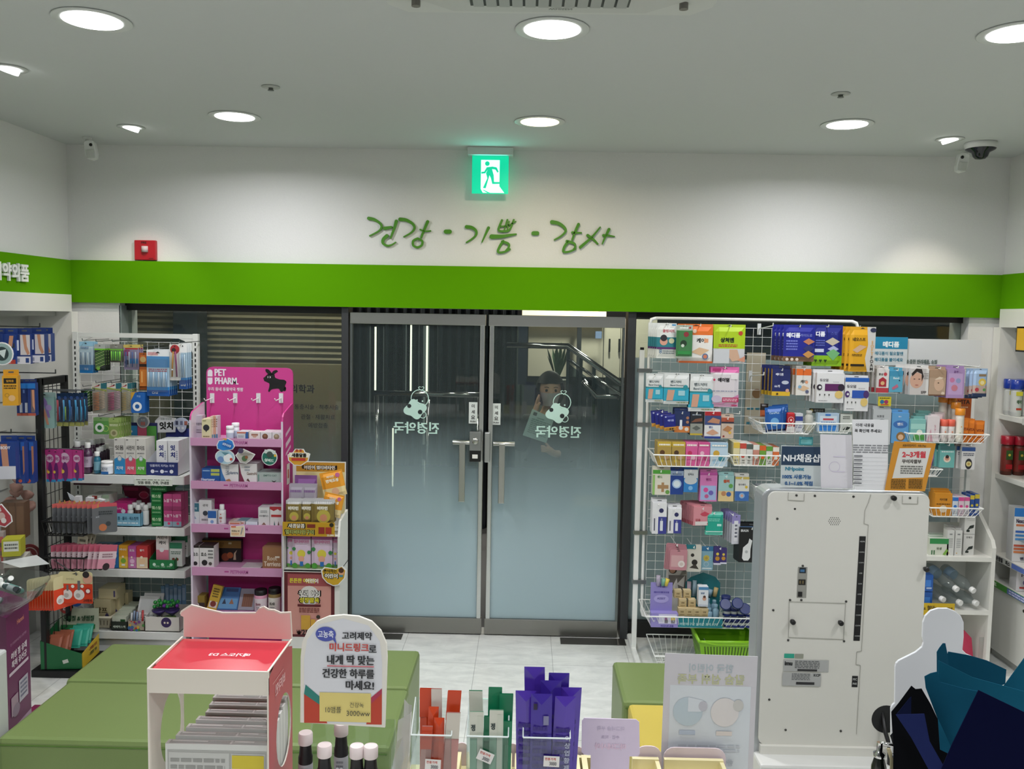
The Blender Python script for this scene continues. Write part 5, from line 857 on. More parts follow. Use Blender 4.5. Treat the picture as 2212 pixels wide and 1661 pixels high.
for i,(a,b2)in enumerate(((617,650),(650,672),(672,721))):
 vp((a,1081,b2 if i!=1 else 674,1130),4.712+(.012 if i==1 else 0),[(0,1,'#7c6a34'),(.84,1,'#c9c9cb')],[('t','비타민',.5,.66,.16,'#f0ece2',.8,.06),('c',.55,.3,.3,'#b7a84a'),('c',.55,.24,.16,'#c98a6a')]+[('r',.04+.08*j,.86,.06+.08*j,.99,'#9a9a9c')for j in range(12)],('left','middle','right')[i]+' gold and silver packet standing in the yellow banner tray',puff=.008,n=3,dy=.016,behind='gold and silver packet behind the '+('left','middle','right')[i]+' one in the banner tray',group=('left','middle','right')[i]+' gold packets',hole=False)
PV=[('t','멀티비타민',.5,.82,.1,'#c9679a',.8,.05),('c',.5,.45,.22,'#d8c84a'),('c',.5,.3,.16,'#e2a58c'),('r',.42,.08,.6,.22,'#2f6fb4'),('c',.1,.6,.1,'#3a7f4a'),('c',.92,.5,.1,'#3a7f4a'),('c',.15,.1,.14,'#4f9a3c'),('c',.85,.1,.14,'#4f9a3c')]
for i,(a,b2)in enumerate(((613,632),(626,667),(668,714),(712,726))):
 vp((a+2,1162,b2,1226),4.70 if i in(1,2)else 4.715,[(0,1,'#d6bfd6'),(.88,1,'#a8568f'),(0,.12,'#7a9a5a')],PV,('purple and white vitamin packet, half hidden at the left of its row','purple and white vitamin packet, left of the two full ones','purple and white vitamin packet, right of the two full ones','purple and white vitamin packet squeezed against the side panel')[i],puff=.006,n=2,dy=.014,behind='purple and white vitamin packet at the back of its row',group='purple vitamin packets in the lower row',hole=False,box=(at(a+1,1190,Y=4.69).x,at(b2,1190,Y=4.69).x,z1+.0,at(660,1161,Y=4.69).z))
for o in list(bpy.data.objects):
 if o.get('group')=='purple vitamin packets in the lower row' or(o.get('label','').startswith('purple and white vitamin')):o.location.y+=0.03
for i,(px,c1,c2)in enumerate((((624,1046,654,1090),'#5a4a34','#a9a2b0'),((654,1046,683,1090),'#4a4630','#a9a2b0'))):vp(px,4.80,[(0,1,c1),(.7,1,c2)],[('t','비타',.5,.3,.16,'#d9cfc0',.7,.05),('l',.1,.9,.9,.8,1,'#8a6a9a')],('dark','olive')[i]+' packet with a lilac top standing behind the gold packets',n=2,dy=.014,behind=('dark','olive')[i]+' lilac topped packet further back',group=('dark','olive')[i]+' lilac topped packets',hole=False,puff=.006,box=(at(px[0],1060,Y=4.80).x,at(px[2],1060,Y=4.80).x,zr,at(650,1046,Y=4.80).z))
vp((640,1028,683,1075),4.84,[(0,1,'#7f4f8c')],[('c',.2,.7,.2,'#a9a03a'),('c',.75,.75,.1,'#d9cfe0'),('c',.6,.55,.16,'#c97a3a'),('t','어린이',.45,.3,.16,'#e6d9ea',.7,.05)],'purple snack packet leaning behind the lilac topped ones',hole=False,puff=.009,box=(at(636,1050,Y=4.84).x,at(684,1050,Y=4.84).x,zr,at(660,1027,Y=4.84).z))
for i,(cx,cy,w2,h2,rt)in enumerate(((713,1046,.13,.145,-.22),(723,1092,.11,.13,.2))):
 a=at(cx,cy,Y=4.83-.07*i);o=vp(None,a.y,[(0,1,'#e39a2a'),(0,.35,'#e3cf9a')],[('t','비타민',.45,.8,.1,'#f5ead2',.7,.05),('t','면역조성',.5,.64,.13,'#f8f0dc',.8,.06),('c',.78,.82,.1,'#c96a9a'),('c',.55,.2,.16,'#dcb08c')],('orange snack packet tilted against the back board','orange snack packet tilted lower beside the side panel')[i],hole=False,puff=.008,box=(a.x-w2/2,a.x+w2/2,a.z-h2/2,a.z+h2/2),tilt=rt)
pop(645,988,.13,.095,4.765,[(.25,.8),(.35,1),(.72,1),(.78,.82),(1,.72),(.92,.3),(.6,0),(.3,.02),(.05,.3),(.02,.65)],'#d69a2e',[('r',.1,.5,.95,.78,'#e9e3d4'),('t','새콤달콤',.52,.63,.22,'#1a120c',.8,.08),('r',.2,.3,.8,.46,'#b8342c'),('r',.38,.84,.48,.98,'#a8402c'),('r',.54,.84,.64,.98,'#a8402c')],'yellow jar-shaped sign with white Korean words above the vitamin stand')
pop(720,1244,.145,.115,4.675,[(.03,.75),(.15,.92),(.6,.85),(.85,1),(1,.8),(.95,.4),(.7,.05),(.5,0),(.25,.15),(.08,.4)],'#c9a02a',[('t','편식하는',.38,.74,.17,'#1a120c',.6,.05),('t','어린이',.42,.5,.24,'#1a120c',.75,.14),('t','어린이',.42,.5,.22,'#f5f0e6',.72,.05),('c',.8,.68,.11,'#d9a07c'),('c',.8,.78,.1,'#4a2c1c'),('r',.73,.46,.87,.56,'#4a8a9a')],'yellow heart-shaped sign with a child face clipped to the vitamin stand corner')
# ================================================================ black grid rack and the left wall
BM=M('#0d0e10',.45);bx=-2.60;y0_,y1_=4.62,4.875
br_=empty('grid_rack',(bx,4.8,0),'black floor rack with a wire grid, hooks and baskets in front of the white rack','display rack')
for k,y in enumerate((y0_,y1_)):local(MB().box(bx-.018,bx+.012,y-.018,y+.018,.04,1.64,BM).build('upright',bevel=.003),br_)
local(MB().box(bx-.018,bx+.012,y0_,y1_,1.60,1.64,BM).build('top_bar',bevel=.003),br_)
mb=MB()
for i in range(1,6):y=y0_+(y1_-y0_)*i/6;mb.tube([(bx,y,.2),(bx,y,1.62)],.0022,BM,4)
for i in range(20):z=.2+i*.073;mb.tube([(bx+.003,y0_,z),(bx+.003,y1_,z)],.0022,BM,4)
local(mb.build('wire_grid'),br_)
local(MB().box(bx-.07,bx+.50,4.59,4.89,0,.04,BM).build('base',bevel=.004),br_)
mb=MB();HK2=M('#7f8487',.3,.8)
# bars run out from the grid to the right (towards the aisle)
def bar(px0,px1,py,Y,m_=HK2):a=at(px1,py,Y=Y);mb.tube([(bx,Y,a.z),(a.x,Y,a.z),(a.x,Y-.006,a.z+.014)],.003,m_,6)
bar(80,204,843,4.66);bar(80,178,970,4.64);bar(80,165,845,4.75);local(mb.build('hooks'),br_)
card((77,848,117,925),4.645,'#8fb3ae',[('r',0,.88,1,1,'#a5c2bd'),('c',.22,.92,.12,'#b56a55'),('p',[(.42,.9),(.62,.76),(.78,.3),(.66,.3),(.4,.78)],'#8d74b0'),('p',[(.3,.5),(.5,.55),(.64,.3),(.72,.1),(.6,.1),(.46,.35),(.28,.42)],'#c98f78'),('c',.72,.58,.16,'#a48fc0'),('c',.2,.42,.1,'#b9d2d0'),('l',.1,.4,.22,.1,2,'#557a78')],'mint green card with a purple razor at the front of the black rack',n=2,dy=.02,behind='mint green razor card behind the front one',group='mint razor cards',name='product_card',cat='product card')
for i in range(5):
 a=118+i*13;card((a,850,a+14 if i<4 else a+8,921),4.65-.002*i,'#20395c',[('r',0,.0,1,.12,'#a9a85c'),('c',.5,.86,.3,'#3b5c9c')],('children toothbrush pack, first beside the mint card','children toothbrush pack, second beside the mint card','children toothbrush pack, third beside the mint card','children toothbrush pack, fourth beside the mint card','children toothbrush pack with a bright cyan handle, last on the bar')[i],blister=.012,bz=(.12,.85),items=[('tube',[(.35,.16),(.45,.5),(.35,.8)],.14,['#b0404c','#4c9cc8','#2c74b4','#3c94c4','#38a8d8'][i]),('tube',[(.7,.2),(.68,.6)],.1,['#3c6c9c','#8fb84c','#2c5c94','#4a8cb8','#2f9cd0'][i])],cat='toothbrush pack',name='toothbrush_pack',rz=-.25,n=2,dy=.03,behind='blue toothbrush pack in the second layer of the bar',group='blue children toothbrush packs')
for i,(a,w2)in enumerate(((95,26),(108,26),(123,34),(154,24))):card((a,970+i%2*2,a+w2,1041-i*1),4.64-.004*i,'#b83d84',[('r',0,.0,1,.08,'#2f8fc4'),('c',.5,.72,.34,'#d9b9cf'),('t','스웨이드',.5,.72,.12,'#9c2f74',.6,.05),('c',.4,.32,.2,'#d9a83c'),('c',.52,.3,.2,'#6a2a6c',.3),('c',.36,.3,.12,'#e8c24c')],('farthest left pink sponge card on the lower bar','second pink sponge card on the lower bar','front pink sponge card with a big pale word on the lower bar','last pink sponge card near the mouthwash bottles')[i],cat='product card',name='product_card',n=2,dy=.02,behind='pink sponge card in the back layer of the lower bar',group='pink sponge cards',rz=-.15)
for i in range(2):pouch((80+i*8,975,92+i*8,1052),4.64,[(0,1,'#8b9088')],[('r',.2,.1,.4,.8,'#b5b9b1')],('grey plastic sleeve hanging beside the black upright','second grey plastic sleeve beside the black upright')[i],puff=.006)
# baskets of the black rack
def bkt(ztp,zbt,x1px,lab):return basket(bx+.014,at(x1px,1140,Y=4.62).x,4.58,4.87,ztp,zbt,lab,mt=BM,sp=.035,taper=.012,r=.0022)
z1=at(140,1126,Y=4.6).z;z0=at(140,1152,Y=4.6).z-.01;bkt(z1,z0,190,'upper black wire basket full of grey mask packets')
for i in range(10):
 x=bx+.035+i*.027;o=card(None,4.645,'#5f6266',[('r',0,.86,1,1,'#c4605c'),('p',[(.25,.86),(.4,1.1),(.6,.86)],'#b9834c'),('l',.2,.8,.6,.5,1,'#8f9499')]if i<9 else[('r',0,.88,1,1,'#c4505c'),('c',.35,.18,.18,'#b9704a'),('c',.6,.3,.12,'#3a3f44'),('l',.15,.8,.75,.6,2,'#33373c')],('grey pantyhose packet with a coral edge in the upper black basket','grey packet with a photo at the right end of the upper black basket')[i==9],cat='packet',name='flat_packet',hole=False,box=(x,x+.11,z0+.008,z0+.17),rz=1.1 if i<9 else.35,group='grey packets in the upper black basket' if i<9 else None)
for i in range(3):
 o=carton(None,4.66+i*.03,'#c9c9cc',[('t','Cream',.5,.5,.25,'#2c2c34',.9,.03)],('white cream box standing upright in the upper black basket','white cream box leaning in the upper black basket','white cream box at the corner of the upper black basket')[i],d=.03,box=(at(164+i*10,1100,Y=4.66).x,at(176+i*11,1100,Y=4.66).x,z0+.01,z0+.2-.012*i));o.rotation_euler=(0,(-.05,.08,.22)[i],0)
mb=MB();a=at(157,1075,Y=4.7);mb.ext([(a.x-.03,4.7,a.z+.03),(a.x+.02,4.7,a.z+.0),(a.x+.03,4.7,a.z-.025),(a.x-.015,4.7,a.z-.01)],(0,.002,0),M('#d5dbe0',.3));mb.tube([(a.x+.02,4.702,a.z-.02),(a.x+.05,4.72,z0+.1)],.002,WHITE,5);thing(mb.build('price_tag'),'small tilted white price tag sticking out of the upper black basket','tag')
z1=at(140,1203,Y=4.6).z;z0=at(140,1228,Y=4.6).z-.01;bkt(z1,z0,188,'lower black wire basket full of pink and white packets')
for i in range(10):
 x=bx+.03+i*.03;card(None,4.64,'#cdb9c0',[('r',0,.72,1,1,'#b5566c'),('r',0,0,1,.4,'#c98a9c'),('c',.5,.08,.2,'#2a1a20'),('l',.2,.8,.65,.45,2,'#8c6a74')],'pink topped pantyhose packet in the lower black basket',cat='packet',name='flat_packet',hole=False,box=(x,x+.1,z0+.006,z0+.135),rz=.95,group='pink packets in the lower black basket',tilt=.02*i)
for i in range(3):card(None,4.66+i*.02,'#c9c4ae',[('r',.1,.1,.9,.4,'#8a8468'),('l',.2,.8,.9,.6,2,'#5c584a')],('cream','second cream','third cream')[i]+' packet leaning out of the lower black basket',cat='packet',name='flat_packet',hole=False,box=(at(174+i*5,1200,Y=4.68).x,at(196+i*5,1200,Y=4.68).x,z0+.01,z0+.18),tilt=.15+.08*i)
# orange spoon cards on a bar towards the viewer
mb=MB();a=at(165,1242,Y=4.36);thing(MB().tube([(a.x-.3,4.66,a.z),(a.x,4.36,a.z),(a.x,4.354,a.z+.015)],.003,HK2,6).build('display_hook'),'thin metal hook carrying the orange spoon cards','hook')
OC=[('r',0,0,1,.62,'#d8401c'),('c',.25,.28,.15,'#e5e2de'),('c',.22,.25,.07,'#b9b6b0'),('c',.6,.28,.16,'#e5e2de'),('c',.57,.25,.07,'#b9b6b0'),('r',.23,.4,.29,.58,'#6c6a6c'),('r',.56,.42,.64,.72,'#6c6a6c'),('c',.1,.52,.05,'#efece4'),('c',.42,.54,.05,'#efece4'),('c',.7,.55,.05,'#efece4'),('c',.87,.4,.09,'#a8242c'),('c',.87,.4,.06,'#f0e8e0'),('c',.87,.78,.14,'#d9a48c'),('c',.82,.92,.1,'#2a2224'),('t','보이세요',.35,.78,.06,'#8a8468',.4),('t','고리집게',.85,.1,.09,'#1d1412',.25,.03)]
card((127,1235,200,1303),4.36,'#d9d0a0',OC,'front orange and cream card with two white spoons, facing the aisle',cat='product card',name='spoon_card')
for i in range(11):a=at(124-i*5.2,1240+i*.5,Y=4.38+.022*i);card(None,a.y,'#cfc79c',OC[:3],'orange and cream spoon card in the fanned row behind the front one',cat='product card',name='spoon_card',box=(a.x-.03,a.x+.13,a.z-.17,a.z),rz=1.15-.03*i,group='fanned orange spoon cards')
# green display box on the black base
fx0=at(88,1440,Y=4.60).x;T=Matrix.Translation((fx0,4.60,.042))@Matrix.Rotation(.1,4,'Z');r=empty('display_box',(fx0,4.6,.042),'green and yellow open card box of heat packs on the black rack base','display box')
GB=M('#12693a',.45);W2,D2=.22,.24;tp=lambda x,y,z:T@Vector((x,y,z))
mb=MB();mb.ext([tp(0,0,0),tp(W2,0,0),tp(W2,0,.085),tp(0,0,.16)],T.to_3x3()@Vector((0,.002,0)),GB);mb.ext([tp(W2,0,0),tp(W2,D2,0),tp(W2,D2,.11),tp(W2,0,.085)],T.to_3x3()@Vector((-.002,0,0)),M('#d8b832',.45));mb.ext([tp(0,0,0),tp(0,D2,0),tp(0,D2,.2),tp(0,0,.16)],T.to_3x3()@Vector((.002,0,0)),GB);mb.ext([tp(0,0,0),tp(W2,0,0),tp(W2,D2,0),tp(0,D2,0)],(0,0,.002),GB)
mb.art(tp(.12,-.001,.03),T.to_3x3()@Vector((1,.0,.3)),T.to_3x3()@Vector((-.3,0,1)),.03,.02,[('r',0,0,1,1,'#d8dcd4')]);mb.art(tp(W2+.001,.01,.02),T.to_3x3()@Vector((0,1,0)),(0,0,1),.27,.07,[('t','• 온찜질 효과',.5,.75,.28,'#8c2a1c',.9,.04),('t','• 냉찜질 가능',.5,.35,.28,'#2a4a2c',.9,.04)]);local(mb.build('box_body'),r)
mb=MB();mb.ext([tp(.0,D2,.12),tp(W2,D2,.12),tp(W2-.01,D2+.03,.25),tp(0,D2+.03,.25)],T.to_3x3()@Vector((0,.002,0)),M('#b9c0a8',.5));mb.art(tp(.01,D2-.004,.14),(1,.1,0),T.to_3x3()@Vector((0,.24,1)),.19,.1,[('t','온찜질 & 냉찜질',.5,.6,.3,'#1f4a2c',.9,.05),('r',0,0,1,.25,'#2c7a44')]);local(mb.build('header'),r)
for s,(dx,dz,c,t_)in enumerate(((.09,.30,'#2456a8','냉'),(.03,.26,'#b8342c','온'))):
 c0=tp(dx,D2+.02,dz);mb=MB().lathe([(.036,0),(.036,.003)],M(c,.4),Matrix.Translation(c0)@Matrix.Rotation(PI/2,4,'X'),20);mb.art(c0+Vector((-.02,-.0035,-.02)),(1,0,0),(0,0,1),.04,.04,[('t',t_,.5,.5,.8,'#eef0f4',.9,.04)]);local(mb.build('round_badge'),r)
for i in range(9):
 c=('#b56a50','#2f9c86')[i>3];o=pouch(None,4.7,[(0,1,c)],[],'brown heat pack in the green display box' if i<4 else 'teal cold pack in the green display box',puff=.004,hole=False,group='brown heat packs' if i<4 else 'teal cold packs',cat='packet',name='gel_pack',box=(0,.075,0,.11),rough=.2);o.location=tp(.06+(i%2)*.03+(i>3)*.07,.06+i*.024,.175);o.rotation_euler=(-.55,.0,.1)
# ---- back wall of the left alcove: hooks with navy support boxes (fronts turned to the aisle)
mb=MB().box(-3.025,-3.018,3.4,5.0,.3,1.95,LAMD)
for k in range(9):mb.box(-3.018,-3.012,3.4,5.0,.45+k*.17,.452+k*.17,M('#7f8381',.6))
struct(mb.build('wall_slat_panel'))
mb=MB();HD=M('#35383a',.35,.6)
def wb(px,py,Y,py2=None):a=at(px,py,Y=Y);mb.tube([(-3.012,Y,a.z),(a.x,Y,a.z),(a.x,Y,a.z+.02)],.003,HD,6)
wb(86,706,4.55);wb(120,806,4.5);wb(30,750,4.3);wb(80,935,4.5);wb(24,935,4.3);thing(mb.build('wall_hooks'),'dark metal hooks holding navy support boxes on the left wall','hook')
NB='#142f6e'
def support(px,Y,lab,rz=.25,extra=None,**k):
 return carton(px,Y,NB,(extra or[('p',[(.35,.3),(.98,.3),(.98,.98),(.35,.98)],'#c9c2c4'),('p',[(.5,.98),(.72,.98),(.78,.6),(.95,.36),(.8,.3),(.62,.5)],'#b98468'),('r',.12,.45,.26,.8,'#dfe3ec')])+[('r',0,0,1,.25,'#d3d2da'),('r',.68,.04,.9,.2,'#1d3a78'),('r',.08,.06,.3,.18,'#8f93a4')],lab,rz=rz,sides=NB,top='#1b3f8c',tab=.03,**k)
support((34,722,64,786),4.45,'navy ankle support box, left of the two with white lower ends',d=.07,n=2,vec=(-.015,.09,0),behind='navy ankle support box deeper on its hook',group='navy ankle support boxes')
support((66,721,95,783),4.5,'navy ankle support box, right of the two with white lower ends',d=.07,n=2,vec=(-.015,.09,0),behind='navy ankle support box at the back of the right hook',group='navy ankle support boxes on the right hook')
carton((6,722,33,786),4.42,'#15357c',[('p',[(.55,.95),(.85,.95),(.7,.5),(.5,.2),(.9,.1),(.3,.1),(.4,.4)],'#c08a6c'),('r',.1,.0,.95,.14,'#b03c30'),('t','ETC',.4,.07,.08,'#e8d0cc',.5)],'navy box with a foot picture and red stripe on the left wall',d=.06,rz=.2,top='#1b3f8c',tab=.03)
carton((-12,722,5,784),4.4,'#153070',[('r',.2,.1,.8,.3,'#b9c2d8')],'navy box cut by the left edge on the upper wall hooks',d=.06,rz=.2,top='#1b3f8c',tab=.03)
carton((7,812,37,876),4.3,'#d29a24',[('r',.1,.74,.9,.92,'#17130e'),('t','일회용',.5,.83,.08,'#d29a24',.7,.04),('l',.1,.9,.7,.55,2,'#2a2010'),('c',.6,.25,.22,'#d9b07c'),('o',.3,.35,.14,'#7a6a2c')],'bright yellow and black elastic bandage box on the left wall',d=.05,rz=.3,sides='#b9861c',tab=.03)
for i in range(3):carton((37+i*12,828,56+i*10,898),4.5-.03*i,NB,[('r',.4,.1,.9,.8,'#6a5a5c')if i==2 else('r',.3,.1,.6,.4,'#c2cada'),('r',0,.84,1,1,'#1f74c4'),('p',[(.55,.8),(.85,.8),(.9,.15),(.6,.3)],'#c08a6c')if i==2 else('r',.1,.7,.3,.8,'#5a76b0'),('r',0,0,1,.08,'#a8503c')],('navy support box nearest the yellow one','navy support box, middle of three beside the yellow one','navy support box with a leg picture behind the black post')[i],d=.05,rz=.25,tab=.02)
for i,(a,b2,nm)in enumerate(((0,32,'large navy and white knee support box with two legs, at the left edge'),(34,52,'narrow navy support box beside the two-leg one'),(50,72,'navy support box with a long white label next to the black post'))):
 carton((a,955,b2,1044 if i else 1035),4.35+.08*i,'#16387e',[('p',[(.1,.95),(.5,.95),(.6,.3),(.2,.3)],'#b9846c'),('r',.0,0,1,.35,'#c9cad4'),('t','BODY',.4,.85,.08,'#dfe3ee',.6,.04)]if i==0 else[('r',.3,.15,.5,.7,'#c6cde0'),('r',.6,.8,1,1,'#2a5cac'),('p',[(.8,.9),(1,.9),(1,.3),(.85,.2)],'#a8745c'),('c',.5,.06,.2,'#b8503c')],nm,d=.06,rz=.22,tab=.03)
for i in range(3):carton((3+i*16,1086,20+i*16,1163),4.45,'#5d4433',[('r',.1,.1,.9,.9,'#6a4f3c')],('first','second','third')[i]+' brown folded support package on the low left shelf',d=.08,rz=.2)
for i,(xa,xb,ya,yb,c,c2,nm)in enumerate(((6,42,1166,1202,'#a8a832','#cfd2c8','yellow green box standing behind the flat white ones'),(10,52,1203,1226,'#b5b4ac','#8a8c84','flat white and grey box lying on the low left shelf'),(0,8,1150,1240,'#a89c98','#b9605c','pale box cut by the left edge on the low shelf'))):
 carton((xa,ya,xb,yb),4.3+.05*i,c,[('r',.1,.3,.9,.9,c2),('l',.15,.85,.8,.4,2,'#5c6058')],nm,d=.1,rz=.3)
mb=MB();rr=random.Random(5)
for k in range(7):T2=Matrix.Translation((-2.80+rr.uniform(-.05,.05),4.75+rr.uniform(-.05,.05),.92+.03*k-.05));mb.lathe([(.01,-.02),(.03,0),(.035,.02),(.02,.03),(.0,.02)],M('#b08a80',.6),T2@Matrix.Rotation(rr.uniform(-.8,.8),4,'X'),10)
for k in range(5):mb.tube([(-2.81,4.75,.66),(-2.80+rr.uniform(-.05,.05),4.75,.86+.03*k)],.003,M('#3a4a34',.6),4)
thing(mb.build('silk_flowers'),'dusty pink artificial flowers seen behind the black grid','flowers')
mb=MB().lathe([(.062,0),(.062,.004)],M('#7f2f34',.5),Matrix.Translation(at(66,1198,Y=4.8))@Matrix.Rotation(PI/2,4,'X'),24);c=at(66,1198,Y=4.79);mb.art(c+Vector((-.04,-.004,-.04)),(1,0,0),(0,0,1),.08,.08,[('o',.5,.5,.55,'#a89a94',.55,.12),('p',[(.5,.85),(.62,.55),(.9,.4),(.6,.3),(.5,.1),(.42,.35),(.1,.45),(.4,.55)],'#a89a94')]);thing(mb.build('round_sign'),'round dark red sign with a pale star seen behind the black grid','sign')
slab('trim_low_shelf',-3.02,-2.70,3.7,4.56,.70,.72,LAMD);slab('trim_low_shelf_upper',-3.02,-2.72,3.9,4.58,.835,.85,LAMD)
pop(4,836-72,.11,.11,4.1,CIR,'#8fa8a8',[('c',.5,.5,.3,'#2a3a3c'),('p',[(.3,.6),(.7,.7),(.6,.3)],'#c9d6d6')],'round silver and dark sticker sign at the left edge above the yellow box')
pop(3,1115,.09,.11,3.9,[(.1,.2),(.5,0),(.95,.15),(1,.4),(.7,1),(.4,.95),(0,.5)],'#a83c44',[('c',.5,.5,.2,'#c9aaa4'),('r',.2,.7,.6,.85,'#d0c6c2'),('c',.55,.3,.14,'#d9d2ce')],'red cut-out price sign with pale figures at the left edge',-.3)
# acrylic tray with bottles, purple stand, white cabinet corner
r=empty('display_stand',(-2.26,3.75,0),'dark purple cardboard stand with white Korean print at the lower left','display stand')
PU=M('#6a1f52',.45);q=[(62,1305),(12,1305)];a=at(62,1310,Y=3.82);b_=at(12,1310,Y=3.58)
mb=MB();A0=Vector((b_.x,3.58,0));A1=Vector((a.x+.0,3.82,0));zt=.70;mb.ext([A0,A1,A1+Vector((0,0,zt)),A0+Vector((0,0,zt))],(-.2,.12,0),PU)
U=(A1-A0).normalized();W_=(A1-A0).length;mb.art(A0,U,(0,0,1),W_,zt,[('r',0,0,1,.28,'#b99ab4'),('t','PRO-CALM',.5,.22,.035,'#2c1a28',.8,.04),('t','Hamni',.6,.92,.03,'#d98a7c',.5,.03),('t','한 스위트바이오틱스 프로젝트',.5,.81,.018,'#c9a0bc',.85),('t','여성 질 유래',.5,.735,.045,'#e9dde6',.85,.05),('t','특허 유산균',.5,.68,.045,'#e9dde6',.85,.05),('r',.05,.62,.9,.64,'#d8c8d4'),('r',.45,.4,.85,.54,'#c4c2cc'),('r',.1,.36,.4,.48,'#a9929f'),('c',.3,.38,.16,'#8c7a8a',.04),('l',.5,.8,.53,.42,4,'#7a7f94')]);local(mb.build('body'),r)
mb=MB();a=at(75,1570,Z=.002);mb.box(a.x-.13,a.x+.17,a.y-.05,a.y+.23,.0,.004,M('#7a1c4c',.5));thing(mb.build('base_sheet'),'dark magenta base sheet on the floor beside the green bench','floor sheet')
tr=empty('acrylic_tray',(-2.2,3.62,zt),'round clear acrylic tray full of small bottles at the left edge','tray');zt2=.83
mb=MB();T=Matrix.Translation((-2.27,3.62,zt2));mb.lathe([(.10,-.115),(.2,-.05),(.225,.0),(.228,.004),(.222,.003),(.19,-.05),(.09,-.11)],ACR,T,30);local(mb.build('bowl'),tr);local(MB().lathe([(.04,zt),(.04,zt2-.11)],ACR,Matrix.Translation((-2.27,3.62,0)),14).build('foot'),tr)
rr=random.Random(9)
for i in range(12):
 a=rr.uniform(0,6.28);p=Vector((-2.27+.12*math.cos(a),3.62+.1*math.sin(a),zt2-.045+.02*(i%3)))
 bottle(p.x,p.y,p.z,.085,.013,['#c9d0d4','#3a4a4c','#7fb0a8','#e0e0dc','#55605f'][i%5],'#f0f2f0' if i%3 else '#1a2228','small white capped bottle lying in the round acrylic tray',group='small bottles in the acrylic tray',lab=(.1,.6,['#5f8f88','#8f9a9c'][i%2]),neck=.7).rotation_euler=(1.2+rr.uniform(-.2,.3),rr.uniform(-.5,.5),rr.uniform(-2,1))
mb=MB();a=at(62,1222,Y=3.6);mb.add([a+Vector((-.12,0,.015)),a+Vector((-.02,-.03,0)),a+Vector((.09,.0,.01)),a+Vector((.0,.06,.03))],[(0,1,2,3)],clear('#dfe3e2',.9,.1,.5));thing(mb.build('plastic_sleeve'),'shiny clear plastic sleeve lying over the round acrylic tray','packaging')
mb=MB();a=at(16,1395,Y=3.2);mb.box(-2.4,a.x,3.0,3.2,0,a.z-.01,M('#b9bcbb',.4));thing(mb.build('side_table',bevel=.01),'pale grey cabinet corner at the left edge beside the purple stand','cabinet')
carton(None,3.03,'#23303c',[('l',.2,.9,.8,.2,2,'#c9d4d8')],'dark navy box with white print on the pale cabinet at the left edge',d=.12,box=(-2.2,a.x-.01,a.z-.01,a.z+.03),top='#1d2a36')
# ================================================================ benches
GV=nodes_mat('green_leatherette',(.165,.23,.075),.42,.25,500,.03,.4);YV=nodes_mat('yellow_leatherette',(.58,.46,.085),.45,.25,500,.03,.4);PIP=M('#4a6a26',.5)
def bench(x0,x1,y0,y1,mt,lab,z=.43):
 r=empty('bench',((x0+x1)/2,(y0+y1)/2,0),lab,'bench')
 o=local(MB().box(x0,x1,y0,y1,.03,z-.003,mt).build('body',bevel=.018),r);s=MB();e=.0
 for dz in(0,):s.tube([(x0+.012,y0-.001,z-.03),(x1-.012,y0-.001,z-.03)],.0025,PIP if mt is GV else M('#a8851c',.5),6)
 local(s.build('seam_piping'),r)
 for i,(x,y)in enumerate(((x0+.05,y0+.05),(x1-.05,y0+.05),(x0+.05,y1-.05),(x1-.05,y1-.05))):local(MB().box(x-.02,x+.02,y-.02,y+.02,0,.032,BLACK).build('foot'),r)
bench(-1.95,-.475,3.60,4.03,GV,'long green leatherette bench at the left, farther from the counter')
bench(-1.93,-.47,3.085,3.592,GV,'long green leatherette bench at the left, nearer to the counter')
bench(.43,1.55,3.515,3.95,GV,'green leatherette bench at the right beyond the yellow one',.43)
bench(.45,1.55,3.05,3.507,YV,'yellow leatherette bench at the right in front of the green one',.43)
# ================================================================ right: white wire racks
RY=5.15;wr=empty('wire_rack',(1.33,RY,0),'white wire grid rack on T-legs with hooks and baskets, right of the doors','display rack')
x0,x1,z0,z1=.728,1.942,.225,2.018;mb=MB()
cr_=.035
fr_=[(x0+cr_,z1),(x1-cr_,z1),(x1-.01,z1-.01),(x1,z1-cr_),(x1,z0+cr_),(x1-cr_,z0),(x0+cr_,z0),(x0+.008,z0+.008),(x0,z0+cr_),(x0,z1-cr_),(x0+.008,z1-.008),(x0+cr_,z1)]
mb.tube([(x,RY,z)for x,z in fr_],.0095,WIRE,8);local(mb.build('frame',smooth=True),wr)
mb=MB();grid(mb,x0+.02,x1-.02,z0+.03,z1-.05,RY,.0525,.0013,WIRE);local(mb.build('wire_grid'),wr)
for sx in(.672,1.955):
 mb=MB().box(sx,sx+.028,RY-.012,RY+.012,.03,1.83 if sx<1 else 1.72,WIRE);mb.box(sx+.004,sx+.024,RY-.012,RY+.012,1.83 if sx<1 else 1.72,1.845 if sx<1 else 1.735,BLACK);local(mb.build('leg'),wr)
 mb=MB().box(sx-.002,sx+.028,4.86,5.38,.006,.034,WIRE);local(mb.build('foot_bar',bevel=.004),wr)
 for zc in(1.71,1.39,.74,.44):local(MB().box(sx-.008,sx+.075 if sx<1 else sx+.036,RY-.02,RY+.016,zc-.011,zc+.011,M('#8d9293',.3,.7)).build('clamp'),wr)
FRY=4.95
mb=MB()
def hk(px,py,Y=FRY,mt=None):a=at(px,py,Y=Y);hook(mb,a.x,a.z,RY,Y-.02,mt)
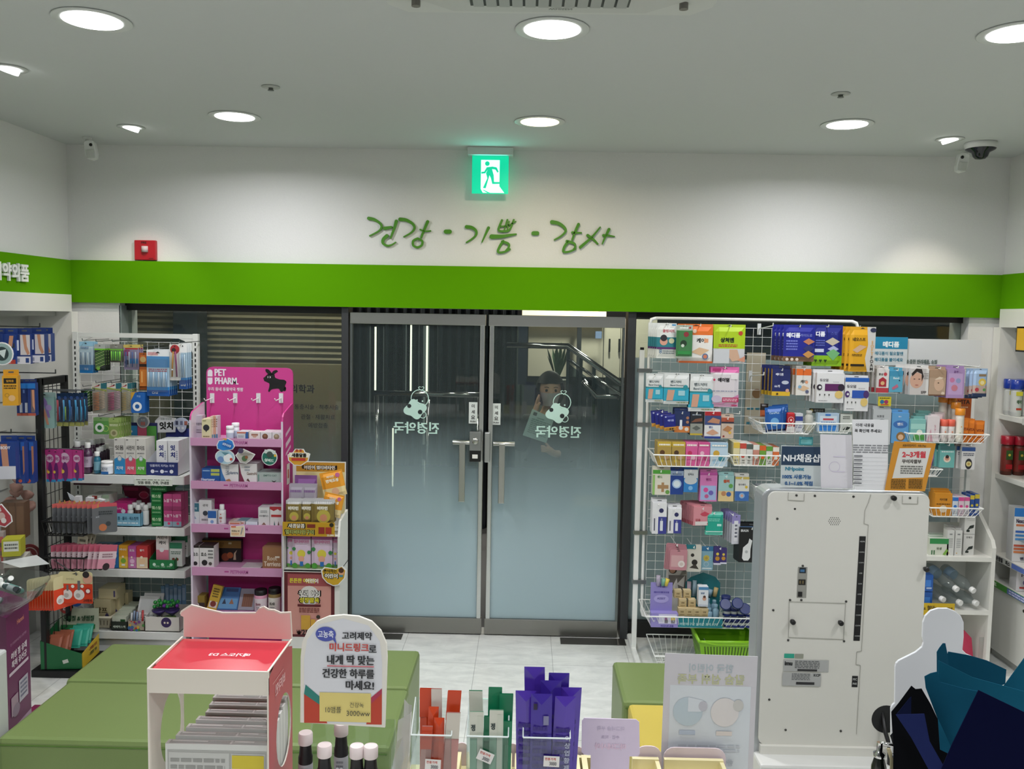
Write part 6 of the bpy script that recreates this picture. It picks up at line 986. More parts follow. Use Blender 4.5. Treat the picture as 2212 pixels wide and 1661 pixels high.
for px,py in((1440,702),(1478,706),(1512,704),(1577,706),(1415,812),(1462,810),(1515,812),(1565,796),(1430,890),(1473,893),(1504,894),(1540,893),(1571,905),(1427,1019),(1461,1021),(1491,1018),(1530,1025),(1568,1030),(1602,1034),(1423,1090),(1457,1101),(1518,1099),(1542,1109),(1582,1112),(1623,1142),(1462,1178),(1498,1182),(1528,1185),(1555,1185),(1726,706),(1787,706),(1855,708),(1688,800),(1736,799),(1793,808),(1850,818)):hk(px,py)
local(mb.build('hooks'),wr)
for px,py in((1641,710),(1622,812),(1572,893)):mb=MB();a=at(px,py,Y=RY-.02);mb.box(a.x-.01,a.x+.01,RY-.012,RY-.004,a.z-.035,a.z+.03,M('#cfd3d3',.4));mb.tube([(a.x,RY-.01,a.z),(a.x+.02,RY-.22,a.z+.02),(a.x+.02,RY-.225,a.z+.035)],.003,WIRE,6);local(mb.build('empty_hook'),wr)

def P_(px,bands,art,lab,Y=FRY,**k):return pouch(px,Y,bands,art,lab,**k)
def B_(px,col,art,lab,Y=FRY,d=.025,**k):return carton(px,Y,col,art,lab,d=d,tab=k.pop('tab',.018),**k)
P_((1419,698,1461,774),[(0,1,'#e2e6e6'),(.0,.28,'#dfe1dc'),(.3,.6,'#2a7f8c')],[('t','쿨링시트',.6,.78,.09,'#c0485a',.7,.04),('c',.35,.48,.2,'#d9a08c'),('c',.35,.58,.17,'#2a2630'),('c',.75,.5,.14,'#c9cba8'),('r',0,.26,1,.32,'#5a2f6c'),('t','8',.2,.2,.12,'#2a5f8c'),('l',.3,.9,.24,.12,2,'#6a7a80'),('r',.75,.93,.95,.97,'#3f8fc0')],'white and teal cooling sheet packet, farthest left on the right rack',n=5,dy=.006,vec=(-.008,.032,0),behind='cooling sheet packet with a blue edge behind the farthest left one',group='cooling sheet packets',puff=.005)
P_((1461,702,1496,774),[(0,1,'#a9b5aa'),(.06,.84,'#3f7a4a')],[('c',.6,.72,.16,'#8c2f38'),('c',.45,.45,.2,'#1f3a26'),('c',.4,.38,.1,'#c9d6c9'),('r',.1,.12,.9,.22,'#2f8a44'),('c',.82,.92,.07,'#a83a3c'),('l',.2,.7,.95,.88,1,'#ffffff')],'clear packet with a green leafy print in front of the orange one',Y=4.93,n=2,behind='green leafy packet behind the clear one',group='green leafy packets',puff=.006)
P_((1467,700,1540,784),[(0,1,'#e6e4e0'),(.72,1,'#e0702a')],[('t','케어',.64,.58,.12,'#2b2a2c',.3,.05),('r',.74,.53,.86,.63,'#e0a07a'),('c',.45,.82,.06,'#f0d0b8'),('p',[(.35,.28),(.6,.4),(.9,.34),(.65,.2)],'#d6b492'),('c',.78,.17,.09,'#4a6f9c'),('c',.78,.17,.06,'#c9785a'),('r',0,0,1,.05,'#c05a20')],'orange and white wound dressing packet on the right rack top row',n=3,behind='orange and white dressing packet behind the front one',group='orange dressing packets',puff=.01)
P_((1542,701,1610,785),[(0,1,'#c9c9cc'),(.38,1,'#a9c81c')],[('t','상처앤',.42,.6,.12,'#16240c',.6,.08),('c',.84,.78,.07,'#b8402c'),('l',.15,.75,.5,.42,2,'#b8402c'),('p',[(.5,.36),(.75,.36),(.85,.1),(.6,.05),(.45,.2)],'#c9a58c'),('p',[(.75,.08),(1,.2),(1,.04)],'#c98c74'),('r',0,0,.5,.36,'#c5c8ce')],'lime green and white wound packet at the right of the top row',n=3,behind='lime green wound packet behind the front one',group='lime wound packets',puff=.01)
for i,(px,nm,n_)in enumerate((((1396,807,1433,869),'small',2),((1434,806,1491,873),'medium',5),((1488,808,1543,889),'large',3))):
 P_(px,[(0,1,'#d5d9da'),(.1,.5,'#2fa3c0'),(.5,.54,'#2a7f86')],[('t','밴드닥터',.45,.72,.09,'#3f4f56',.7,.04),('t','Band Doctor',.5,.61,.06,'#4f5f66',.8,.02),('p',[(.1,.12),(.35,.12),(.42,.46),(.15,.46)],'#c99a84'),('r',.55,.28,.8,.44,'#9cc9d4'),('c',.82,.55,.09,'#2a8c98'),('l',.5,.95,.08,.03,1,'#6a7a3c')],nm+' turquoise and white waterproof plaster packet, '+('leftmost','middle','right')[i]+' of three sizes',n=n_,dy=.004,vec=(-.006 if i==1 else 0,.02,0),behind='turquoise plaster packet behind the '+nm+' one',group=nm+' turquoise packets',puff=.006)
P_((1535,793,1596,879),[(0,1,'#d3cdd3'),(.86,1,'#d86aa8'),(0,.1,'#cf9fbf')],[('r',.05,.9,.35,.97,'#a82f6c'),('t','에이덤',.45,.68,.1,'#1d1a20',.6,.07),('c',.12,.68,.04,'#c0305c'),('r',.7,.7,.95,.84,'#e4dfe2'),('p',[(0,.1),(.4,.1),(1,.32),(1,.22),(.4,.08)],'#c982ac'),('r',.42,.12,1,.24,'#b02f5c'),('l',.45,.95,.22,.14,2,'#e6c2d0'),('c',.22,.2,.18,'#bfb4cc',.09),('l',.05,.95,.42,.38,1,'#8a8fa8'),('r',.75,.03,.95,.06,'#b02f5c')],'pink topped pale wound packet, right end of the second row',n=3,behind='pink topped wound packet behind the front one',group='pink topped packets',puff=.008)
for i in range(4):P_((1405+i*9,886+i*3,1434+i*8,921+i*3),[(0,1,'#141f7c'),(0,.22,'#c08a34')],[('t','메디폼',.6,.62,.13,'#aab4e6',.6,.05),('c',.2,.85,.06,'#b9c0e6'),('c',.5,.1,.07,'#2a1f14'),('c',.7,.1,.07,'#2a1f14')],('small royal blue dressing packet, leftmost of the fanned four','small royal blue dressing packet, second of the fanned four','small royal blue dressing packet, third of the fanned four','small royal blue dressing packet, front of the fanned four')[i],Y=4.97-.012*i,puff=.004,tilt=-.1)
for px,c,art,lab,n_ in(
((1457,889,1490,934),'#1f2f5c',[('r',0,0,1,.3,'#c9793a'),('r',.35,.3,.5,.6,'#dfe3ea'),('c',.42,.22,.14,'#cfd4dc'),('c',.85,.7,.1,'#a9765a'),('c',.85,.5,.1,'#a9765a'),('c',.8,.16,.13,'#d9cfc4')],'navy and orange plaster box with round pictures',3),
((1491,890,1518,940),'#20262f',[('r',0,0,1,.5,'#8f938c'),('p',[(.05,.55),(.95,.6),(.95,.75),(.4,.7)],'#7a4f3c'),('p',[(.15,.3),(.5,.42),(.85,.3),(.5,.2)],'#5a605c'),('r',0,0,1,.08,'#b9a43a'),('l',.15,.85,.92,.84,1,'#aab4c4')],'dark and grey plaster box between the navy and red ones',3),
((1522,889,1557,947),'#dcdcde',[('r',0,.5,1,.88,'#3a4a7c'),('r',0,.85,1,1,'#a8222c'),('p',[(.15,.6),(.5,.78),(.95,.7),(.9,.55)],'#b98468'),('r',0,0,1,.08,'#1f3a8c'),('t','밴드',.4,.42,.08,'#2a3f8c',.5,.04),('p',[(.1,.2),(.5,.35),(.9,.2),(.5,.12)],'#c99a80')],'red topped white plaster box with a hand picture',3),
((1558,902,1585,947),'#c7b3a4',[('r',0,.8,1,1,'#a8503a'),('r',0,.72,1,.8,'#2a2a3c'),('p',[(.1,.4),(.5,.62),(.9,.5),(.6,.3)],'#b07c54'),('c',.7,.28,.12,'#d8b04a'),('c',.2,.1,.08,'#8a2a24')],'small brown and beige plaster box at the right of the third row',2)):
 B_(px,c,art,lab,n=n_,behind=lab.split(' box')[0]+' box behind the front one',group=lab.split(' box')[0]+' boxes')
# basket row
def bk(px0,px1,pyt,pyb,Y,lab,**k):
 a=at(px0,pyt,Y=Y);b_=at(px1,pyt,Y=Y);c=at((px0+px1)/2,pyb,Y=Y);basket(a.x,b_.x,Y,k.pop('yb',RY-.01),(a.z+b_.z)/2,c.z,lab,**k);return c.z
KB=lambda c1,c2,c3:[('r',0,.8,1,1,c1),('c',.35,.55,.18,c2),('c',.65,.35,.18,c3),('c',.3,.2,.14,c1),('l',.1,.9,.95,.82,1,'#f0ece4')]
by=4.93;zb_=bk(1412,1576,984,1010,by-.03,'white wire basket of character plaster boxes, left in the middle row')
for i,(a,b2,c,c1,c2,c3,nm)in enumerate(((1420,1450,'#a98f4a','#c4a83a','#5a3a24','#b9946c','first brown and yellow'),(1451,1480,'#a98f4a','#c4a83a','#4a3424','#c0a078','second brown and yellow'),(1481,1507,'#d05a94','#d86ca4','#b8305c','#e4b4c8','first bright pink'),(1508,1533,'#cf5f98','#c94f8c','#e4b4c8','#a83a6c','second bright pink'),(1534,1572,'#b9cede','#9fc0d8','#c8a03c','#3a8a9c','pale blue'))):
 carton((a,957,b2,1008),by,c,KB(c1,c2,c3),nm+' plaster box in the left middle basket',d=.025,zb=zb_+.004,n=4,dy=.03,behind='plaster box behind the '+nm+' one in the left middle basket',group=nm+' plaster boxes')
zb_=bk(1578,1688,984,1008,by-.03,'white wire basket of small cartons, right in the middle row')
for i,(c,c2,nm)in enumerate((('#d8cfa4','#d8b84a','cream and yellow'),('#dcd9d2','#c0483c','white and red'),('#d9d9d6','#55605a','white and grey'),('#c98a7a','#dfe0dc','salmon'),('#6fa03c','#e0642c','green and orange'),('#dcdcd8','#5f9c3c','white and green'),('#d9703a','#e8e2d8','orange'))):
 a=1584+i*14.2;carton((a,958+i*1.4,a+13.5,1006),by,c,[('r',0,.75,1,1,c2),('c',.5,.4,.28,c2),('l',.2,.8,.25,.05,2,'#77786f')],nm+' small carton in the right middle basket',d=.07,zb=zb_+.004,n=2,behind=nm+' small carton behind its twin',group=nm+' small cartons')
for px,c,art,lab in(
((1410,1015,1448,1069),'#dcd9cc',[('r',0,.84,1,1,'#4f9c3c'),('p',[(.5,.5),(.65,.5),(.65,.4),(.9,.4),(.9,.25),(.65,.25),(.65,.12),(.5,.12),(.5,.25),(.28,.25),(.28,.4),(.5,.4)],'#a8845c'),('t','밴드',.4,.72,.1,'#3f7a34',.5,.04),('c',.85,.12,.12,'#6a9c4a'),('r',0,0,.12,.8,'#8fc06a')],'white and green box with a cross-shaped plaster'),
((1448,1017,1476,1068),'#1d3f8c',[('c',.5,.45,.36,'#9fbce0'),('c',.5,.45,.26,'#d9e4ee'),('r',0,.8,1,1,'#8a9cb8'),('l',.15,.85,.9,.84,1,'#2a3a5c')],'navy eye patch box with a white oval'),
((1477,1014,1507,1063),'#2f7fc4',[('r',0,.62,1,1,'#c9cdd0'),('c',.5,.52,.46,'#c9cdd0',.18),('t','접착포',.5,.78,.09,'#4a525c',.7,.03),('c',.5,.18,.16,'#7fb4e0')],'white and blue gauze bag'),
((1512,1021,1549,1083),'#d07ab4',[('r',.05,.05,.95,.55,'#9fb4dc'),('c',.35,.4,.14,'#d84a94'),('c',.65,.3,.14,'#6a5fb0'),('c',.4,.18,.12,'#c05a8c'),('t','밴드',.5,.76,.1,'#8c2f74',.7,.04),('r',0,.92,1,1,'#b04a94')],'pink and lilac children plaster box'),
((1552,1027,1585,1083),'#9cc4c4',[('r',0,0,1,.4,'#d9c08c'),('c',.35,.3,.16,'#b9835c'),('c',.68,.28,.16,'#3a5fa4'),('t','썸머',.5,.78,.12,'#b8502c',.7,.08),('c',.8,.6,.14,'#5f9c4a')],'beach themed children plaster box'),
((1588,1030,1618,1082),'#d8d8d4',[('r',0,0,1,.4,'#3a6ab0'),('r',0,.9,1,1,'#c9b45c'),('t','방수밴드',.5,.68,.08,'#4a4f5a',.75,.03),('c',.8,.58,.1,'#d8b83a'),('c',.5,.22,.2,'#8fb4d8'),('c',.5,.22,.1,'#d9a08c')],'white and blue waterproof plaster box with a yellow edge')):
 B_(px,c,art,lab+' hanging under the middle baskets',n=2,behind=lab+' right behind the front one',group=lab+' pair')
zb_=bk(1632,1690,1052,1088,by,'small white wire basket half hidden behind the tall terminal',taper=.02)
carton((1638,1050,1680,1070),by+.03,'#b9bcc4',[('r',.1+.2*i,.3,.22+.2*i,.8,'#3a3f4c')for i in range(4)]if 0 else[('r',.1,.3,.22,.8,'#3a3f4c'),('r',.35,.3,.47,.8,'#3a3f4c'),('r',.6,.3,.72,.8,'#3a3f4c')],'pale box with dark marks in the small hidden basket',d=.08,zb=zb_+.01)
TUBE=[('r',.42,.0,1,.55,'#3a3f8c'),('r',.0,.0,.34,.62,'#dcdce2'),('c',.62,.75,.16,'#2a2c5c'),('r',.55,.1,.75,.42,'#d5d9e2'),('r',.6,.42,.7,.5,'#8f94b0'),('r',.12,.1,.2,.5,'#55586c')]
for px,lab in(((1409,1086,1440,1153),'left white and indigo scar cream card'),((1443,1098,1472,1152),'right white and indigo scar cream card')):B_(px,'#dfe0e4',TUBE,lab+' on its own hook',n=3,behind=lab+' behind the front one',group=lab+'s')
for k in range(9):
 a=at(1518-k*3.6,1113-k*1.2,Y=FRY+.0+k*.018);carton(None,a.y,'#cf8a94',[('c',.6,.6,.2,'#b83a4c',.11),('p',[(.35,.6),(.6,.75),(.88,.62),(.6,.48)],'#c0455a'),('t','입술',.25,.3,.14,'#a8404c',.3,.03),('r',.1,.02,1,.22,'#d9d0d0'),('r',.75,.06,.95,.14,'#b83a3c')]if k==0 else[('r',0,0,1,.2,'#a83a4c')],'pink lip patch box in the slanted row with a lips picture in front' if k else 'pink lip patch box with a red lips picture at the front of its row',d=.014,box=(a.x-.054,a.x+.054,a.z-.06,a.z+.05),rz=.12,group='pink lip patch boxes',tab=.012)
P_((1525,1107,1562,1156),[(0,1,'#1fa08c'),(.9,1,'#7fd0c0'),(0,.16,'#5fc4b0')],[('r',.65,.4,.9,.5,'#b9e4dc'),('l',.1,.8,.75,.6,2,'#7fd0c0'),('r',0,.15,1,.18,'#d9efea')],'shiny teal packet beside the pink lip boxes',n=2,behind='shiny teal packet behind the front one',group='shiny teal packets')
for k in range(6):
 a=at(1588-k*5,1140-k*3,Y=FRY+.0+k*.022);card(None,a.y,'#c9cad4',[('r',.0,.7,1,1,'#8f86c0'),('r',.25,.1,.75,.8,'#dcdde4'),('l',.35,.65,.7,.2,4,'#55586c')],'lilac and white tube card in the slanted row beside the black box' if k else 'lilac and white tube card at the front of its slanted row',box=(a.x-.02,a.x+.03,a.z-.095,a.z+.075),group='lilac tube cards',cat='product card',name='product_card',rz=.2)
for k in range(4):
 a=at(1624-k*3,1176-k*1.5,Y=FRY-.01+k*.045);carton(None,a.y,'#101216',[('t','BRAUN',.2,.9,.07,'#d5d8da',.3,.03),('p',[(.13,.12),(.2,.05),(.38,.05),(.46,.14),(.46,.38),(.52,.62),(.4,.68),(.36,.55),(.16,.42)],'#d9dbdc'),('c',.3,.3,.06,'#a9acb0'),('r',.6,.04,.92,.5,'#5f7fa8'),('r',.62,.5,.94,.84,'#c9ccd0'),('c',.78,.72,.1,'#d0a48c')]if k==0 else[],'black ear thermometer box with a white device picture, front of its hook' if k==0 else 'black thermometer box behind the front one',d=.04,box=(a.x-.072,a.x+.07,a.z-.105,a.z+.1),rz=0,top='#3f5c80',group='black thermometer boxes',tab=.02)
P_((1646,1112,1665,1212),[(0,1,'#14161a')],[('r',.1,.3,.9,.5,'#24282f')],'tall black packet half hidden by the terminal edge',Y=4.96)
for k in range(4):a=at(1462+k*3,1200,Y=4.96-.012*k);card(None,a.y,'#b9828c',[('r',.08,.15,.8,.72,'#c9a0a4'),('c',.68,.3,.2,'#d9cfcc'),('c',.68,.3,.1,'#c9b9b4')],('pink pacifier card, front of four' if k==3 else 'pink pacifier card behind the front one'),box=(a.x-.062,a.x+.055-.006*k,a.z-.085,a.z+.07-.012*k),group='pink pacifier cards',cat='product card',name='product_card',tilt=.08-.02*k)
card((1483,1177,1515,1235),4.95,'#c9c6bc',[('c',.55,.35,.2,'#2a2624'),('c',.4,.62,.12,'#2a2624'),('p',[(.2,.15),(.6,.3),(.85,.1)],'#3a3430'),('r',0,.85,.6,1,'#1f6f7c')],'cream card with black bear-like shapes beside the pink pacifiers',cat='product card',name='product_card',n=2,behind='cream card behind the one with black shapes',group='cream baby cards')
card((1515,1181,1541,1232),4.95,'#8fbcd0',[('r',0,.8,1,1,'#2f6a94'),('c',.45,.5,.26,'#d8c04a'),('c',.45,.5,.12,'#c9a03a'),('o',.45,.25,.2,'#e0e6e8'),('o',.78,.5,.12,'#dfe8ec'),('r',.1,.04,.9,.1,'#dfe8ec')],'light blue pacifier card with a yellow centre',blister=.01,cat='product card',name='product_card')
for i,a in enumerate(((1542,1181,1558,1220),(1556,1184,1570,1218))):card(a,4.95-.004*i,'#3a2f6c',[('c',.5,.35,.3,'#b9862c'),('c',.5,.6,.2,'#d8c04a'),('r',0,0,1,.1,'#cfcfe0')],('left','right')[i]+' small indigo and yellow card beside the pacifiers',cat='product card',name='product_card',n=2,behind=('left','right')[i]+' indigo card in the back layer',group=('left','right')[i]+' indigo cards')
# big lower basket
by=4.86;zb_=bk(1395,1626,1334,1361,by-.02,'long white wire basket near the floor full of baby goods',taper=.04)
bk(1612,1668,1334,1361,by+.04,'short white wire basket beside the terminal near the floor',taper=.02)
mb=MB();a=at(1458,1252,Y=5.06);mb.ext([(a.x-.06,5.06,zb_+.006),(a.x+.075,5.06,zb_+.006),(a.x+.07,5.06,a.z+.1),(a.x-.05,5.06,a.z+.1)],(0,.003,0),M('#c9c5c0',.5));mb.art((a.x-.05,5.058,a.z-.08),(1,0,0),(0,0,1),.12,.18,[('c',.3,.78,.2,'#3a2c2a'),('c',.28,.76,.14,'#b98a74'),('r',.1,.0,.95,.6,'#6f6a66'),('p',[(.2,.1),(.5,.5),(.6,.1)],'#d0ccc6'),('p',[(.5,.3),(.9,.6),(.85,.2)],'#d0ccc6'),('p',[(.65,.6),(.95,.95),(.95,.65)],'#8a857f')]);thing(mb.build('leaflet'),'tall baby photo leaflet standing behind the lavender display','leaflet')
r=empty('display_box',(at(1435,1300,Y=by).x,by,zb_),'lavender counter display with two nail bottles in the lower basket','display box');x0,x1,q0,q1=rect(1405,1258,1452,1325,by+.05);ym=by+.05
mb=MB().box(x0,x1,ym,ym+.003,zb_+.004,q1,M('#8f86c4',.45));mb.art((x0,ym,zb_+.01),(1,0,0),(0,0,1),x1-x0,q1-zb_-.01,[('t','네일',.5,.92,.09,'#4a3f8c',.5,.04),('l',.15,.85,.8,.72,1,'#5f55a0'),('c',.5,.6,.34,'#a79fd4',.1),('t','ASSIST',.5,.61,.05,'#4a3f8c',.6,.03)]);local(mb.build('back_panel'),r)
x2=at(1466,1300,Y=by).x;zf=zb_+.085;mb=MB().box(x0,x2,by,by+.05,zb_+.004,zf,M('#8f86c4',.45));mb.art((x0,by,zb_),(1,0,0),(0,0,1),x2-x0,.085,[('r',.28,.3,.95,.96,'#cfcce4'),('r',.5,.34,.62,.8,'#8f5f8c'),('r',.74,.34,.88,.8,'#d8b84a'),('r',.5,.34,.62,.55,'#77757f'),('r',.74,.34,.88,.55,'#77757f'),('t','어시스트 손톱',.6,.15,.14,'#3f368c',.6,.04),('c',.12,.5,.04,'#b9b2dc')]);local(mb.build('front_box'),r)
for i,(px,c)in enumerate(((1422,'#9f7fc0'),(1432,'#6fa08c'),(1438,'#d0bc4a'))):a=at(px,1250,Y=ym);local(MB().tube([(a.x,ym,a.z-.04),(a.x+.006*i,ym,a.z+(.02 if i==0 else 0))],.012,clear('#e5dcee',.9,.1,.4)if i==0 else M(c,.3),10).build('sample_tube'),r)
mb=MB();x0,x1,q0,q1=rect(1480,1240,1555,1332,5.04);mb.ext([(x0,5.04,zb_+.004),(x1,5.04,zb_+.004),(x1,5.04,q1-.05),(x1-.03,5.04,q1-.015),((x0+x1)/2,5.04,q1+.01),(x0+.03,5.04,q1-.02),(x0,5.04,q1-.05)],(0,.003,0),M('#1f6f78',.45))
for i in range(6):mb.tube([(x0+.02+i*.03,5.034,q1-.13),(x0+.02+i*.03+.002*i,5.034,q1-.055+.02*math.sin(i*1.3+.6)-(.012*max(0,i-2)))],.013,M(['#b9a8b4','#8fa8b4','#a8b4bc','#b99aa8','#7f9fb4','#c9b07c'][i],.2),8)
mb.art((x0,by+.0,zb_+.004),(1,0,0),(0,0,1),x1-x0,.0001,[]);thing(mb.build('display_card'),'teal display card with a fan of pale silicone teethers','display card')
mb=MB();xa=at(1459,1340,Y=by).x;xb=at(1562,1340,Y=by).x;mb.box(xa,xb,by+.01,by+.014,zb_+.004,zb_+.06,M('#1c7f8c',.4));mb.art((xa,by+.01,zb_+.004),(1,0,0),(0,0,1),xb-xa,.056,[('t','어린이 구강 실리콘 프리 치약',.5,.35,.3,'#bfe6ea',.85,.03)]);thing(mb.build('banner_strip'),'teal banner strip with pale lettering inside the front of the lower basket','banner')
k=0
for r_,(n_,z_,x_)in enumerate(((4,.062,1466),(2,.108,1467),(2,.154,1456))):
 for i in range(n_):
  a=at(x_+i*(16.2 if r_==0 else 20 if r_==2 else 20),1300,Y=by+.03+.02*r_);carton(None,a.y,'#b9a47a',[('t','만병',.5,.55,.2,'#5c4a2c',.7,.05),('r',.1,.8,.9,.92,'#cdbb94'),('l',.2,.8,.3,.1,1,'#8a7850')],('small beige box in the bottom row of the lower basket pyramid','small beige box in the middle row of the pyramid','small beige box on top of the pyramid')[r_],d=.04,box=(a.x,a.x+.043,zb_+z_,zb_+z_+.045),group=('bottom','middle','top')[r_]+' row beige boxes',top='#d0bf98');k+=1
carton((1509,1268,1530,1310),by+.035,'#d8dce2',[('r',0,.85,1,1,'#4f86b4'),('t','젖병',.4,.68,.1,'#3a5f8c',.5,.03),('c',.6,.4,.2,'#c99a84'),('c',.6,.5,.14,'#5a3a30'),('r',0,0,1,.1,'#b9c0cc')],'white and blue baby box with a baby picture standing behind the pyramid',d=.05)
for i in range(5):
 p=(at(1532+(i%2)*14,1310,Y=by+.05).x,by+.045+.045*(i//2),zb_+.01+.03*(i>2));bottle(*p,.1+.02*(i%3),.018,clear('#a8cfe4',.8,.08,.5),clear('#a8cfe4',.8,.08,.5),'translucent light blue nasal washer bottle in the lower basket',group='light blue washer bottles',neck=.5)
for i in range(9):
 c_,r_=i%4,i//4;a=at(1573+c_*15,1320,Y=by+.025);mb=MB();p=(a.x,by+.03+.03*r_,zb_+.006+.055*r_);o=bottle(*p,.052,.0225,'#cfd3cf','#16245c','small petroleum jelly jar with a navy lid at the right of the lower basket',group='petroleum jelly jars',neck=.95,sh=.9,caph=.4,name='jar',cat='jar',lab=(.05,.3,'#1d2f7c'))
for i,(px,py)in enumerate(((1566,1306),(1592,1304),(1608,1316))):
 a=at(px,py,Y=by+.0);mb=MB().lathe([(.028,0),(.032,.004),(.032,.016),(.028,.02)],M('#1b2c66',.25),Matrix.Translation(a)@Matrix.Rotation(PI/2-.5,4,'X'),20);mb.lathe([(.029,-.012),(.029,0)],M('#c9ccc8',.3),Matrix.Translation(a)@Matrix.Rotation(PI/2-.5,4,'X'),20);thing(mb.build('jelly_pot'),('left','middle','right')[i]+' navy lidded jelly pot tilted to face the aisle','jar')
# floor basket and green shopping basket
basket(.757,1.09,4.78,5.12,.125,.012,'white wire basket standing on the floor left of the green one',sp=.036,taper=.045)
gb=empty('shopping_basket',(1.17,4.93,.02),'lime green plastic shopping basket on the floor under the right rack','basket');LM=M('#7fb81a',.35)
a=at(1492,1358,Y=5.06);b_=at(1638,1388,Y=4.80);X0,X1,Y0,Y1,Z0,Z1=a.x+.0,b_.x+.01,4.80,5.08,.015,.205;t=.035
mb=MB();top=[(X0,Y0),(X1,Y0),(X1,Y1),(X0,Y1)];bot=[(X0+t,Y0+t),(X1-t,Y0+t),(X1-t,Y1-t),(X0+t,Y1-t)]
for i in range(4):
 p,q,s,u=Vector((*bot[i],Z0)),Vector((*bot[(i+1)%4],Z0)),Vector((*top[(i+1)%4],Z1)),Vector((*top[i],Z1));n=(q-p).cross(u-p).normalized()*.002;mb.add([p,q,s,u],[(0,1,2,3)],LM)
 L_=(q-p).length;m_=int(L_/.014)
 for k in range(m_):
  f=(k+.5)/m_
  if not.06<f<.94:continue
  for v0,v1 in((.58,.86),)if 1 else():e0=p.lerp(q,f).lerp(u.lerp(s,f),v0)+n;e1=p.lerp(q,f).lerp(u.lerp(s,f),v1)+n;d_=(q-p).normalized()*.0025;mb.add([e0-d_,e0+d_,e1+d_,e1-d_],[(0,1,2,3)],M('#2a4408',.6));
  if f<.42 or f>.58:
   for v0 in(.44,.3,.16):e0=p.lerp(q,f).lerp(u.lerp(s,f),v0)+n;d_=(q-p).normalized()*.0028;u_=(u-p).normalized()*.009;mb.add([e0-d_,e0+d_,e0+d_+u_,e0-d_+u_],[(0,1,2,3)],M('#2a4408',.6))
mb.add([(*b,Z0)for b in bot],[(0,1,2,3)],LM);local(mb.build('body'),gb)
mb=MB();mb.tube([(*p,Z1)for p in top]+[(*top[0],Z1)],.009,LM,8);local(mb.build('rim'),gb)
for sy in(Y0-.004,Y1-.02):local(MB().tube([(X0+.01,sy+.0,Z1+.004),(X0+.1,sy+.004,Z1-.012),((X0+X1)/2,sy+.004,Z1-.012),(X1-.1,sy+.004,Z1-.012),(X1-.01,sy,Z1+.004)],.007,M('#8fc828',.35),8).build('handle'),gb)
# upper right products
for px,bands,art,lab,n_,Y in(
((1693,702,1760,781),[(0,1,'#19218c'),(0,.14,'#7a5a44')],[('t','메디폼',.3,.72,.13,'#e4e6f2',.5,.06),('t','하이드로',.72,.72,.08,'#8f98dc',.4),('l',.08,.45,.6,.3,4,'#6f78cc'),('p',[(.62,.55),(.8,.64),(1.,.55),(.8,.46)],'#b9795a'),('p',[(.62,.36),(.8,.46),(1.,.36),(.8,.25)],'#2a2f6c'),('p',[(.62,.2),(.8,.3),(1.,.2),(.8,.1)],'#c08a4c'),('c',.12,.06,.05,'#d5c6ba'),('c',.28,.06,.05,'#d5c6ba'),('c',.44,.06,.05,'#d5c6ba')],'wide royal blue foam dressing packet with brown base, top row',4,4.93),
((1755,702,1820,791),[(0,1,'#17207c'),(0,.26,'#86b81c')],[('t','디폼',.25,.78,.12,'#e4e6f2',.35,.06),('t','스팟',.7,.8,.08,'#5f6ac0',.4),('p',[(.42,.6),(.66,.7),(.9,.6),(.66,.5)],'#c0b6a4'),('p',[(.5,.42),(.7,.5),(.88,.42),(.7,.34)],'#aab0d8'),('p',[(.45,.32),(.7,.42),(.92,.32),(.7,.14)],'#6fae74'),('r',.08,.34,.38,.42,'#c9cfe6'),('l',.1,.4,.65,.48,3,'#5f6ac0'),('p',[(.06,.16),(.12,.08),(.18,.16)],'#1d3a10'),('p',[(.22,.16),(.28,.08),(.34,.16)],'#1d3a10'),('p',[(.38,.16),(.44,.08),(.5,.16)],'#1d3a10')],'royal blue foam dressing packet with a lime base, top row',3,4.955),
((1835,706,1890,803),[(0,1,'#d8a01c')],[('p',[(.66,1),(1,1),(1,0),(.72,0),(.62,.3),(.72,.6)],'#c9c7c4'),('t','네오스프',.36,.72,.08,'#3a2a08',.5,.05),('p',[(.12,.48),(.4,.6),(.68,.56),(.3,.42)],'#c9a88c'),('l',.1,.5,.4,.34,2,'#5c4410'),('r',.06,.12,.6,.17,'#1f1508'),('c',.9,.93,.12,'#2a2f4c',.05)]+[('t',ch,.88,.66-.085*i,.07,'#2a2626' if i>3 else '#d8a860',.2,.02)for i,ch in enumerate('SOFTFOAM')],'yellow and white soft foam packet at the right of the top row',5,4.91)):
 P_(px,bands,art,lab,Y=Y,n=n_,dy=.006,vec=(-.012,.034,0),behind=lab.split(' packet')[0]+' packet fanned behind the front one',group=lab.split(' packet')[0]+' packets',puff=.007)
B_((1668,797,1707,855),'#1c2660',[('r',0,0,1,.16,'#d8b02c'),('t','메디폼',.4,.8,.1,'#d5d8ea',.5,.05),('c',.72,.5,.2,'#b9bfd0',.07),('t','66개',.28,.36,.1,'#d5d8ea',.4,.04),('c',.85,.2,.1,'#d0a08c'),('c',.3,.07,.06,'#3a2a10')],'navy plaster box with a yellow base and the number 66',n=4,vec=(-.01,.035,0),behind='navy plaster box with a yellow side behind the one numbered 66',group='navy and yellow boxes',sides='#b9912c')
B_((1720,797,1752,854),'#dcd9d4',[('r',0,.76,1,1,'#dc6a28'),('t','케어',.5,.52,.13,'#33302e',.6,.05),('c',.7,.5,.1,'#e09a74'),('p',[(.1,.25),(.5,.38),(.9,.28),(.5,.16)],'#d6b492'),('c',.25,.32,.12,'#7fa8c4'),('c',.75,.14,.12,'#5a5f7c')],'orange topped white dressing box beside the navy one',n=4,vec=(-.012,.034,0),behind='orange topped dressing box behind the front one',group='orange topped boxes')
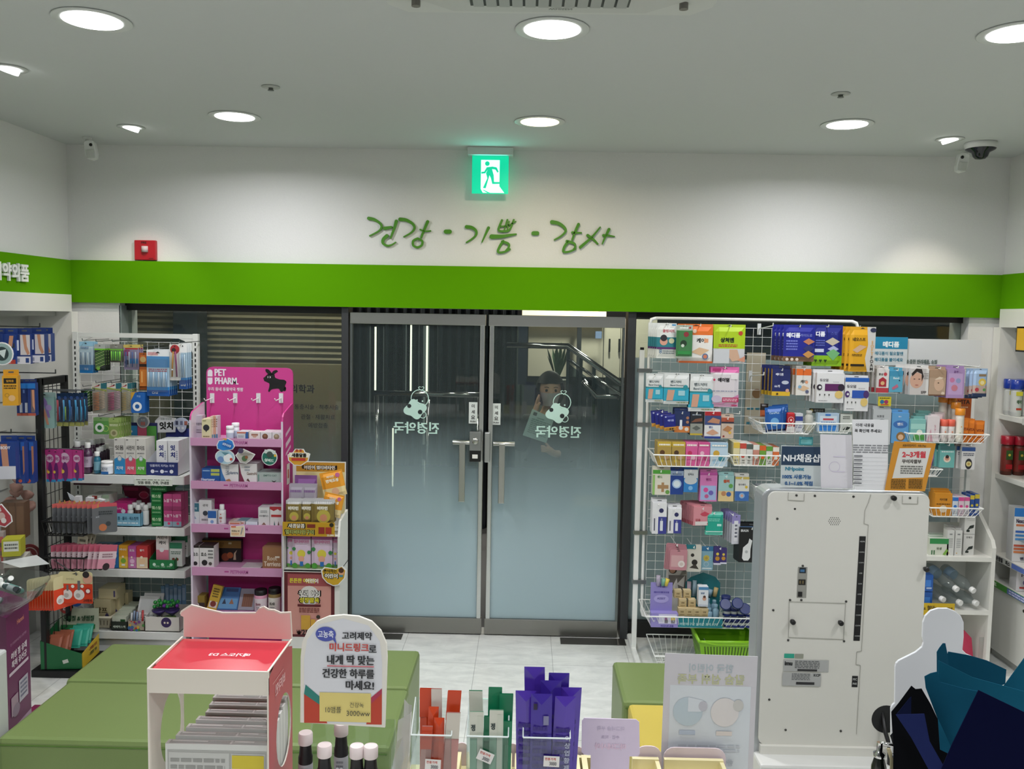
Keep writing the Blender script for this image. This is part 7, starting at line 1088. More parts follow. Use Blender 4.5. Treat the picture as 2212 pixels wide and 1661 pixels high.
for px,cc,c2,lab,Y in(((1764,806,1823,870),'#5c1f5c','#2a1f30','large white hydrocolloid box with a purple band',4.90),((1825,818,1876,888),'#2a55b0','#4a2f6c','large white hydrocolloid box with a blue band',4.90)):
 art=[('t','듀오덤',.26,.76,.1,'#3a3542',.4,.04),('t','엑스트라씬',.7,.7,.04,'#8a8494',.35),('c',.3,.52,.13,'#dddde0'),('r',.3,.4,.95,.64,cc),('c',.9,.52,.12,c2,.12),('c',.1,.52,.1,c2,.1),('c',.12,.52,.05,'#dddde0'),('c',.82,.28,.15,'#dcbf74',.13),('r',.1,.24,.14,.3,'#444444'),('r',.28,.24,.32,.3,'#444444'),('r',.44,.24,.48,.3,'#444444'),('l',.08,.4,.09,.05,1,'#8c8c90')]
 if 'blue' in lab:art=[('r',0,.9,1,1.03,'#1f5cb4')]+art
 B_(px,'#dedee0',art,lab,Y=Y,n=4,vec=(-.006,.04,0),behind=lab.replace('large white','white').split(' with')[0]+' behind the one with the '+lab.split('a ')[-1],group=lab.split('a ')[-1]+' boxes',d=.03)
zb_=bk(1642,1762,915,938,4.88,'white wire basket with blue pouches and a red tube, upper right',taper=.03)
for k in range(3):P_((1652+k*8,880-k*3,1690+k*6,934),[(0,1,'#1f5ca8'),(0,.12,'#14305c')],[('t','CarePlus',.5,.78,.08,'#bcd6ee',.8,.03),('c',.5,.42,.24,'#6fa8d8'),('r',.05,.0,.95,.05,'#c9cfd6')],('front blue pouch leaning in the upper right basket','blue pouch behind the front one in the upper right basket','rearmost blue pouch in the upper right basket')[k],Y=4.91+.03*k,puff=.012,tilt=-.08,hole=False)
P_((1643,872,1660,900),[(0,1,'#2a2422'),(0,.5,'#b9643c')],[],'orange and black packet poking out behind the blue pouches',Y=4.99,hole=False)
mb=MB();a=at(1708,912,Y=4.93);mb.box(a.x-.022,a.x+.022,4.925,4.955,zb_+.006,a.z+.055,M('#b9242c',.35));mb.art((a.x-.022,4.925,zb_+.006),(1,0,0),(0,0,1),.044,a.z+.055-zb_-.006,[('o',.5,.62,.38,'#e5d6d4',.17,.12),('c',.5,.62,.14,'#e5c9c6'),('r',0,0,1,.28,'#dcd9d8'),('t','MAX',.5,.33,.1,'#e5d6d4',.7,.03)]);thing(mb.build('product_box',bevel=.008),'rounded red and white pack with a ring emblem in the upper right basket','box')
carton((1718,890,1734,930),4.94,'#c9ccd4',[('r',0,.6,1,.85,'#2f3f8c'),('l',.1,.9,.5,.2,3,'#7c80a0')],'narrow white and indigo box in the upper right basket',d=.05,zb=zb_+.006)
bottle(at(1747,915,Y=4.94).x,4.94,zb_+.006,.125,.023,clear('#dfe0d8',.9,.1,.55),clear('#e5e6e2',.95,.1,.5),'frosted clear spray bottle in the upper right basket',neck=.6,lab=(.1,.4,'#b5b5a4'))
zb_=bk(1765,1842,915,936,4.88,'white wire basket with a clear blue case, upper right',taper=.02)
carton((1766,894,1812,934),4.9,'#a9bfd4',[('r',.1,.1,.9,.85,'#c9d6e2'),('r',.25,.62,.75,.72,'#b8404c'),('r',.1,.05,.9,.35,'#2f7fd0'),('l',.15,.85,.55,.4,2,'#3f6fa8'),('r',.35,.86,.6,.95,'#2f6fc0')],'rounded clear and blue case in the upper right basket',d=.04,zb=zb_+.006)
carton((1815,896,1841,934),4.91,'#c6cac4',[('l',.2,.8,.9,.7,2,'#3a3f3c'),('p',[(.2,.1),(.5,.3),(.9,.25),(.6,.1)],'#1f2a24')],'white and dark green carton beside the clear blue case',d=.05,zb=zb_+.006)
card((1748,882,1782,892),5.05,'#3a3c38',[('c',.15,.5,.1,'#b9a44a'),('t','체중관리',.6,.5,.5,'#c9c9c4',.6)],'dark strip label behind the baskets',hole=False,cat='label',name='shelf_label')
P_((1727,944,1757,962),[(0,1,'#4fb0bc')],[('r',.1,.2,.9,.7,'#7fccd2')],'pale turquoise packet just above the navy card stand',Y=5.0)
# ================================================================ second wire rack, white shelf and the right alcove
w2=empty('wire_rack',(2.3,5.2,0),'second white wire rack with a blank header panel, behind the tall terminal','display rack');X0,X1,RZ=1.985,2.655,5.2
mb=MB();mb.tube([(X0,RZ,.35),(X0,RZ,1.76),(X1,RZ,1.76),(X1,RZ,.35)],.008,WIRE,8);local(mb.build('frame'),w2)
mb=MB();grid(mb,X0,X1,.6,1.74,RZ,.11,.0014,WIRE,.07);local(mb.build('wire_grid'),w2)
for x in(X0,X1):local(MB().box(x-.012,x+.012,5.19,5.215,0,1.76,WIRE).build('leg'),w2)
x0,x1,z0,z1=rect(1958,733,2119,790,5.19);local(MB().box(x0,x1,5.185,5.195,z0,z1,M('#d9dcdf',.5)).build('header_panel'),w2)
mb=MB()
for px,py in((1906,792),(1935,800),(1988,792),(2026,796),(2064,794),(2110,792),(2045,961),(2092,961)):a=at(px,py,Y=4.97);hook(mb,a.x,a.z,RZ,4.94)
local(mb.build('hooks'),w2)
mb=MB().box(*rect(1888,728,1960,789,5.17)[:2],5.17,5.175,*rect(1888,728,1960,789,5.17)[2:],M('#d3dadd',.5));x0,x1,z0,z1=rect(1888,728,1960,789,5.17)
mb.art((x0,5.17,z0),(1,0,0),(0,0,1),x1-x0,z1-z0,[('r',0,.58,1,1,'#2288b0'),('t','메디폼',.5,.74,.2,'#e8f2f6',.6,.06),('t','메디폼이 필요할땐',.45,.42,.13,'#2f7f9c',.85,.03),('t','메디폼을 붙이세요',.45,.2,.13,'#2f7f9c',.85,.03)]);thing(mb.build('poster_board'),'turquoise and white dressing advert board left of the blank panel','sign')
mb=MB();x0,x1,z0,z1=rect(1958,776,2024,787,5.18);mb.art((x0,5.18,z0),(1,0,0),(0,0,1),x1-x0,z1-z0,[('t','소중한 반려제품, 쇼핑',.5,.5,.9,'#5a6a66',1.,.05)]);thing(mb.build('sticker_lettering'),'grey outlined lettering strip under the blank panel','lettering')
def g2(px,c,art,lab,n_=3,Y=4.95,**k):return B_(px,c,art,lab,Y=Y,n=n_,vec=(-.012,.035,0),behind=lab+', behind the front one',group=lab,**k)
g2((1893,797,1920,848),'#dcd8d6',[('r',0,0,1,.2,'#b83a44'),('t','홍삼',.35,.78,.1,'#2a2422',.5,.04),('c',.7,.78,.14,'#c0404c'),('p',[(.2,.55),(.5,.66),(.8,.55),(.8,.25),(.2,.25)],'#a82a38'),('c',.5,.4,.16,'#d9b07c')],'white and red patch box on the second rack',6)
g2((1921,801,1950,847),'#5aa4c0',[('r',.0,.75,1,1,'#3f90b4'),('t','Band',.5,.66,.1,'#dceaf0',.7,.03),('p',[(.2,.2),(.6,.38),(.7,.25),(.3,.1)],'#c06a84'),('c',.75,.55,.05,'#1d2a38')],'small sky blue box on the second rack')
o=g2((1966,796,2006,853),'#dcdad9',[('r',.0,0,.85,1,'#c8c3c2'),('c',.34,.55,.36,'#d0a590',.3),('p',[(.05,.8),(.3,1),(.6,.98),(.72,.7),(.62,.5),(.6,.8),(.35,.88),(.1,.7)],'#2a2220'),('c',.22,.6,.05,'#3a2a26',.015),('c',.48,.6,.05,'#3a2a26',.015),('r',.28,.36,.44,.39,'#b0605c'),('t','SPP',.75,.1,.1,'#2a2626',.4,.02),('l',.72,.96,.85,.6,3,'#9a9694')],'white mask pack with a woman portrait',4)
g2((2007,799,2043,855),'#b49a84',[('r',0,.7,1,1,'#a88c74'),('c',.6,.45,.3,'#cfae96',.26),('p',[(.3,.62),(.6,.74),(.85,.7),(.7,.64)],'#e0cdb8'),('c',.85,.1,.1,'#d9c7b4'),('c',.55,.5,.05,'#4a342a',.02),('r',0,0,1,.05,'#6a4c3a')],'brown mask pack with a folded hand picture')
g2((2045,797,2083,860),'#a98cbc',[('r',.1,.12,.9,.85,'#bda0cc'),('c',.3,.62,.14,'#c97aa4'),('c',.65,.6,.14,'#8f9ac4'),('c',.45,.35,.18,'#c47a8c'),('t','공주',.5,.9,.08,'#7a4f8c',.5,.03)],'lilac children mask pack')
for k in range(3):P_((2087+k*8,796,2116+k*9,861-2*k),[(0,1,'#9fb8d8'),(0,.12,'#1f355c'),(.12,.4,'#b8a39a')],[('c',.6,.52,.26,'#d9b84a'),('c',.6,.5,.14,'#e6d8a4'),('r',.35,.72,.85,.8,'#8a7458'),('c',.25,.25,.14,'#b8404c'),('c',.75,.25,.1,'#4f8c4a')],('light blue children packet, farthest left of the last three on the rack','light blue children packet, middle of the last three on the rack','light blue children packet, front and right of the last three on the rack')[k],Y=4.98-.03*k,puff=.01)
def flat_tag(px,c,art,lab,Y=4.95):x0,x1,z0,z1=rect(*px,Y);mb=MB().box(x0,x1,Y,Y+.002,z0,z1,ink(c));mb.art((x0,Y,z0),(1,0,0),(0,0,1),x1-x0,z1-z0,art);return thing(mb.build('price_tag'),lab,'tag')
flat_tag((1897,857,1925,877),'#d0c02c',[('c',.3,.45,.16,'#2a6f9c'),('c',.62,.45,.16,'#9c2f5c'),('l',.1,.9,.95,.75,1,'#5c5410'),('r',.2,.1,.8,.2,'#c0403c')],'bright yellow price tag on a black hook beside the grey card')
g2((1885,884,1924,960),'#b9bdc0',[('t','보호대',.4,.8,.07,'#3a3f44',.7,.03),('c',.5,.45,.34,'#8a8f94',.28),('c',.5,.42,.22,'#5f656c',.16),('r',.1,.04,.4,.08,'#b0404c')],'grey joint guard box right of the paper notice',5)
g2((1926,892,1963,957),'#5f9cd0',[('c',.5,.62,.42,'#3a6cb0',.13),('t','밴드',.5,.63,.1,'#d9dfe8',.6,.05),('c',.55,.22,.26,'#8f6a3c',.15),('c',.55,.2,.16,'#d9b08c'),('t','방수',.45,.88,.05,'#dfe8f0',.5,.03)],'sky blue children plaster box beside the wire basket',3)
zb_=bk(1962,2137,938,958,4.9,'white wire basket of sun care goods on the second rack',yb=5.19)
for k in range(4):carton((1967+k*5,908-k*4,1999+k*3,955),4.93+.045*k,'#7fb8b4',[('r',0,.55,1,.8,'#9fd0c8'),('r',.2,.05,.95,.3,'#4f9c4a'),('c',.6,.4,.2,'#dfe8dc')],'pale teal carton in the sun care basket' if k else 'pale teal carton with a green band at the front of the sun care basket',d=.04,zb=zb_+.006,group='pale teal cartons')
for k in range(3):carton((2003+k*7,900-k*2,2029+k*5,955),4.925+.04*k,'#dbd2d6',[('p',[(.0,.0),(.5,0),(.3,.5)],'#c99aa8'),('t','S',.65,.6,.1,'#c0607c',.2),('t','T',.65,.45,.1,'#c0607c',.2),('t','A',.65,.3,.1,'#c0607c',.2)],('front','second','third')[k]+' white and rose carton in the sun care basket',d=.035,zb=zb_+.006)
for k in range(2):bottle(at(2039+k*15,940,Y=4.94).x,4.945,zb_+.006,.125,.02,'#d5d0ce','#d9604c',('left','right')[k]+' white bottle with a coral cap in the sun care basket',neck=.85,caph=.3,lab=(.1,.6,'#d9d2d0'),art=[('c',.5,.7,.2,'#d98c6c'),('l',.2,.8,.4,.1,3,'#b9a8a4')])
for k,(px,Y,z_)in enumerate(((2034,5.06,.06),(2052,5.06,.05),(2062,5.0,.03),(2072,4.94,.0))):bottle(at(px,930,Y=Y).x,Y,zb_+.006+z_,.19,.0225,'#dcd8cf',M('#dc8a1f',.25,coat=.4),('leftmost orange capped sun spray at the back of its basket','second orange capped sun spray at the back','third orange capped sun spray','tall orange capped sun spray at the front of its basket')[k],neck=.95,sh=.82,caph=.2,lab=(.1,.7,'#dfdbd0'),art=[('c',.5,.6,.12,'#d8a03c'),('c',.3,.3,.1,'#8fae6a')])
for k,(px,w2_,h2)in enumerate(((2076,17,54),(2090,16,52),(2107,20,48))):
 P_((px,957-h2,px+w2_,956),[(0,1,'#dc7a22'),(.3,.36,'#e8a05c')],[('t','VITA',.5,.55,.12,'#7a2c0c',.8,.04),('l',.2,.8,.4,.2,2,'#8a3a10')],('left','middle','right')[k]+' orange vitamin pouch standing in the sun care basket',Y=4.93+.01*k,hole=False,n=2,behind='orange vitamin pouch behind the '+('left','middle','right')[k]+' one',group=('left','middle','right')[k]+' orange pouches',puff=.006)
mb=MB();x0,x1,z0,z1=rect(2050,860,2098,900,5.12);mb.box(x0,x1,5.12,5.123,zb_+.006,z1,M('#c8601c',.5));mb.art((x0,5.12,z0),(1,0,0),(0,0,1),x1-x0,z1-z0,[('t','Dr.VITA',.5,.8,.24,'#3a1a0c',.85,.04),('l',.15,.85,.58,.45,1,'#f0c8a0')]);thing(mb.build('header_card'),'orange header card with dark vitamin lettering behind the sprays','sign')
zq_=bk(1990,2036,1014,1030,4.93,'small white wire basket right behind the orange notice',yb=5.19,taper=.02);P_((2012,960,2026,1022),[(0,1,'#c060a8')],[('r',.2,.3,.8,.7,'#d98cc4')],'violet pink packet leaning in the small basket',Y=5.0,hole=False,tilt=.25)
g2((2030,963,2062,1010),'#6fb4b0',[('r',0,.8,1,1,'#3f6a6c'),('c',.5,.4,.24,'#e3d3c4'),('c',.5,.42,.15,'#c99078'),('c',.5,.5,.12,'#2f2422'),('l',.1,.9,.78,.68,1,'#dce8e6')],'mint box with a child portrait under the sun care basket',2)
g2((2077,966,2106,1014),'#dbdadb',[('r',0,.82,1,1,'#2c4f8c'),('c',.55,.25,.26,'#2a2a30',.24),('c',.55,.25,.2,'#d9cf94'),('c',.55,.25,.1,'#c0a050'),('l',.1,.9,.75,.6,2,'#5c6070')],'white and navy box with an avocado picture',6)
zb_=bk(2010,2124,1098,1119,4.9,'lower white wire basket on the second rack',yb=5.19)
for k in range(4):carton((2019-k*3,1070-k*2,2056-k*4,1118),4.93+.035*k,'#cf8a22',[('t','아이봉',.5,.72,.12,'#3a2608',.6,.04),('c',.5,.3,.22,'#dccbb0'),('l',.1,.9,.56,.48,1,'#5c3c0c')]if k==0 else[],'amber carton in the lower basket' if k else 'amber carton with a round picture at the front of the lower basket',d=.03,zb=zb_+.006,group='amber cartons')
for k,(px,c,c2)in enumerate((((2057,1078,2069,1118),'#c9d2dc','#2f6fc0'),((2070,1078,2082,1118),'#d9c3cf','#d04a8c'),((2083,1078,2094,1118),'#d6cfd2','#d0508c'),((2095,1074,2104,1118),'#2a4f94','#c9b43a'),((2105,1072,2115,1118),'#274a8f','#c9b43a'))):carton(px,4.93+.004*k,c,[('r',0,.8,1,1,c2),('c',.5,.5,.3,c2),('l',.2,.8,.3,.1,2,'#8a8f9c')],('blue and white','first pink and white','second pink and white','first navy and yellow','second navy and yellow')[k]+' slim carton in the lower basket',d=.05,zb=zb_+.006,n=2,behind='slim carton behind the '+('blue and white','first pink and white','second pink and white','first navy and yellow','second navy and yellow')[k]+' one',group=('blue','pink one','pink two','navy one','navy two')[k]+' slim cartons',sides=c)
# white open shelf with a sloping shoulder
sh=empty('shelf_unit',(2.5,5.05,0),'white open shelf unit with a sloping right shoulder, beside the terminal','shelf');sx0,sx1,sy0,sy1=2.12,2.665,4.9,5.18
local(MB().ext([(sx1,sy0,0),(sx1,sy1,0),(sx1,sy1,.95),(sx1,sy1-.03,.97),(sx1,sy0+.02,.79),(sx1,sy0,.75)],(.022,0,0),LAM).build('side_panel'),sh);local(MB().ext([(sx0,sy0,0),(sx0,sy1,0),(sx0,sy1,.95),(sx0,sy0,.75)],(-.02,0,0),LAM).build('side_panel'),sh)
local(MB().box(sx0,sx1,sy1,sy1+.01,0,.83,LAM).build('back_panel'),sh);SZ=[]
for py in(1203,1318):z=at(2060,py,Y=sy0).z;SZ.append(z);local(MB().box(sx0,sx1,sy0,sy1,z-.025,z,LAM).build('shelf'),sh)
local(MB().box(sx0,sx1,sy0,sy1,.0,.04,LAM).build('shelf'),sh)
for k in range(4):carton((2008-k,1163,2049-k,1199),4.93+.05*k,'#cfd4c6',[('r',0,.68,1,1,'#2f8a4a'),('t','위생',.5,.4,.16,'#4a5c3a',.6,.04),('p',[(.7,.05),(.9,.4),(.98,.3),(.85,0)],'#7fae4a'),('r',.1,.04,.16,.3,'#2f6a3a'),('r',.22,.04,.28,.3,'#2f6a3a')],('green banded white box at the front of the open shelf','green banded white box, second row of the open shelf','green banded white box, third row of the open shelf','green banded white box at the back of the open shelf')[k],d=.045,zb=SZ[0],top='#cfd8cc')
for k in range(5):carton((2046+(k%2)*17,1145,2061+(k%2)*17,1199),4.93+.055*(k//2),'#d3d4d1',[('r',.3,.82,.7,.88,'#8c9090'),('l',.2,.8,.7,.3,5,'#a3a6a4'),('c',.3,.1,.08,'#c9a04a')],'tall plain white carton beside the green banded boxes',d=.05,zb=SZ[0],group='tall plain white cartons')
for k in range(2):carton((2081,1162-k*34,2104,1199-k*36),4.95,'#d5d5d2',[('t','전체크',.5,.85,.1,'#4a4a4c',.6,.03),('p',[(.2,.15),(.5,.4),(.9,.45),(.85,.3),(.5,.25)],'#1f2a26'),('r',.2,.1,.5,.2,'#1f2a26')],('lower','upper')[k]+' white box with a black clip picture on the open shelf',d=.06,box=(at(2081,1180,Y=4.95).x,at(2104,1180,Y=4.95).x,SZ[0]+k*.122,SZ[0]+k*.122+.12))
PET_=clear('#e6ecec',.92,.04,.1)
for k,(cx,cy)in enumerate(((2039,1296),(2076,1303),(2111,1304),(2068,1274),(2104,1277))):
 a=at(cx,cy,Y=4.9);r=empty('water_bottle',a,'empty clear plastic bottle with a white cap, '+('lower left of the lying stack','lower middle of the lying stack','lower right of the lying stack','upper left of the lying stack','upper right of the lying stack')[k],'bottle');d=Vector((-.3,.8,.28 if k>2 else.1)).normalized();T=Matrix.Translation(a)@d.to_track_quat('Z','Y').to_matrix().to_4x4()
 local(MB().lathe([(.012,.01),(.013,.03),(.032,.07),(.033,.11),(.030,.13),(.033,.15),(.033,.22),(.025,.235)],PET_,T,18).build('body'),r);local(MB().lathe([(.0165,0),(.017,.004),(.017,.022),(.015,.024)],M('#e8e9e8',.35),T,18).build('cap'),r)
 if k>2:local(MB().lathe([(.0336,.155),(.0336,.2)],M('#8fa9c0',.4),T,18).build('label_band'),r)
for k in range(2):carton((1992,1241+k*31,2015,1271+k*31),4.92,'#2158a8',[('r',.3,.3,.8,.7,'#3f7fd0'),('l',.4,.9,.3,.1,1,'#b9cde8')],('upper','lower')[k]+' blue box on the open shelf beside the lying bottles',d=.1,box=(at(1992,1270,Y=4.92).x,at(2015,1270,Y=4.92).x,SZ[1]+(1-k)*.1,SZ[1]+(1-k)*.1+.095))
flat_tag((1975,1303,2062,1329),'#c9a81c',[('t','뇨 혈당',.35,.6,.4,'#2a2208',.3,.05),('l',.45,.95,.75,.45,1,'#7a6410')],'yellow shelf banner with dark lettering on the open shelf edge',4.88)
mb=MB();a=at(2090,1400,Y=5.0);mb.ext([(a.x-.04,4.99,.042),(a.x+.04,5.0,.042),(a.x+.02,5.0,.19),(a.x-.03,4.99,.24)],(0,.03,0),M('#c83a5c',.4));thing(mb.build('product_bag'),'pink bag on the floor of the open shelf','bag');mb=MB().box(a.x+.03,a.x+.08,4.93,4.935,.041,.22,ACR);thing(mb.build('acrylic_sheet'),'clear acrylic sheet leaning in the bottom of the open shelf','panel')
# right alcove: shelves, low cabinet
for nm,z in(('trim_shelf_upper',1.478),('trim_shelf_middle',1.118),('trim_shelf_lower',.63),('trim_shelf_base',.47)):slab(nm,2.86,3.12,3.4,5.279,z-.03 if z>.7 else z-.012,z,LAM,.002)
cb=empty('low_cabinet',(2.9,4.6,0),'white low cabinet with flat doors and small dark knobs at the right edge','cabinet');local(MB().box(2.885,3.11,3.4,5.27,.05,.445,LAM).build('body'),cb)
for k in range(3):
 d=local(MB().box(2.868,2.884,5.26-(k+1)*.42+.003,5.26-k*.42,.05,.44,M('#dcdcd6',.35)).build('door',bevel=.002),cb)
 y=5.26-k*.42-(.39 if k%2==0 else.03);o=MB().lathe([(.004,0),(.004,.012),(.01,.016),(.009,.024),(0,.026)],M('#3a3630',.3,.6),Matrix.Translation((2.868,y,.40))@Matrix.Rotation(-PI/2,4,'Y'),12).build('knob');o.parent=d;o.matrix_parent_inverse=d.matrix_parent_inverse.copy()@Matrix.Identity(4);o.matrix_parent_inverse=Matrix.Identity(4)
 d.matrix_parent_inverse=Matrix.Translation(-cb.location);o.matrix_parent_inverse=Matrix.Identity(4)
slab('trim_cabinet_kick',2.9,3.1,3.4,5.27,0,.05,LAMD)
CB=M('#16379c',.2,coat=.4)
for k in range(5):
 y=5.2-.0*k;x=2.895+(k%3)*.066;y=5.235-.07*(k//3);bottle(x,y,1.478,.215,.031,'#cdd0cf',CB,'blue capped insect spray can on the upper right shelf',lab=(.12,.68,'#c8cbc8'),art=[('r',0,.8,1,1,'#d8cf3a'),('t','에어',.5,.5,.2,'#3a5f3a',.7,.04),('r',.1,.1,.9,.2,'#b8402c')],neck=.96,sh=.7,caph=.26,name='spray_can',cat='spray can',group='blue capped spray cans')
carton(None,5.0,'#3f9a2a',[('r',0,0,.35,1,'#a9c46a'),('t','제충',.2,.6,.2,'#2a5c1c',.3,.04)],'bright green box beside the blue capped spray cans',d=.08,box=(2.945,3.06,1.478,1.62),rz=-.5)
for k in range(3):bottle(2.895+.068*k,5.23-.01*k,1.118,.235,.031,'#5a2a20',M('#a3142c',.25,coat=.3),('leftmost','middle','rightmost')[k]+' dark red capped insect spray can on the middle right shelf',lab=(.1,.7,'#7a2c24'),art=[('r',0,.5,1,.9,'#3a5c2c'),('c',.5,.7,.2,'#d8c04a'),('r',0,.1,1,.3,'#b8242c')],neck=.96,sh=.76,caph=.22,name='spray_can',cat='spray can')
for k in range(2):carton(None,5.02,('#2f6f3c','#cdb32c')[k],[('r',.1,.1,.9,.5,('#d8c04a','#dccb5c')[k]),('t','모기',.5,.75,.12,'#f0ecd8',.7,.04)],('green','yellow')[k]+' slim box in front of the dark red spray cans',d=.05,box=(2.915+.03*k,2.943+.03*k,1.118,1.30),rz=-.3)
r=empty('spray_bottle',(2.955,4.93,1.118),'white spray bottle with a green and white trigger on the middle right shelf','bottle');T=Matrix.Translation((2.955,4.93,1.118));local(MB().lathe([(.03,0),(.034,.01),(.034,.09),(.028,.11),(.012,.135),(.012,.145)],M('#dcdedb',.3),T,18).build('body'),r)
local(MB().box(2.89,2.985,4.92,4.94,1.262,1.292,M('#e0e3e0',.3)).build('nozzle',bevel=.006),r);local(MB().ext([(2.925,4.924,1.262),(2.905,4.924,1.225),(2.915,4.924,1.222),(2.945,4.924,1.262)],(0,.012,0),M('#1d7a3c',.35)).build('trigger'),r)
bottle(2.92,5.0,1.118,.16,.03,'#e0e2df','#e6e8e6','plain white rounded bottle on the middle right shelf',neck=.7,sh=.7)
carton(None,4.88,'#6f7fc4',[('r',.05,.1+.18*i,.95,.2+.18*i,'#c9cfe8')for i in range(5)]if 0 else[('r',.05,.1,.95,.25,'#c9cfe8'),('r',.05,.4,.95,.55,'#c9cfe8'),('r',.05,.7,.95,.85,'#c9cfe8')],'periwinkle striped box in front of the white spray bottle',d=.04,box=(2.905,2.96,1.118,1.215),rz=-.3)
NX=[('r',0,.84,1,1,'#2a78c4'),('t','Nexcare',.42,.76,.08,'#3a2f4c',.6,.05),('r',.12,.66,.85,.7,'#c9744a'),('r',.1,.54,.8,.58,'#2f62b4'),('r',.1,.47,.8,.51,'#3f82c4'),('r',.1,.4,.8,.44,'#4f92d0'),('r',.05,.28,.85,.32,'#c05a44'),('r',.05,.22,.85,.26,'#c86a44'),('r',.05,.16,.85,.2,'#d07f4c'),('t','밴드',.6,.06,.06,'#2a2a44',.6,.05)]
carton((2150,1071,2188,1188),5.06,'#d9dadb',NX,'tall white and blue plaster display box on the lower right shelf',d=.09,box=(2.872,2.975,.632,.95),rz=-.15,top='#c9ccd0')
carton(None,4.93,'#d8d8da',[('t','Nexcare',.5,.72,.2,'#3a2f4c',.8,.05),('c',.25,.3,.08,'#c0503c'),('r',.35,.1,.9,.35,'#b9a8a0')],'low white plaster box in front of the tall blue one',d=.07,box=(2.905,3.06,.642,.755),rz=-.2)
carton(None,5.0,'#3a7fc8',[('r',0,0,1,.55,'#dcdfe3'),('r',.2,.6,.9,.8,'#c9cfd8')],'blue topped white box at the right edge above the low plaster box',d=.08,box=(2.985,3.09,.77,.90),rz=-.2)
mb=MB().box(2.90,3.09,4.99,5.09,.757,.768,ACR);thing(mb.build('acrylic_riser'),'clear riser under the blue topped box on the lower right shelf','stand')
carton(None,5.0,'#d8d6d8',[('t','Nexcare',.45,.76,.2,'#3a2f4c',.6,.05),('c',.3,.4,.1,'#6a5f8c'),('c',.55,.42,.1,'#b9a0a4'),('r',.1,.12,.7,.2,'#b8342c')],'wide white plaster box on the shelf right above the cabinet',d=.1,box=(2.875,3.05,.472,.60),rz=-.15)
carton(None,4.86,'#b9a8d4',[('l',.1,.9,.95,.6,3,'#7a6aa8'),('c',.5,.3,.3,'#d99a94'),('c',.5,.33,.16,'#e8c4b4')],'lilac box with a face picture at the right edge',d=.05,box=(2.95,3.02,.472,.62),rz=-.2)
def rl(z,y0,y1,c,art,lab):mb=MB().box(2.855,2.859,y0,y1,z-.034,z+.002,ink(c));mb.art((2.855,y1,z-.034),(0,-1,0),(0,0,1),y1-y0,.036,art);thing(mb.build('shelf_label'),lab,'label')
rl(.632,4.85,5.26,'#c9cbc6',[('t','냉온찜질',.2,.5,.7,'#1a1a1c',.3,.08),('t','파스',.45,.5,.7,'#1a1a1c',.2,.08),('r',.55,.1,1,.9,'#5f78c0')],'black lettered strip label on the lower right shelf')
rl(.472,4.85,5.24,'#4f9c3c',[('t','10%',.1,.5,.6,'#dcebd4',.1,.06),('r',.45,.05,1,.95,'#6a7cc4'),('l',.5,.95,.9,.1,2,'#dfe3f2')],'green and blue strip label on the shelf over the cabinet')
rl(1.478,4.6,5.02,'#c9cbc6',[('t','벌레퇴치용',.35,.5,.8,'#1a1a1c',.6,.08)],'black lettered strip label on the upper right shelf')
mb=MB();c=at(2207,720,X=2.85);mb.box(2.845,2.85,c.y-.25,c.y+.03,1.87,1.995,M('#e0b02c',.5));mb.box(2.842,2.846,c.y-.26,c.y+.04,1.86,2.005,BLACK);mb.box(2.840,2.843,c.y-.25,c.y+.03,1.87,1.995,M('#e0b02c',.5));thing(mb.build('hanging_sign'),'yellow sign with a black border hanging at the right edge','sign')
# ================================================================ self-service terminal seen from behind, papers on top
KY=2.5;KP=M('#d2d1c9',.5);KS=M('#a9adaf',.35,.5)
ki=empty('self_service_terminal',(.945,2.55,0),'tall pale grey self-service terminal seen from its back, with screws and service panels','terminal')
def kz(x,y,Y=KY):return at(1620+x/2.183,900+y/2.183,Y=Y)
X0,X1,Z0,Z1=.700,1.172,.765,1.527
def rr2(x0,x1,z0,z1,r,Y,n=5):
 q=[]
 for cx,cz,a0 in((x1-r,z0+r,-90),(x1-r,z1-r,0),(x0+r,z1-r,90),(x0+r,z0+r,180)):
  q+=[(cx+r*math.cos(math.radians(a0+90*k/n)),Y,cz+r*math.sin(math.radians(a0+90*k/n)))for k in range(n+1)]
 return q
local(MB().ext(rr2(X0-.008,X1+.003,.72,Z1+.003,.03,KY+.004),(0,.085,0),KS).build('housing',bevel=.004),ki)
local(MB().ext(rr2(X0+.008,X1,Z0,Z1-.004,.022,KY-.002),(0,.01,0),KP).build('back_cover',bevel=.0015),ki)
mb=MB();LN=M('#8f8f86',.6);YY=KY-.0035
def kl(pts,r=.00055,mt=LN):mb.tube([Vector((kz(*p).x,YY,kz(*p).z))for p in pts],r,mt,4)
kl([(568,366),(556,405),(540,440),(536,503),(556,508),(524,1103),(502,1106),(498,1166),(519,1170),(500,1495)]);kl([(183,870),(449,878),(440,1048),(180,1038),(183,870)]);kl([(180,356),(178,392),(253,396),(255,362)]);kl([(717,372),(716,408),(788,410),(790,376)])
local(mb.build('panel_seams'),ki)
for i,(x,y)in enumerate(((218,370),(305,372),(487,376),(753,382),(128,480),(109,911),(90,1332),(167,1475),(427,1480),(241,863),(188,863),(452,870),(179,1052),(442,1057),(248,702))):
 c=kz(x,y);local(MB().lathe([(.0035,0),(.0032,.0018),(0,.002)],M('#4a4a48',.3,.8),Matrix.Translation((c.x,KY-.002,c.z))@Matrix.Rotation(PI/2,4,'X'),10).build('screw'),ki)
for x,y in((668,379),(821,713),(195,960),(420,965)):
 c=kz(x,y);local(MB().lathe([(.004,0),(.004,.008),(.0075,.009),(.0075,.018),(.005,.02)],BLACK,Matrix.Translation((c.x,KY-.002,c.z))@Matrix.Rotation(PI/2,4,'X'),14).build('thumb_knob'),ki)
mb=MB()
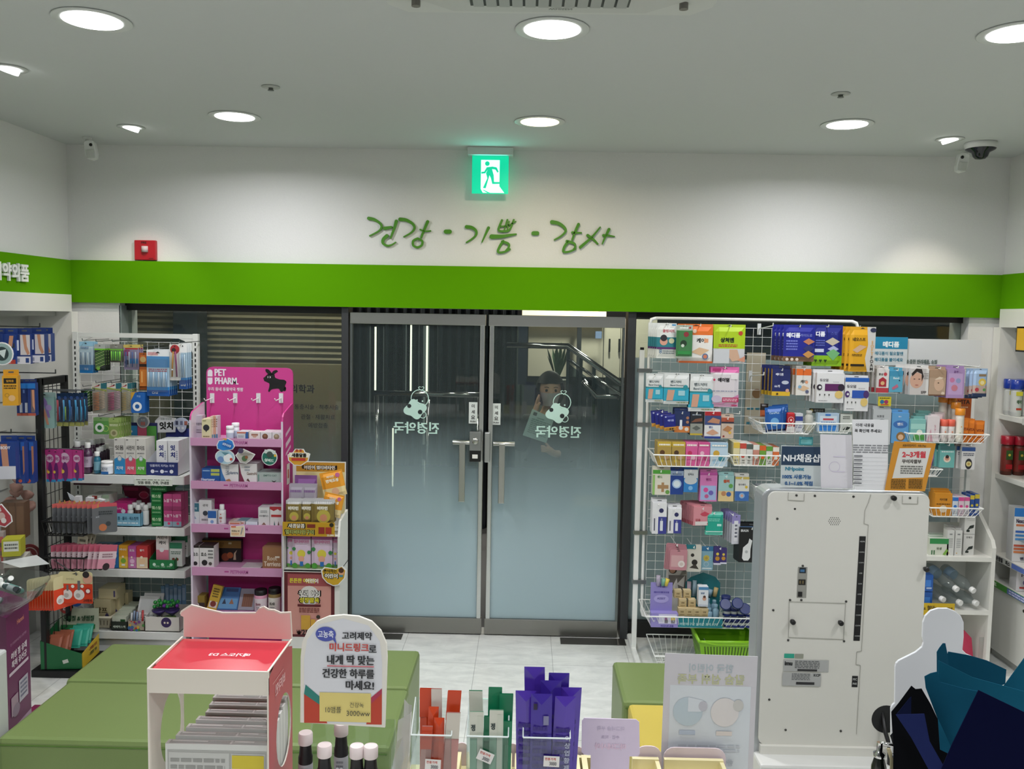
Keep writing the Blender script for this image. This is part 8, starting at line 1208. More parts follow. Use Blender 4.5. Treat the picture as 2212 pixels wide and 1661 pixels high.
for r_ in range(5):
 for k in range(7-abs(r_-2)):
  c=kz(397+(k-(6-abs(r_-2))/2)*9,492+(r_-2)*8);mb.lathe([(.0013,0),(.0012,.0006)],M('#3a3a38',.7),Matrix.Translation((c.x,KY-.002,c.z))@Matrix.Rotation(PI/2,4,'X'),6)
c=kz(211,434);mb.lathe([(.003,0),(.003,.0008)],BLACK,Matrix.Translation((c.x,KY-.002,c.z))@Matrix.Rotation(PI/2,4,'X'),10);local(mb.build('speaker_grille'),ki)
def kart(x0,y0,x1,y1,art,nm,lean=0):
 a=kz(x0,y1);b_=kz(x1,y0);w_=lean or b_.x-a.x;mb=MB();mb.art((a.x,KY-.0024,a.z),(1,0,0),((b_.x-w_-a.x)/(b_.z-a.z)if lean else 0,0,1),w_,b_.z-a.z,art,.0003);return local(mb.build(nm),ki)
kart(219,708,270,852,[('r',0,0,1,1,'#8f8f88'),('r',.15,.8,.85,.98,'#16222c'),('r',.25,.84,.7,.92,'#3a6a94'),('r',.1,.42,.85,.6,'#15130f'),('r',.2,.46,.35,.56,'#6a5c3a'),('r',.5,.46,.65,.56,'#6a5c3a'),('r',.1,.04,.55,.2,'#121212')],'port_bay')
kart(486,563,545,1055,[('r',0,0,1,1,'#0d0e10')]+[('t',t,.5,.95-i*.1,.012,'#c9cbc8',.8)for i,t in enumerate(('HDMI','COM2','COM1','USB','LAN','LINE','DC12V','COM3','COM4','COM5'))],'connector_strip',.0185)
kart(478,1221,508,1273,[('r',0,0,1,1,'#0d0e10'),('t','MIC',.5,.7,.2,'#d0d2cf',.7),('t','PWR',.5,.3,.2,'#d0d2cf',.7)],'connector_plate')
kart(150,1120,372,1265,[('r',.02,.86,.24,1,'#2a9c84'),('r',.25,.86,.44,1,'#8f9284'),('r',.01,.45,1,.82,'#a9aaa8'),('t','imu',.12,.7,.12,'#2a2c2e',.16,.08),('l',.26,.8,.8,.55,5,'#5c5e60'),('r',.32,.47,.75,.53,'#2a2a2c'),('r',0,0,.84,.42,'#a9aaa8'),('l',.2,.6,.4,.18,5,'#5c5e60'),('t','KCP',.75,.35,.08,'#2c2e30',.15,.04),('r',.3,.05,.7,.13,'#2a2a2c')],'rating_labels')
c=kz(640,1425);mb=MB().lathe([(.042,0),(.042,.0006)],M('#17181a',.5),Matrix.Translation((c.x,KY-.002,c.z))@Matrix.Rotation(PI/2,4,'X'),28);local(mb.build('cable_opening'),ki)
mb=MB();mb.box(X0+.012,X1-.01,KY-.012,KY+.05,.735,.768,KP);local(mb.build('lower_bracket',bevel=.002),ki)
mb=MB();mb.box(X0-.004,X1+.0,KY-.075,KY+.09,.03,.742,M('#d3d4d0',.45));local(mb.build('printer_base',bevel=.008),ki);local(MB().box(X0-.05,X1+.05,KY-.12,KY+.2,0,.03,KS).build('foot_plate',bevel=.004),ki)
c=kz(640,1425);mb=MB();mb.tube([(c.x-.01,KY+.002,c.z+.02),(c.x-.008,KY-.02,c.z-.03),(c.x,KY-.05,c.z-.075),(c.x+.0,KY-.09,c.z-.2)],.006,BLACK,8);mb.tube([(c.x,KY-.05,c.z-.06),(c.x,KY-.055,c.z-.12)],.012,BLACK,10);mb.tube([(c.x+.018,KY+.002,c.z+.035),(c.x+.02,KY-.03,c.z-.02),(c.x+.03,KY-.06,c.z-.1),(c.x+.03,KY-.09,c.z-.2)],.005,M('#b9b6a4',.5),8);local(mb.build('cables'),ki)
def sheet(pts,Y,col,art,lab,nm='paper_notice',cat='notice',dy=.0015,bb=None,lean=0.):
 """upright card on the terminal: outline given in photo pixels on its own plane"""
 P=[at(x,y,Y=Y)for x,y in pts];mb=MB().ext([Vector((p.x,Y,max(p.z,1.532 if lean==0 else p.z)))for p in P],(0,dy,0),ink(col));x0=min(p.x for p in P);x1=max(p.x for p in P);z0=max(1.532,min(p.z for p in P))if lean==0 else min(p.z for p in P);z1=max(p.z for p in P)
 mb.art((x0,Y,z0),(1,0,0),(0,0,1),x1-x0,z1-z0,art);return thing(mb.build(nm),lab,cat)
sheet([(1773,1063),(1841,1066),(1840,940),(1772,938)],2.52,'#d9d7dc',[('o',.45,.4,.16,'#c9c2d4',.1,.1),('r',.4,.3,.75,.32,'#cfc9d9'),('r',.4,.58,.75,.6,'#cfc9d9')],'blank pale folded paper standing on the terminal, between two printed signs')
sheet([(1686,1048),(1774,1056),(1776,966),(1688,962)],2.535,'#c3cccc',[('r',.01,.52,.99,.98,'#243b54'),('t','NH채움샵',.5,.7,.2,'#eef1f2',.94,.03),('t','NHpoint',.34,.42,.12,'#2a7f9c',.6,.04),('t','100% 사용가능',.4,.24,.11,'#235c94',.7,.05),('t','0.1~1.0% 적립',.45,.08,.11,'#235c94',.8,.05)],'navy headed sign with large white letters on the left of the terminal top','counter_sign','sign')
sheet([(1846,1058),(1917,1068),(1919,907),(1841,906)],2.505,'#dfe0e2',[('t','아래 내용을',.33,.92,.05,'#2a2c30',.5,.02),('t','꼭 확인해 주세요!',.42,.84,.05,'#2a2c30',.72,.02),('l',.05,.95,.65,.52,4,'#8a8c90')]+[('r',.08,.46-i*.055,.95,.462-i*.055,'#a9abb0')for i in range(8)]+[('r',.08,.475-i*.055,.3,.49-i*.055,'#5a5c62')for i in range(8)],'white printed notice with two Korean headline rows, tallest paper on the terminal')
sheet([(1911,1062),(1998,1066),(2022,958),(1932,953)],2.50,'#c98a2c',[('p',[(.14,.25),(.78,.28),(.9,.88),(.26,.86)],'#d3d2cc'),('t','2~3개월',.56,.74,.13,'#c8424a',.5,.06),('t','무이자할부',.52,.6,.08,'#4a4440',.45,.05),('l',.3,.75,.52,.34,4,'#6a6a66'),('l',.12,.42,.24,.04,6,'#5c4416'),('l',.48,.76,.25,.05,6,'#5c4416'),('t','KB국민카드  KB Pay',.56,.92,.06,'#5c4a2a',.65,.03)],'slanted orange notice with a white panel and red headline on the terminal','counter_sign','sign')
# ================================================================ counter in the foreground
ct=empty('counter',(0,1.3,0),'pale dispensing counter below the view, carrying the displays in front','counter');local(MB().box(-2.4,2.4,.85,1.797,.96,1.0,LAM).build('worktop',bevel=.004),ct);local(MB().box(-2.35,2.35,.9,1.75,0,.96,LAMD).build('front'),ct)
# red topped display box
CR=M('#d9d2c6',.4);RD=M('#c6283a',.2,coat=.4);RD2=M('#a5343c',.4);PK2=M('#dbb0ac',.5);fx0,fx1,fy,by_=-.717,-.482,1.62,1.79;zt,zl=1.325,1.28
rb=empty('carton_display',(-.6,1.7,1.0),'cream framed display box with a glossy red top tray and pink back edge','display box')
local(MB().box(fx0,fx1,fy,fy+.004,zl-.002,zt,CR).build('front_lip'),rb)
mb=MB().box(fx0+.003,fx1-.003,fy+.004,by_,zt-.008,zt-.004,RD);mb.art((fx0,fy+.004,zt-.004),(1,0,0),(0,1,0),fx1-fx0,by_-fy,[('t','메가도스 D3',.55,.5,.1,'#f0d9da',.35,.04,1)]);local(mb.build('top_tray'),rb)
def side(x,mt,s):
 n=24;hole=[(fy+.105+.055*math.cos(2*PI*i/n),1.16+.075*math.sin(2*PI*i/n))for i in range(n)];
 out=[]
 for i in range(n):
  a=2*PI*i/n;c_,s_=math.cos(a),math.sin(a);hx,hz=(by_-fy)/2,(zt-1.002)/2;k=min(hx/abs(c_)if abs(c_)>1e-6 else 9,hz/abs(s_)if abs(s_)>1e-6 else 9);out.append(((fy+by_)/2+c_*k,(zt+1.002)/2+s_*k))
 m_=MB();A=[(x,p[0],p[1])for p in out];B=[(x,p[0],p[1])for p in hole];A2=[(x+s,p[0],p[1])for p in out];B2=[(x+s,p[0],p[1])for p in hole]
 m_.add(A+B,[(i,(i+1)%n,n+(i+1)%n,n+i)for i in range(n)],mt);m_.add(A2+B2,[(i,n+i,n+(i+1)%n,(i+1)%n)for i in range(n)],CR);m_.add(B+B2,[(i,(i+1)%n,n+(i+1)%n,n+i)for i in range(n)],CR);m_.box(min(x,x+s),max(x,x+s),fy-.001,fy,1.0,zt,CR);m_.box(min(x,x+s)-.0003,max(x,x+s)+.0003,fy,by_,zt-.001,zt+.001,CR)
 for cy,cz in((fy,zt),(by_,zt),(fy,1.002),(by_,1.002)):
  pass
 return m_
mb=side(fx1,RD2,-.003);mb.art((fx1+.0003,fy+.01,1.24),(0,1,0),(0,0,1),.15,.07,[('t','비타민',.45,.4,.35,'#e0b4b4',.5,.03,1),('r',.1,.7,.6,.72,'#d9a09c')]);mb.art((fx1+.0003,fy+.01,1.02),(0,1,0),(0,0,1),.15,.06,[('t','비타민D',.4,.5,.35,'#e0b4b4',.6,.03,1)]);local(mb.build('side_panel'),rb)
local(side(fx0,CR,.003).build('side_panel'),rb)
hz=at(500,1320,Y=by_).z;hd=[at(x,y,Y=by_)for x,y in((396,1372),(396,1330),(388,1326),(390,1320),(402,1312),(412,1306),(425,1309),(450,1316),(480,1323),(552,1323),(560,1313),(570,1310),(580,1316),(592,1317),(606,1323),(628,1322),(631,1378))]
mb=MB().ext([(p.x,by_,p.z)for p in hd],(0,.004,0),CR);mb.add([Vector((p.x*.985+hd[5].x*.0+(-.6)*.015,by_-.0006,p.z-.003))for p in hd],[tuple(range(len(hd)))],PK2);local(mb.build('back_header'),rb)
local(MB().box(fx0,fx1,by_-.004,by_,1.0,1.03,CR).build('back_lip'),rb)
GC='#cbccc8'
for k in range(7):
 x0_,x1_=-.69+.012*min(k,4),-.488;y=1.635+k*.021;z1_=1.17+.0062*k
 pr=[('r',.02,.0,.985,.93,'#a5a6a2'),('r',.035,.02,.62,.9,'#bcbdb9'),('r',.64,.02,.97,.9,'#bcbdb9'),('l',.05,.58,.85,.1,9,'#8f908c'),('l',.66,.95,.68,.1,7,'#8f908c'),('r',.65,.72,.96,.88,'#c9b82c' if k==0 else '#a3a49f')]
 mb=MB().box(x0_,x1_,y,y+.0185,1.002,z1_,M(GC,.4));mb.art((x0_,y,1.002),(1,0,0),(0,0,1),x1_-x0_,z1_-1.002,pr)
 mb.art((x0_,y,z1_),(1,0,0),(0,1,0),x1_-x0_,.0185,[('r',.03,.15,.62,.85,'#a5a6a2'),('r',.64,.15,.98,.85,'#a5a6a2'),('r',.05,.45,.4,.7,'#cfd0cc'),('r',.66,.45,.85,.7,'#cfd0cc'),('l',.42,.6,.7,.3,2,'#b5b6b2')]);thing(mb.build('medicine_carton'),'grey printed carton in the red topped display, '+('front one with a yellow strip','second from the front','third from the front','fourth from the front','fifth from the front','sixth from the front','rearmost')[k],'box','grey cartons filed in the display')
# arched drink sign with clear holder and bottles
SY_=1.66;def_=[(648,1561)]+[(648+(x-648),y)for x,y in((649,1420),(652,1390),(664,1362),(684,1342),(710,1331),(742,1328),(775,1331),(803,1342),(823,1362),(835,1390),(837,1420),(832,1572))]
P=[at(x,y,Y=SY_)for x,y in def_];sg=empty('drink_sign',(P[0].x+.08,SY_,1.0),'white arched sign with handwritten style Korean drink advert and a yellow sticky note','sign')
local(MB().ext([(p.x,SY_,p.z)for p in P],(0,.006,0),M('#dfdcd2',.4)).build('board',bevel=.001),sg);a=at(657,1561,Y=SY_);b_=at(826,1340,Y=SY_);mb=MB();w_=b_.x-a.x;h_=b_.z-a.z
mb.art((a.x,SY_,a.z),(1,0,0),(0,0,1),w_,h_,[('p',[(0,0),(1,0),(1,.6),(.97,.8),(.82,.95),(.5,1.01),(.2,.95),(.04,.8),(0,.6)],'#d5d7dc'),('p',[(0,0),(.3,0),(.2,.2),(0,.28)],'#b83a20'),('p',[(1,0),(.8,0),(.85,.22),(1,.3)],'#b83a20'),('p',[(0,.28),(.2,.18),(.2,.26),(.02,.37)],'#1f7a70'),('p',[(1,.3),(.86,.2),(.86,.26),(1,.35)],'#a82c4c'),('p',[(.2,.02),(.86,.02),(.86,.3),(.2,.3)],'#d8c878'),
('c',.28,.86,.13,'#4a55a8',.07),('p',[(.36,.82),(.42,.76),(.4,.83)],'#4a55a8'),('t','고농축',.28,.86,.07,'#dfe2f2',.2,.03),('t','고려제약',.68,.85,.075,'#2a2c30',.38,.04),('t','미니드링크',.58,.74,.08,'#c0443c',.5,.04),('t','로',.88,.73,.07,'#2a2c30',.1,.03),('t','내게 딱 맞는',.6,.62,.09,'#26282c',.6,.05),('r',.3,.555,.9,.565,'#c9606a'),('t','건강한 하루를',.57,.49,.09,'#26282c',.66,.05),('t','마세요!',.72,.38,.09,'#26282c',.36,.05),('t','10앰플',.38,.14,.06,'#3a3a34',.2),('t','건강녹',.68,.19,.05,'#3a3a34',.18),('t','3000ww',.7,.11,.05,'#3a3a34',.3)],.0002);local(mb.build('print'),sg)
a=at(640,1560,Y=1.64);b_=at(835,1560,Y=1.64);mb=MB()
for x0_,x1_,y0_,y1_ in((a.x,b_.x,1.63,1.633),(a.x,a.x+.003,1.63,1.76),(b_.x-.003,b_.x,1.63,1.76),(a.x,b_.x,1.757,1.76)):mb.box(x0_,x1_,y0_,y1_,1.001,1.17 if y0_>1.64 else 1.085,ACR)
thing(mb.build('acrylic_holder'),'clear acrylic holder of small dark bottles under the arched sign','holder')
for i,(px,Y)in enumerate(((701,1.652),(737,1.72),(771,1.652),(801,1.652),(660,1.7))):
 x=at(px,1600,Y=Y).x;bottle(x,Y,1.002,.165+.012*(Y>1.7),.0145,'#131114','#dccfce',('first white capped dark drink bottle from the left under the arched sign','white capped dark drink bottle in the second row','white capped dark drink bottle with a pink label','last white capped dark drink bottle on the right','drink bottle tucked behind the left edge of the arched sign')[i],lab=(.08,.62,'#a9a8ac'),art=[('l',.1,.9,.95,.5,5,'#6f6e74'),('r',.1,.1,.9,.4,'#d0a4b4' if i==2 else '#c3c3c6'),('t','29',.5,.7,.2,'#e0e0e4',.8,.03)],neck=.8,sh=.72,caph=.14)
mb=MB();rr=random.Random(2);X_=b_.x+.006;vs=[]
for i in range(6):
 for j in range(7):vs.append((X_+.026*math.sin(j/6*PI)+rr.uniform(-.004,.004)+.002*i,1.66+j*.016,1.0+i*.043+rr.uniform(-.003,.003)))
mb.add(vs,[(i*7+j,i*7+j+1,(i+1)*7+j+1,(i+1)*7+j)for i in range(5)for j in range(6)],clear('#e6e8e8',.85,.12,.55));thing(mb.build('plastic_bag'),'crinkled translucent plastic bag beside the arched sign','bag')
# stick sachet holders
def stick(x,y,z0,z1,w_,mt,lean,label,g,top=None,art=None,yl=0):
 mb=MB();t=.0035;A=Vector((x,y,z0));B=Vector((x+lean,y+yl,z1));s=Vector((w_/2,0,0));m_=A.lerp(B,.93)
 mb.add([A-s,A+s,m_+s,m_-s,A+Vector((0,-t,.004)),m_+Vector((0,-t,0)),A+Vector((0,t,.004)),m_+Vector((0,t,0)),B-s,B+s],[(0,4,5,3),(4,1,2,5),(0,3,7,6),(6,7,2,1),(3,5,2,9,8),(8,9,2,7,3),(0,6,1,4)],mt)
 if top:q=A.lerp(B,.80);mb.add([q-s*1.02-Vector((0,t+.0006,0)),q+s*1.02-Vector((0,t+.0006,0)),B+s*1.02-Vector((0,t+.0006,0)),B-s*1.02-Vector((0,t+.0006,0))],[(0,1,2,3)],top)
 if art:mb.art(A-s-Vector((0,t+.0008,0)),(1,0,0),(B-A).normalized(),w_,(B-A).length,art)
 return thing(mb.build('stick_sachet'),label,'sachet',g)
def holder(px0,px1,lab,zr=1.217):
 a=at(px0,1590,Y=1.6).x;b_=at(px1,1590,Y=1.6).x;mb=MB()
 for q in((a,b_,1.6,1.602,zr),(a,a+.002,1.6,1.665,0),(b_-.002,b_,1.6,1.665,0),(a,b_,1.663,1.665,zr+.045)):
  if q[4]:mb.box(q[0],q[1],q[2],q[3],1.0,q[4],ACR)
  else:mb.ext([(q[0],1.6,1.0),(q[0],1.665,1.0),(q[0],1.665,zr+.045),(q[0],1.6,zr)],(.002,0,0),ACR)
 mb.tube([(a,1.6,zr),(b_,1.6,zr)],.0016,M('#d9e2e0',.2),6);mb.tube([(a,1.6,zr),(a,1.665,zr+.045)],.0012,M('#d9e2e0',.2),4);mb.tube([(b_,1.6,zr),(b_,1.665,zr+.045)],.0012,M('#d9e2e0',.2),4)
 r=mb.build('acrylic_holder');thing(r,lab,'holder');return a,b_
def ptag(px,py,rz,lab):c=at(px,py,Y=1.597);mb=MB();U=Vector((math.cos(rz),0,-math.sin(rz)));V=Vector((math.sin(rz),0,math.cos(rz)));mb.art(c-U*.014-V*.01,U,V,.03,.021,[('r',0,0,1,1,'#dcdad6'),('t','전용가격',.42,.72,.26,'#c86a60',.7,.04),('t','3000',.6,.3,.34,'#77777a',.45,.04)]);thing(mb.build('price_sticker'),lab,'sticker')
OR=M('#c8421c',.35);ORL=M('#c08a84',.4);a,b_=holder(888,975,'clear acrylic holder of orange stick sachets, leftmost of three')
for i,(x,y,z1,l,m_,tp)in enumerate(((.018,1.612,1.23,.012,ORL,OR),(.032,1.625,1.262,.008,OR,None),(.048,1.64,1.292,-.004,ORL,M('#cfc6bc',.4)),(.05,1.615,1.245,.002,OR,None),(.062,1.63,1.293,.018,OR,OR),(.066,1.612,1.258,.014,ORL,M('#c9c2b6',.4)),(.026,1.645,1.29,-.002,OR,OR))):
 stick(a+x,y,1.004,z1,.02+.006*(i>3),m_,l,'orange and pale pink stick sachet in the leftmost clear holder','orange stick sachets',tp)
ptag(934,1652,.05,'small white price sticker on the leftmost clear holder')
GN=M('#127a52',.35);GNL=M('#86ab94',.4);WT=M('#c9cbbd',.4);a,b_=holder(1008,1098,'clear acrylic holder of green stick sachets, middle of three')
for i,(x,y,z1,l,m_,tp)in enumerate(((.02,1.61,1.262,-.002,GNL,WT),(.045,1.618,1.25,0,GN,GN),(.056,1.61,1.266,.0,GNL,WT),(.026,1.64,1.29,-.012,GN,WT),(.05,1.645,1.295,.002,GN,GN),(.068,1.64,1.285,.006,GN,GN),(.07,1.62,1.24,.003,GN,GN))):
 stick(a+x,y,1.004,z1,.026,m_,l,'green and white stick sachet in the middle clear holder','green stick sachets',tp,[('r',.55,.0,.95,.97,'#c3c7b8'),('t','정',.25,.88,.05,'#2a3a3a',.3,.05)]if m_ is GNL else None)
ptag(1047,1634,.4,'tilted small white price sticker on the middle clear holder')
VI=M('#4a2fa0',.25,coat=.2);VD=M('#3a2590',.3);a,b_=holder(1130,1232,'clear acrylic holder of violet stick sachets, rightmost of three')
for i,(x,y,z1,l)in enumerate(((.012,1.62,1.30,-.008),(.034,1.608,1.30,.0),(.07,1.615,1.293,.01),(.05,1.635,1.315,.002),(.03,1.65,1.335,-.01),(.062,1.648,1.325,.006),(.08,1.64,1.30,.012))):
 stick(a+x,y,1.004,z1,.04,(VI,VD)[i%2],l,'violet stick sachet with small white print in the rightmost clear holder','violet stick sachets',None,[('l',.1,.8,.8,.5,6,'#2f1d74')]+([('t',c,.7,.72-.05*k,.04,'#c9c0e4',.35,.04)for k,c in enumerate('이상엽황제')]if i==2 else[('r',.12,.9,.3,.94,'#1c1238'),('r',.6,.8,.85,.86,'#7c7a9c')]if i==1 else[('c',.3,.4,.3,'#c9c6d4',.03)]if i==0 else[]))
ptag(1190,1645,.03,'small white price sticker on the rightmost clear holder')
# pale sample tray with rounded back flaps, signs
CY=M('#dfd6a8',.5);FL=M('#d9c9cf',.5);tr=empty('sample_tray',(.1,1.72,1.0),'pale cream sample tray with scalloped pinkish back flaps along the counter edge','tray')
x0_,x1_=at(885,1650,Y=1.72).x,at(1575,1650,Y=1.72).x;mb=MB().box(x0_,x1_,1.672,1.74,1.0,1.085,CY);local(mb.build('body',bevel=.003),tr)
for px in(962,978,990,1020,1046,1066,1100,1118,1245,1262):x=at(px,1640,Y=1.72).x;local(MB().box(x-.0055,x+.0055,1.665,1.735,1.085,1.116,CY).build('divider'),tr)
for px0,px1 in((1240,1290),(1370,1428),(1440,1570)):u0,u1=at(px0,1640,Y=1.7).x,at(px1,1640,Y=1.7).x;mb=MB();mb.box(u0,u1,1.67,1.68,1.085,1.108,CY);mb.box(u0,u1,1.725,1.735,1.085,1.115,CY);mb.box(u1-.008,u1,1.67,1.735,1.085,1.112,CY);local(mb.build('cell_rim'),tr)
for px0,px1,py in((958,984,1604),(984,1012,1604),(1095,1120,1606),(1118,1145,1606),(1232,1262,1612),(1372,1430,1611),(1434,1569,1614)):
 u0,u1=at(px0,py,Y=1.742).x,at(px1,py,Y=1.742).x;z=at(px0,py,Y=1.742).z;r=min(.022,(u1-u0)/2);q=[(u0,1.742,1.0),(u1,1.742,1.0)]+[(u1-r+r*math.cos(t),1.742,z-r+r*math.sin(t))for t in(0,.4,.8,1.2,1.57)]+[(u0+r-r*math.cos(t),1.742,z-r+r*math.sin(t))for t in(1.57,1.2,.8,.4,0)];local(MB().ext(q,(0,.003,0),FL).build('back_flap'),tr)
mb=MB();Y=1.66;q=[at(x,y,Y=Y)for x,y in((1276,1665),(1358,1668),(1360,1634),(1378,1634),(1382,1628),(1381,1560),(1374,1554),(1262,1551),(1257,1557),(1256,1624),(1262,1630),(1276,1631))]
mb.ext([(p.x,Y,max(1.001,p.z-(.06 if i<2 else 0)))for i,p in enumerate(q)],(0,.002,0),M('#cdbfd4',.5));mb.art((q[9].x,Y,q[9].z),(1,0,0),(0,0,1),q[5].x-q[9].x,q[5].z-q[9].z,[('t','마그네슘 부족',.5,.78,.14,'#bdb0c8',.8,.02,1),('t','수면 · 피로',.5,.5,.12,'#bdb0c8',.7,.02,1),('t','마그네시아',.5,.2,.2,'#d8bcd0',.8,.04,1)]);thing(mb.build('shelf_talker'),'pale lilac T-shaped sign seen from behind on the sample tray','sign')
Y=1.76;q=[at(x,y,Y=Y)for x,y in((1425,1690),(1625,1690),(1637,1418),(1437,1411))];q[0].z=q[1].z=1.001;mb=MB().ext([(p.x,Y,p.z)for p in q],(0,.0012,0),clear('#cfcdd2',.95,.2,.82));x0_,z0_,w_,h_=q[0].x+.008,1.01,q[2].x-q[0].x-.012,q[3].z-1.015
mb.art((x0_,Y,z0_),(1,0,0),(0,0,1),w_,h_,[('r',.04,.1,.96,.8,'#c6ccd1'),('t','한국 어린이',.5,.92,.06,'#a3afb4',.5,.02,1),('t','칼슘 섭취 부족',.5,.845,.07,'#b3b58f',.76,.03,1),('c',.25,.62,.17,'#aebcc4',.1),('p',[(.25,.72),(.42,.7),(.4,.62),(.25,.62)],'#c6ccd2'),('c',.42,.66,.05,'#b0b0b8',.035),('c',.67,.62,.16,'#ccc8c6',.1),('c',.82,.67,.06,'#b9b8b4',.04),('r',.16,.46,.34,.49,'#a9b4c4'),('r',.58,.46,.76,.49,'#ccc4be'),('l',.15,.85,.4,.34,2,'#b4b9bf'),('t','한번에 간편한 칼슘',.5,.27,.04,'#a9aeb6',.7,.04,1),('l',.15,.85,.22,.18,1,'#c4acb2')],.0002);thing(mb.build('poster_sheet'),'faint translucent poster seen from behind with mirrored Korean heading','poster')
# white figure-shaped board, wrapping paper, small pump bottle
Y=1.78;wz=lambda x,y,Y=1.78:at(1850+x/4.359,1280+y/4.359,Y=Y)
q=[(330,1700),(326,1090),(340,1060),(362,1040),(366,700),(376,665),(400,640),(560,560),(620,510),(632,470),(622,420),(628,280),(650,220),(700,170),(770,148),(860,148),(930,175),(985,220),(1012,280),(1012,420),(1000,540),(1040,580),(1110,610),(1300,700),(1300,1700)]
P=[wz(*p)for p in q];mb=MB().ext([(p.x,Y,max(p.z,1.001))for p in P],(0,.006,0),M('#d3d5d8',.4));thing(mb.build('standee',bevel=.0012),'plain white figure-shaped board seen from behind, right of the terminal','board')
bq=empty('wrapped_bouquet',(.95,1.5,1.0),'large bundle of folded teal and navy wrapping paper in the lower right corner','bouquet')
TE,TL,NVY,BKP,IND=M('#0f4a62',.92),M('#14566f',.92),M('#04082c',.95),M('#030408',.95),M('#161f4a',.9)
def leaf(pts,mt,nm='paper_sheet',th=.0012):
 ym=sum(p[2]for p in pts)/len(pts);xm=sum(p[0]for p in pts)/len(pts);k_=sum((p[0]-xm)*(p[2]-ym)for p in pts)/sum((p[0]-xm)**2 for p in pts)
 P=[wz(x,y,Y=ym+k_*(x-xm)*1.0)for x,y,yy in pts];c=sum(P,Vector())/len(P);n=len(P);D=Vector((0,th,0));mb=MB();vs=P+[c]+[p+D for p in P]+[c+D]
 mb.add(vs,[(i,n,(i+1)%n)for i in range(n)]+[(n+1+i,n+1+(i+1)%n,2*n+1)for i in range(n)]+[(i,(i+1)%n,n+1+(i+1)%n,n+1+i)for i in range(n)],mt);local(mb.build(nm),bq)
leaf([(760,900,1.56),(758,560,1.6),(782,520,1.58),(815,478,1.6),(838,478,1.61),(862,600,1.6),(880,900,1.58)],TE)
leaf([(800,900,1.6),(852,600,1.62),(866,556,1.63),(1060,590,1.64),(1230,640,1.64),(1412,725,1.62),(1402,860,1.6),(1300,900,1.6)],TE)
leaf([(1330,950,1.63),(1410,850,1.62),(1600,590,1.6),(1700,600,1.6),(1700,950,1.62)],TL)
leaf([(775,640,1.575),(1100,800,1.55),(1580,930,1.54),(1750,960,1.54),(1750,1400,1.5),(1000,1450,1.5),(770,900,1.54)],TL)
leaf([(642,790,1.54),(700,760,1.56),(765,745,1.56),(780,840,1.54),(1020,905,1.52),(1150,930,1.5),(890,1500,1.46),(770,1200,1.5),(655,900,1.52)],TE)
leaf([(770,1190,1.45),(890,1450,1.44),(885,1525,1.44),(790,1480,1.46)],TL)
leaf([(1150,918,1.44),(1600,1135,1.42),(1750,1200,1.42),(1750,1800,1.38),(740,1800,1.38),(900,1430,1.42)],NVY)
leaf([(330,1125,1.55),(400,1040,1.56),(520,878,1.57),(560,910,1.56),(615,905,1.56),(700,1050,1.55),(770,1200,1.52),(850,1480,1.47),(900,1800,1.43),(345,1800,1.47),(350,1450,1.5)],BKP)
leaf([(372,1150,1.49),(640,1142,1.48),(690,1400,1.44),(860,1700,1.4),(700,1700,1.41),(520,1370,1.45)],IND)
leaf([(380,1145,1.525),(545,940,1.54),(600,905,1.54),(690,1080,1.52),(640,1145,1.5)],M('#0b1230',.9))
mb=MB().lathe([(.045,1.001),(.05,1.02),(.075,1.12),(.11,1.22)],BKP,Matrix.Translation((.82,1.60,0)),9,False);local(mb.build('bundle_core'),bq)
r=empty('pump_bottle',(wz(215,1600,1.7).x,1.7,1.0),'small dark bottle with a green label and shiny metal pump at the bottom edge','bottle');c=wz(215,1545,1.7);x=c.x
local(MB().lathe([(.014,1.001),(.0145,1.01),(.0145,c.z-.02),(.01,c.z-.004),(.008,c.z+.004)],M('#0f140f',.15),Matrix.Translation((x,1.7,0)),16).build('body'),r);local(MB().lathe([(.0148,1.02),(.0148,c.z-.03)],M('#7c9a22',.4),Matrix.Translation((x,1.7,0)),16).build('label_band'),r)
local(MB().lathe([(.011,c.z),(.012,c.z+.008),(.006,c.z+.012),(.006,c.z+.03)],CHROME,Matrix.Translation((x,1.7,0)),14).build('collar'),r);local(MB().tube([(x,1.7,c.z+.028),(x+.03,1.695,c.z+.026),(x+.035,1.695,c.z-.01)],.004,CHROME,8).build('pump_head'),r)
mb=MB();mb.tube([(x+.035,1.71,1.002),(x+.03,1.71,c.z-.01),(x+.022,1.71,c.z+.012)],.004,M('#a99f7c',.5),8);mb.tube([(x+.05,1.71,1.002),(x+.045,1.71,c.z-.02),(x+.03,1.71,c.z+.0)],.005,M('#6d7176',.3,.6),8);thing(mb.build('cable'),'thin beige and grey cables rising beside the small pump bottle','cable')
# ================================================================ person outside the right door
def skin_mesh(name,verts,edges,radii,mt,parent=None,lv=2):
 me=bpy.data.meshes.new(name);me.from_pydata(verts,edges,[]);o=bpy.data.objects.new(name,me);COL.objects.link(o)
 s=o.modifiers.new('skin','SKIN');s.use_smooth_shade=True
 for v,r in zip(me.skin_vertices[0].data,radii):v.radius=r if isinstance(r,tuple)else(r,r)
 me.skin_vertices[0].data[0].use_root=True
 b=o.modifiers.new('sub','SUBSURF');b.levels=b.render_levels=lv
 me.materials.append(mt)
 if parent:o.parent=parent
 return o
px_=.168;py_=5.78
SK=M('#c4957c',.5,gain=1.1)
V=[(0,0,.90),(0,0,1.04),(0,-.005,1.2),(0,0,1.335),(0,-.01,1.40),(0,-.015,1.46)];R_=[(.13,.1),(.115,.085),(.135,.095),(.075,.06),.046,.05];E=[(0,1),(1,2),(2,3),(3,4),(4,5)]
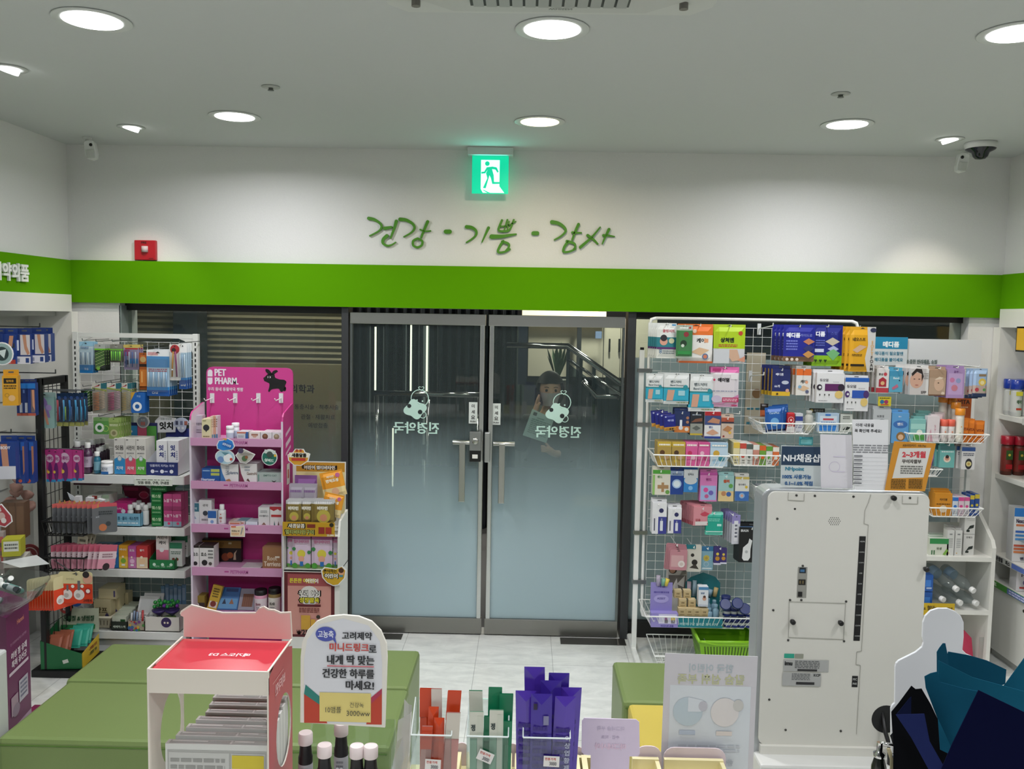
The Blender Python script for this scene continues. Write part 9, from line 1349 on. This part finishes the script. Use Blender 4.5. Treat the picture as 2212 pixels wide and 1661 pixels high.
def chain(start,pts,rad):
 p=start
 for q,r in zip(pts,rad):V.append(q);R_.append(r);E.append((p,len(V)-1));p=len(V)-1
 return p
hands=[]
# her right arm (left in the picture): phone at the ear
w1=chain(3,[(-.13,.0,1.315),(-.205,-.03,1.13),(-.10,-.10,1.385)],[.05,.036,.024]);p1=chain(w1,[(-.088,-.095,1.43)],[(.026,.014)])
for dx,l,b_ in((-.012,.052,.010),(-.004,.058,.006),(.004,.054,.004),(.012,.044,.0)):chain(p1,[(-.086+dx*.6,-.098+dx,1.452),(-.080+dx*.4,-.098+dx*1.2,1.452+l*.55),(-.072,-.094+dx*1.2,1.452+l)],[.0085,.0078,.0068])
chain(p1,[(-.078,-.118,1.437),(-.066,-.122,1.462)],[.009,.0078])
# her left arm: hand holding a sheet of paper
w2_=chain(3,[(.13,.0,1.315),(.19,.0,1.10),(.03,-.165,1.13)],[.05,.036,.024]);p2=chain(w2_,[(-.005,-.185,1.155)],[(.026,.014)])
for k,(dx,dz)in enumerate(((-.014,.012),(-.012,.002),(-.01,-.009),(-.008,-.02))):chain(p2,[(-.03+dx*.3,-.205,1.17+dz),(-.05+dx*.3,-.214,1.172+dz),(-.052,-.200,1.175+dz)],[.0085,.0078,.0068])
chain(p2,[(-.012,-.175,1.185),(-.03,-.188,1.205)],[.009,.0078])
for s in(-1,1):chain(0,[(s*.075,0,.82),(s*.082,-.01,.46),(s*.085,.01,.085),(s*.09,-.10,.035)],[(.085,.085),.055,.038,(.036,.024)])
pe=empty('person',(px_,py_,0),'person in a dark coat behind the right glass door, phone at the ear','person')
body=skin_mesh('body',V,E,R_,SK,pe)
# head: sculpted ellipsoid with brow, nose, mouth and ears, joined with the body before its modifiers act
hd=bpy.data.meshes.new('head');mb=MB();n1,n2=20,28;vs=[]
for i in range(n1+1):
 t=PI*i/n1
 for j in range(n2):
  a=2*PI*j/n2;x=.072*math.sin(t)*math.cos(a);y=.09*math.sin(t)*math.sin(a);z=.112*math.cos(t)
  if z<0:x*=1-.35*(z/.112)**2;y*=1-.12*(z/.112)**2
  if y<-.04:
   y+=.006*math.exp(-((z-.012)/.012)**2)*math.exp(-((abs(x)-.03)/.014)**2)
   y-=.020*math.exp(-(x/.011)**2)*math.exp(-((z+.022)/.02)**2);y-=.006*math.exp(-(x/.022)**2)*math.exp(-((z+.058)/.009)**2);y-=.005*math.exp(-(x/.02)**2)*math.exp(-((z+.092)/.012)**2)
  vs.append((x,y,z))
mb.add(vs,[(i*n2+j,i*n2+(j+1)%n2,(i+1)*n2+(j+1)%n2,(i+1)*n2+j)for i in range(n1)for j in range(n2)],SK,True)
for s in(-1,1):mb.lathe([(0,-.004),(.009,0),(.0,.004)],M('#1a1412',.2),Matrix.Translation((s*.03,-.082,.010))@Matrix.Rotation(PI/2,4,'X'),12);mb.tube([(s*.016,-.091,.03),(s*.03,-.089,.034),(s*.044,-.08,.03)],.0022,M('#221a18',.6),5);mb.lathe([(.004,-.02),(.012,-.012),(.014,.006),(.006,.02)],SK,Matrix.Translation((s*.073,.002,-.005)),10,sx=.45)
mb.tube([(-.02,-.088,-.058),(0,-.096,-.056),(.02,-.088,-.058)],.0035,M('#8c4a44',.5),6)
h=mb.build('face',parent=body,smooth=True);h.location=(0,-.02,1.532);h.rotation_euler=(.08,0,.05)
ms=MB();vs=[]
for i in range(9):
 for j in range(9):u=(j-4)/4;v=i/8;x=.062*u*(1-.25*v);z=-.012-.088*v;y=-.094*math.sqrt(max(.05,1-(u*.86)**2))-.014*math.exp(-(u*2.2)**2)*(1-v*.5)+.012*v;vs.append((x,y-.004,z))
ms.add(vs,[(i*9+j,i*9+j+1,(i+1)*9+j+1,(i+1)*9+j)for i in range(8)for j in range(8)],M('#b9aaa8',.7),True);mo=ms.build('face_cover',parent=pe);mo.location=(0,-.02,1.532)
hm=MB();vs=[];n1,n2=14,26
for i in range(n1+1):
 t=PI*.80*i/n1
 for j in range(n2):
  a=2*PI*j/n2;f=max(0,-math.sin(a));k=1.0 if t<.9 else 1.0-.0*f;x=.096*math.sin(t)*math.cos(a);y=.108*math.sin(t)*math.sin(a)+.012;z=.128*math.cos(t)
  if f>.3 and z<.052:z=.052+(z-.052)*.05;y=max(y,-.088)
  vs.append((x*(1+.03*math.sin(5*a)),y,z))
hm.add(vs,[(i*n2+j,i*n2+(j+1)%n2,(i+1)*n2+(j+1)%n2,(i+1)*n2+j)for i in range(n1)for j in range(n2)],M('#15110f',.6),True);ho=hm.build('hair',parent=pe);ho.location=(0,-.015,1.532)
CO=M('#1b1c20',.85)
def off(idx,extra):return[((r[0]+extra,r[1]+extra)if isinstance(r,tuple)else r+extra)for r in(R_[k]for k in idx)]
CV=[(0,0,.98),(0,0,1.08),(0,-.005,1.2),(0,0,1.33),(-.13,0,1.315),(-.205,-.03,1.13),(-.112,-.092,1.36),(.13,0,1.315),(.19,0,1.10),(.05,-.148,1.125)]
co=skin_mesh('coat',CV,[(0,1),(1,2),(2,3),(3,4),(4,5),(5,6),(3,7),(7,8),(8,9)],[(.17,.13),(.155,.12),(.16,.125),(.09,.08),.075,.06,.045,.075,.06,.045],CO,pe)
sk=MB();n=28;pf2=[(1.06,.165,.125),(.98,.18,.135),(.90,.20,.15),(.80,.225,.165),(.74,.235,.17)];sk.add([(a*math.cos(2*PI*j/n)*(1+.04*math.sin(7*2*PI*j/n)*(i/4)),b2*math.sin(2*PI*j/n),z)for i,(z,a,b2)in enumerate(pf2)for j in range(n)],[(i*n+j,i*n+(j+1)%n,(i+1)*n+(j+1)%n,(i+1)*n+j)for i in range(4)for j in range(n)],CO,True);sk.build('coat_skirt',parent=pe)
TV=[(0,0,.93)];TE_=[];TR=[(.125,.1)]
for s in(-1,1):k=len(TV);TV+=[(s*.078,0,.80),(s*.084,-.01,.46),(s*.086,.01,.1)];TE_+=[(0,k),(k,k+1),(k+1,k+2)];TR+=[(.092,.09),.068,.058]
skin_mesh('trousers',TV,TE_,TR,M('#17181b',.8),pe)
for s in(-1,1):MB().box(s*.09-.04,s*.09+.04,-.16,.05,.0,.075,M('#101012',.5)).build('shoe',parent=pe,bevel=.02)
mb=MB().box(-.033,.033,-.003,.003,-.07,.07,BLACK);o=thing(mb.build('mobile_phone',bevel=.003),'black mobile phone held at the ear of the person outside','phone');o.location=(px_-.092,py_-.06,1.478);o.rotation_euler=(0,.1,1.35)
c=Vector((-.005+px_,py_-.2,1.165));A=[at(x,y,Y=py_-.212)for x,y in((1129,940),(1180,957),(1197,905),(1150,883))];mb=MB().ext(A,(0,.0012,0),M('#aebdb8',.6));U=(A[1]-A[0]);mb.art(A[0]-Vector((0,.0008,0)),U,A[3]-A[0],U.length,(A[3]-A[0]).length,[('l',.12,.9,.7,.15,8,'#7f908c'),('r',.1,.8,.25,.92,'#3a4a4a'),('r',.3,.74,.6,.77,'#7f908c')],.0004);thing(mb.build('paper_sheet'),'tilted pale printed paper held up by the person outside the door','paper')
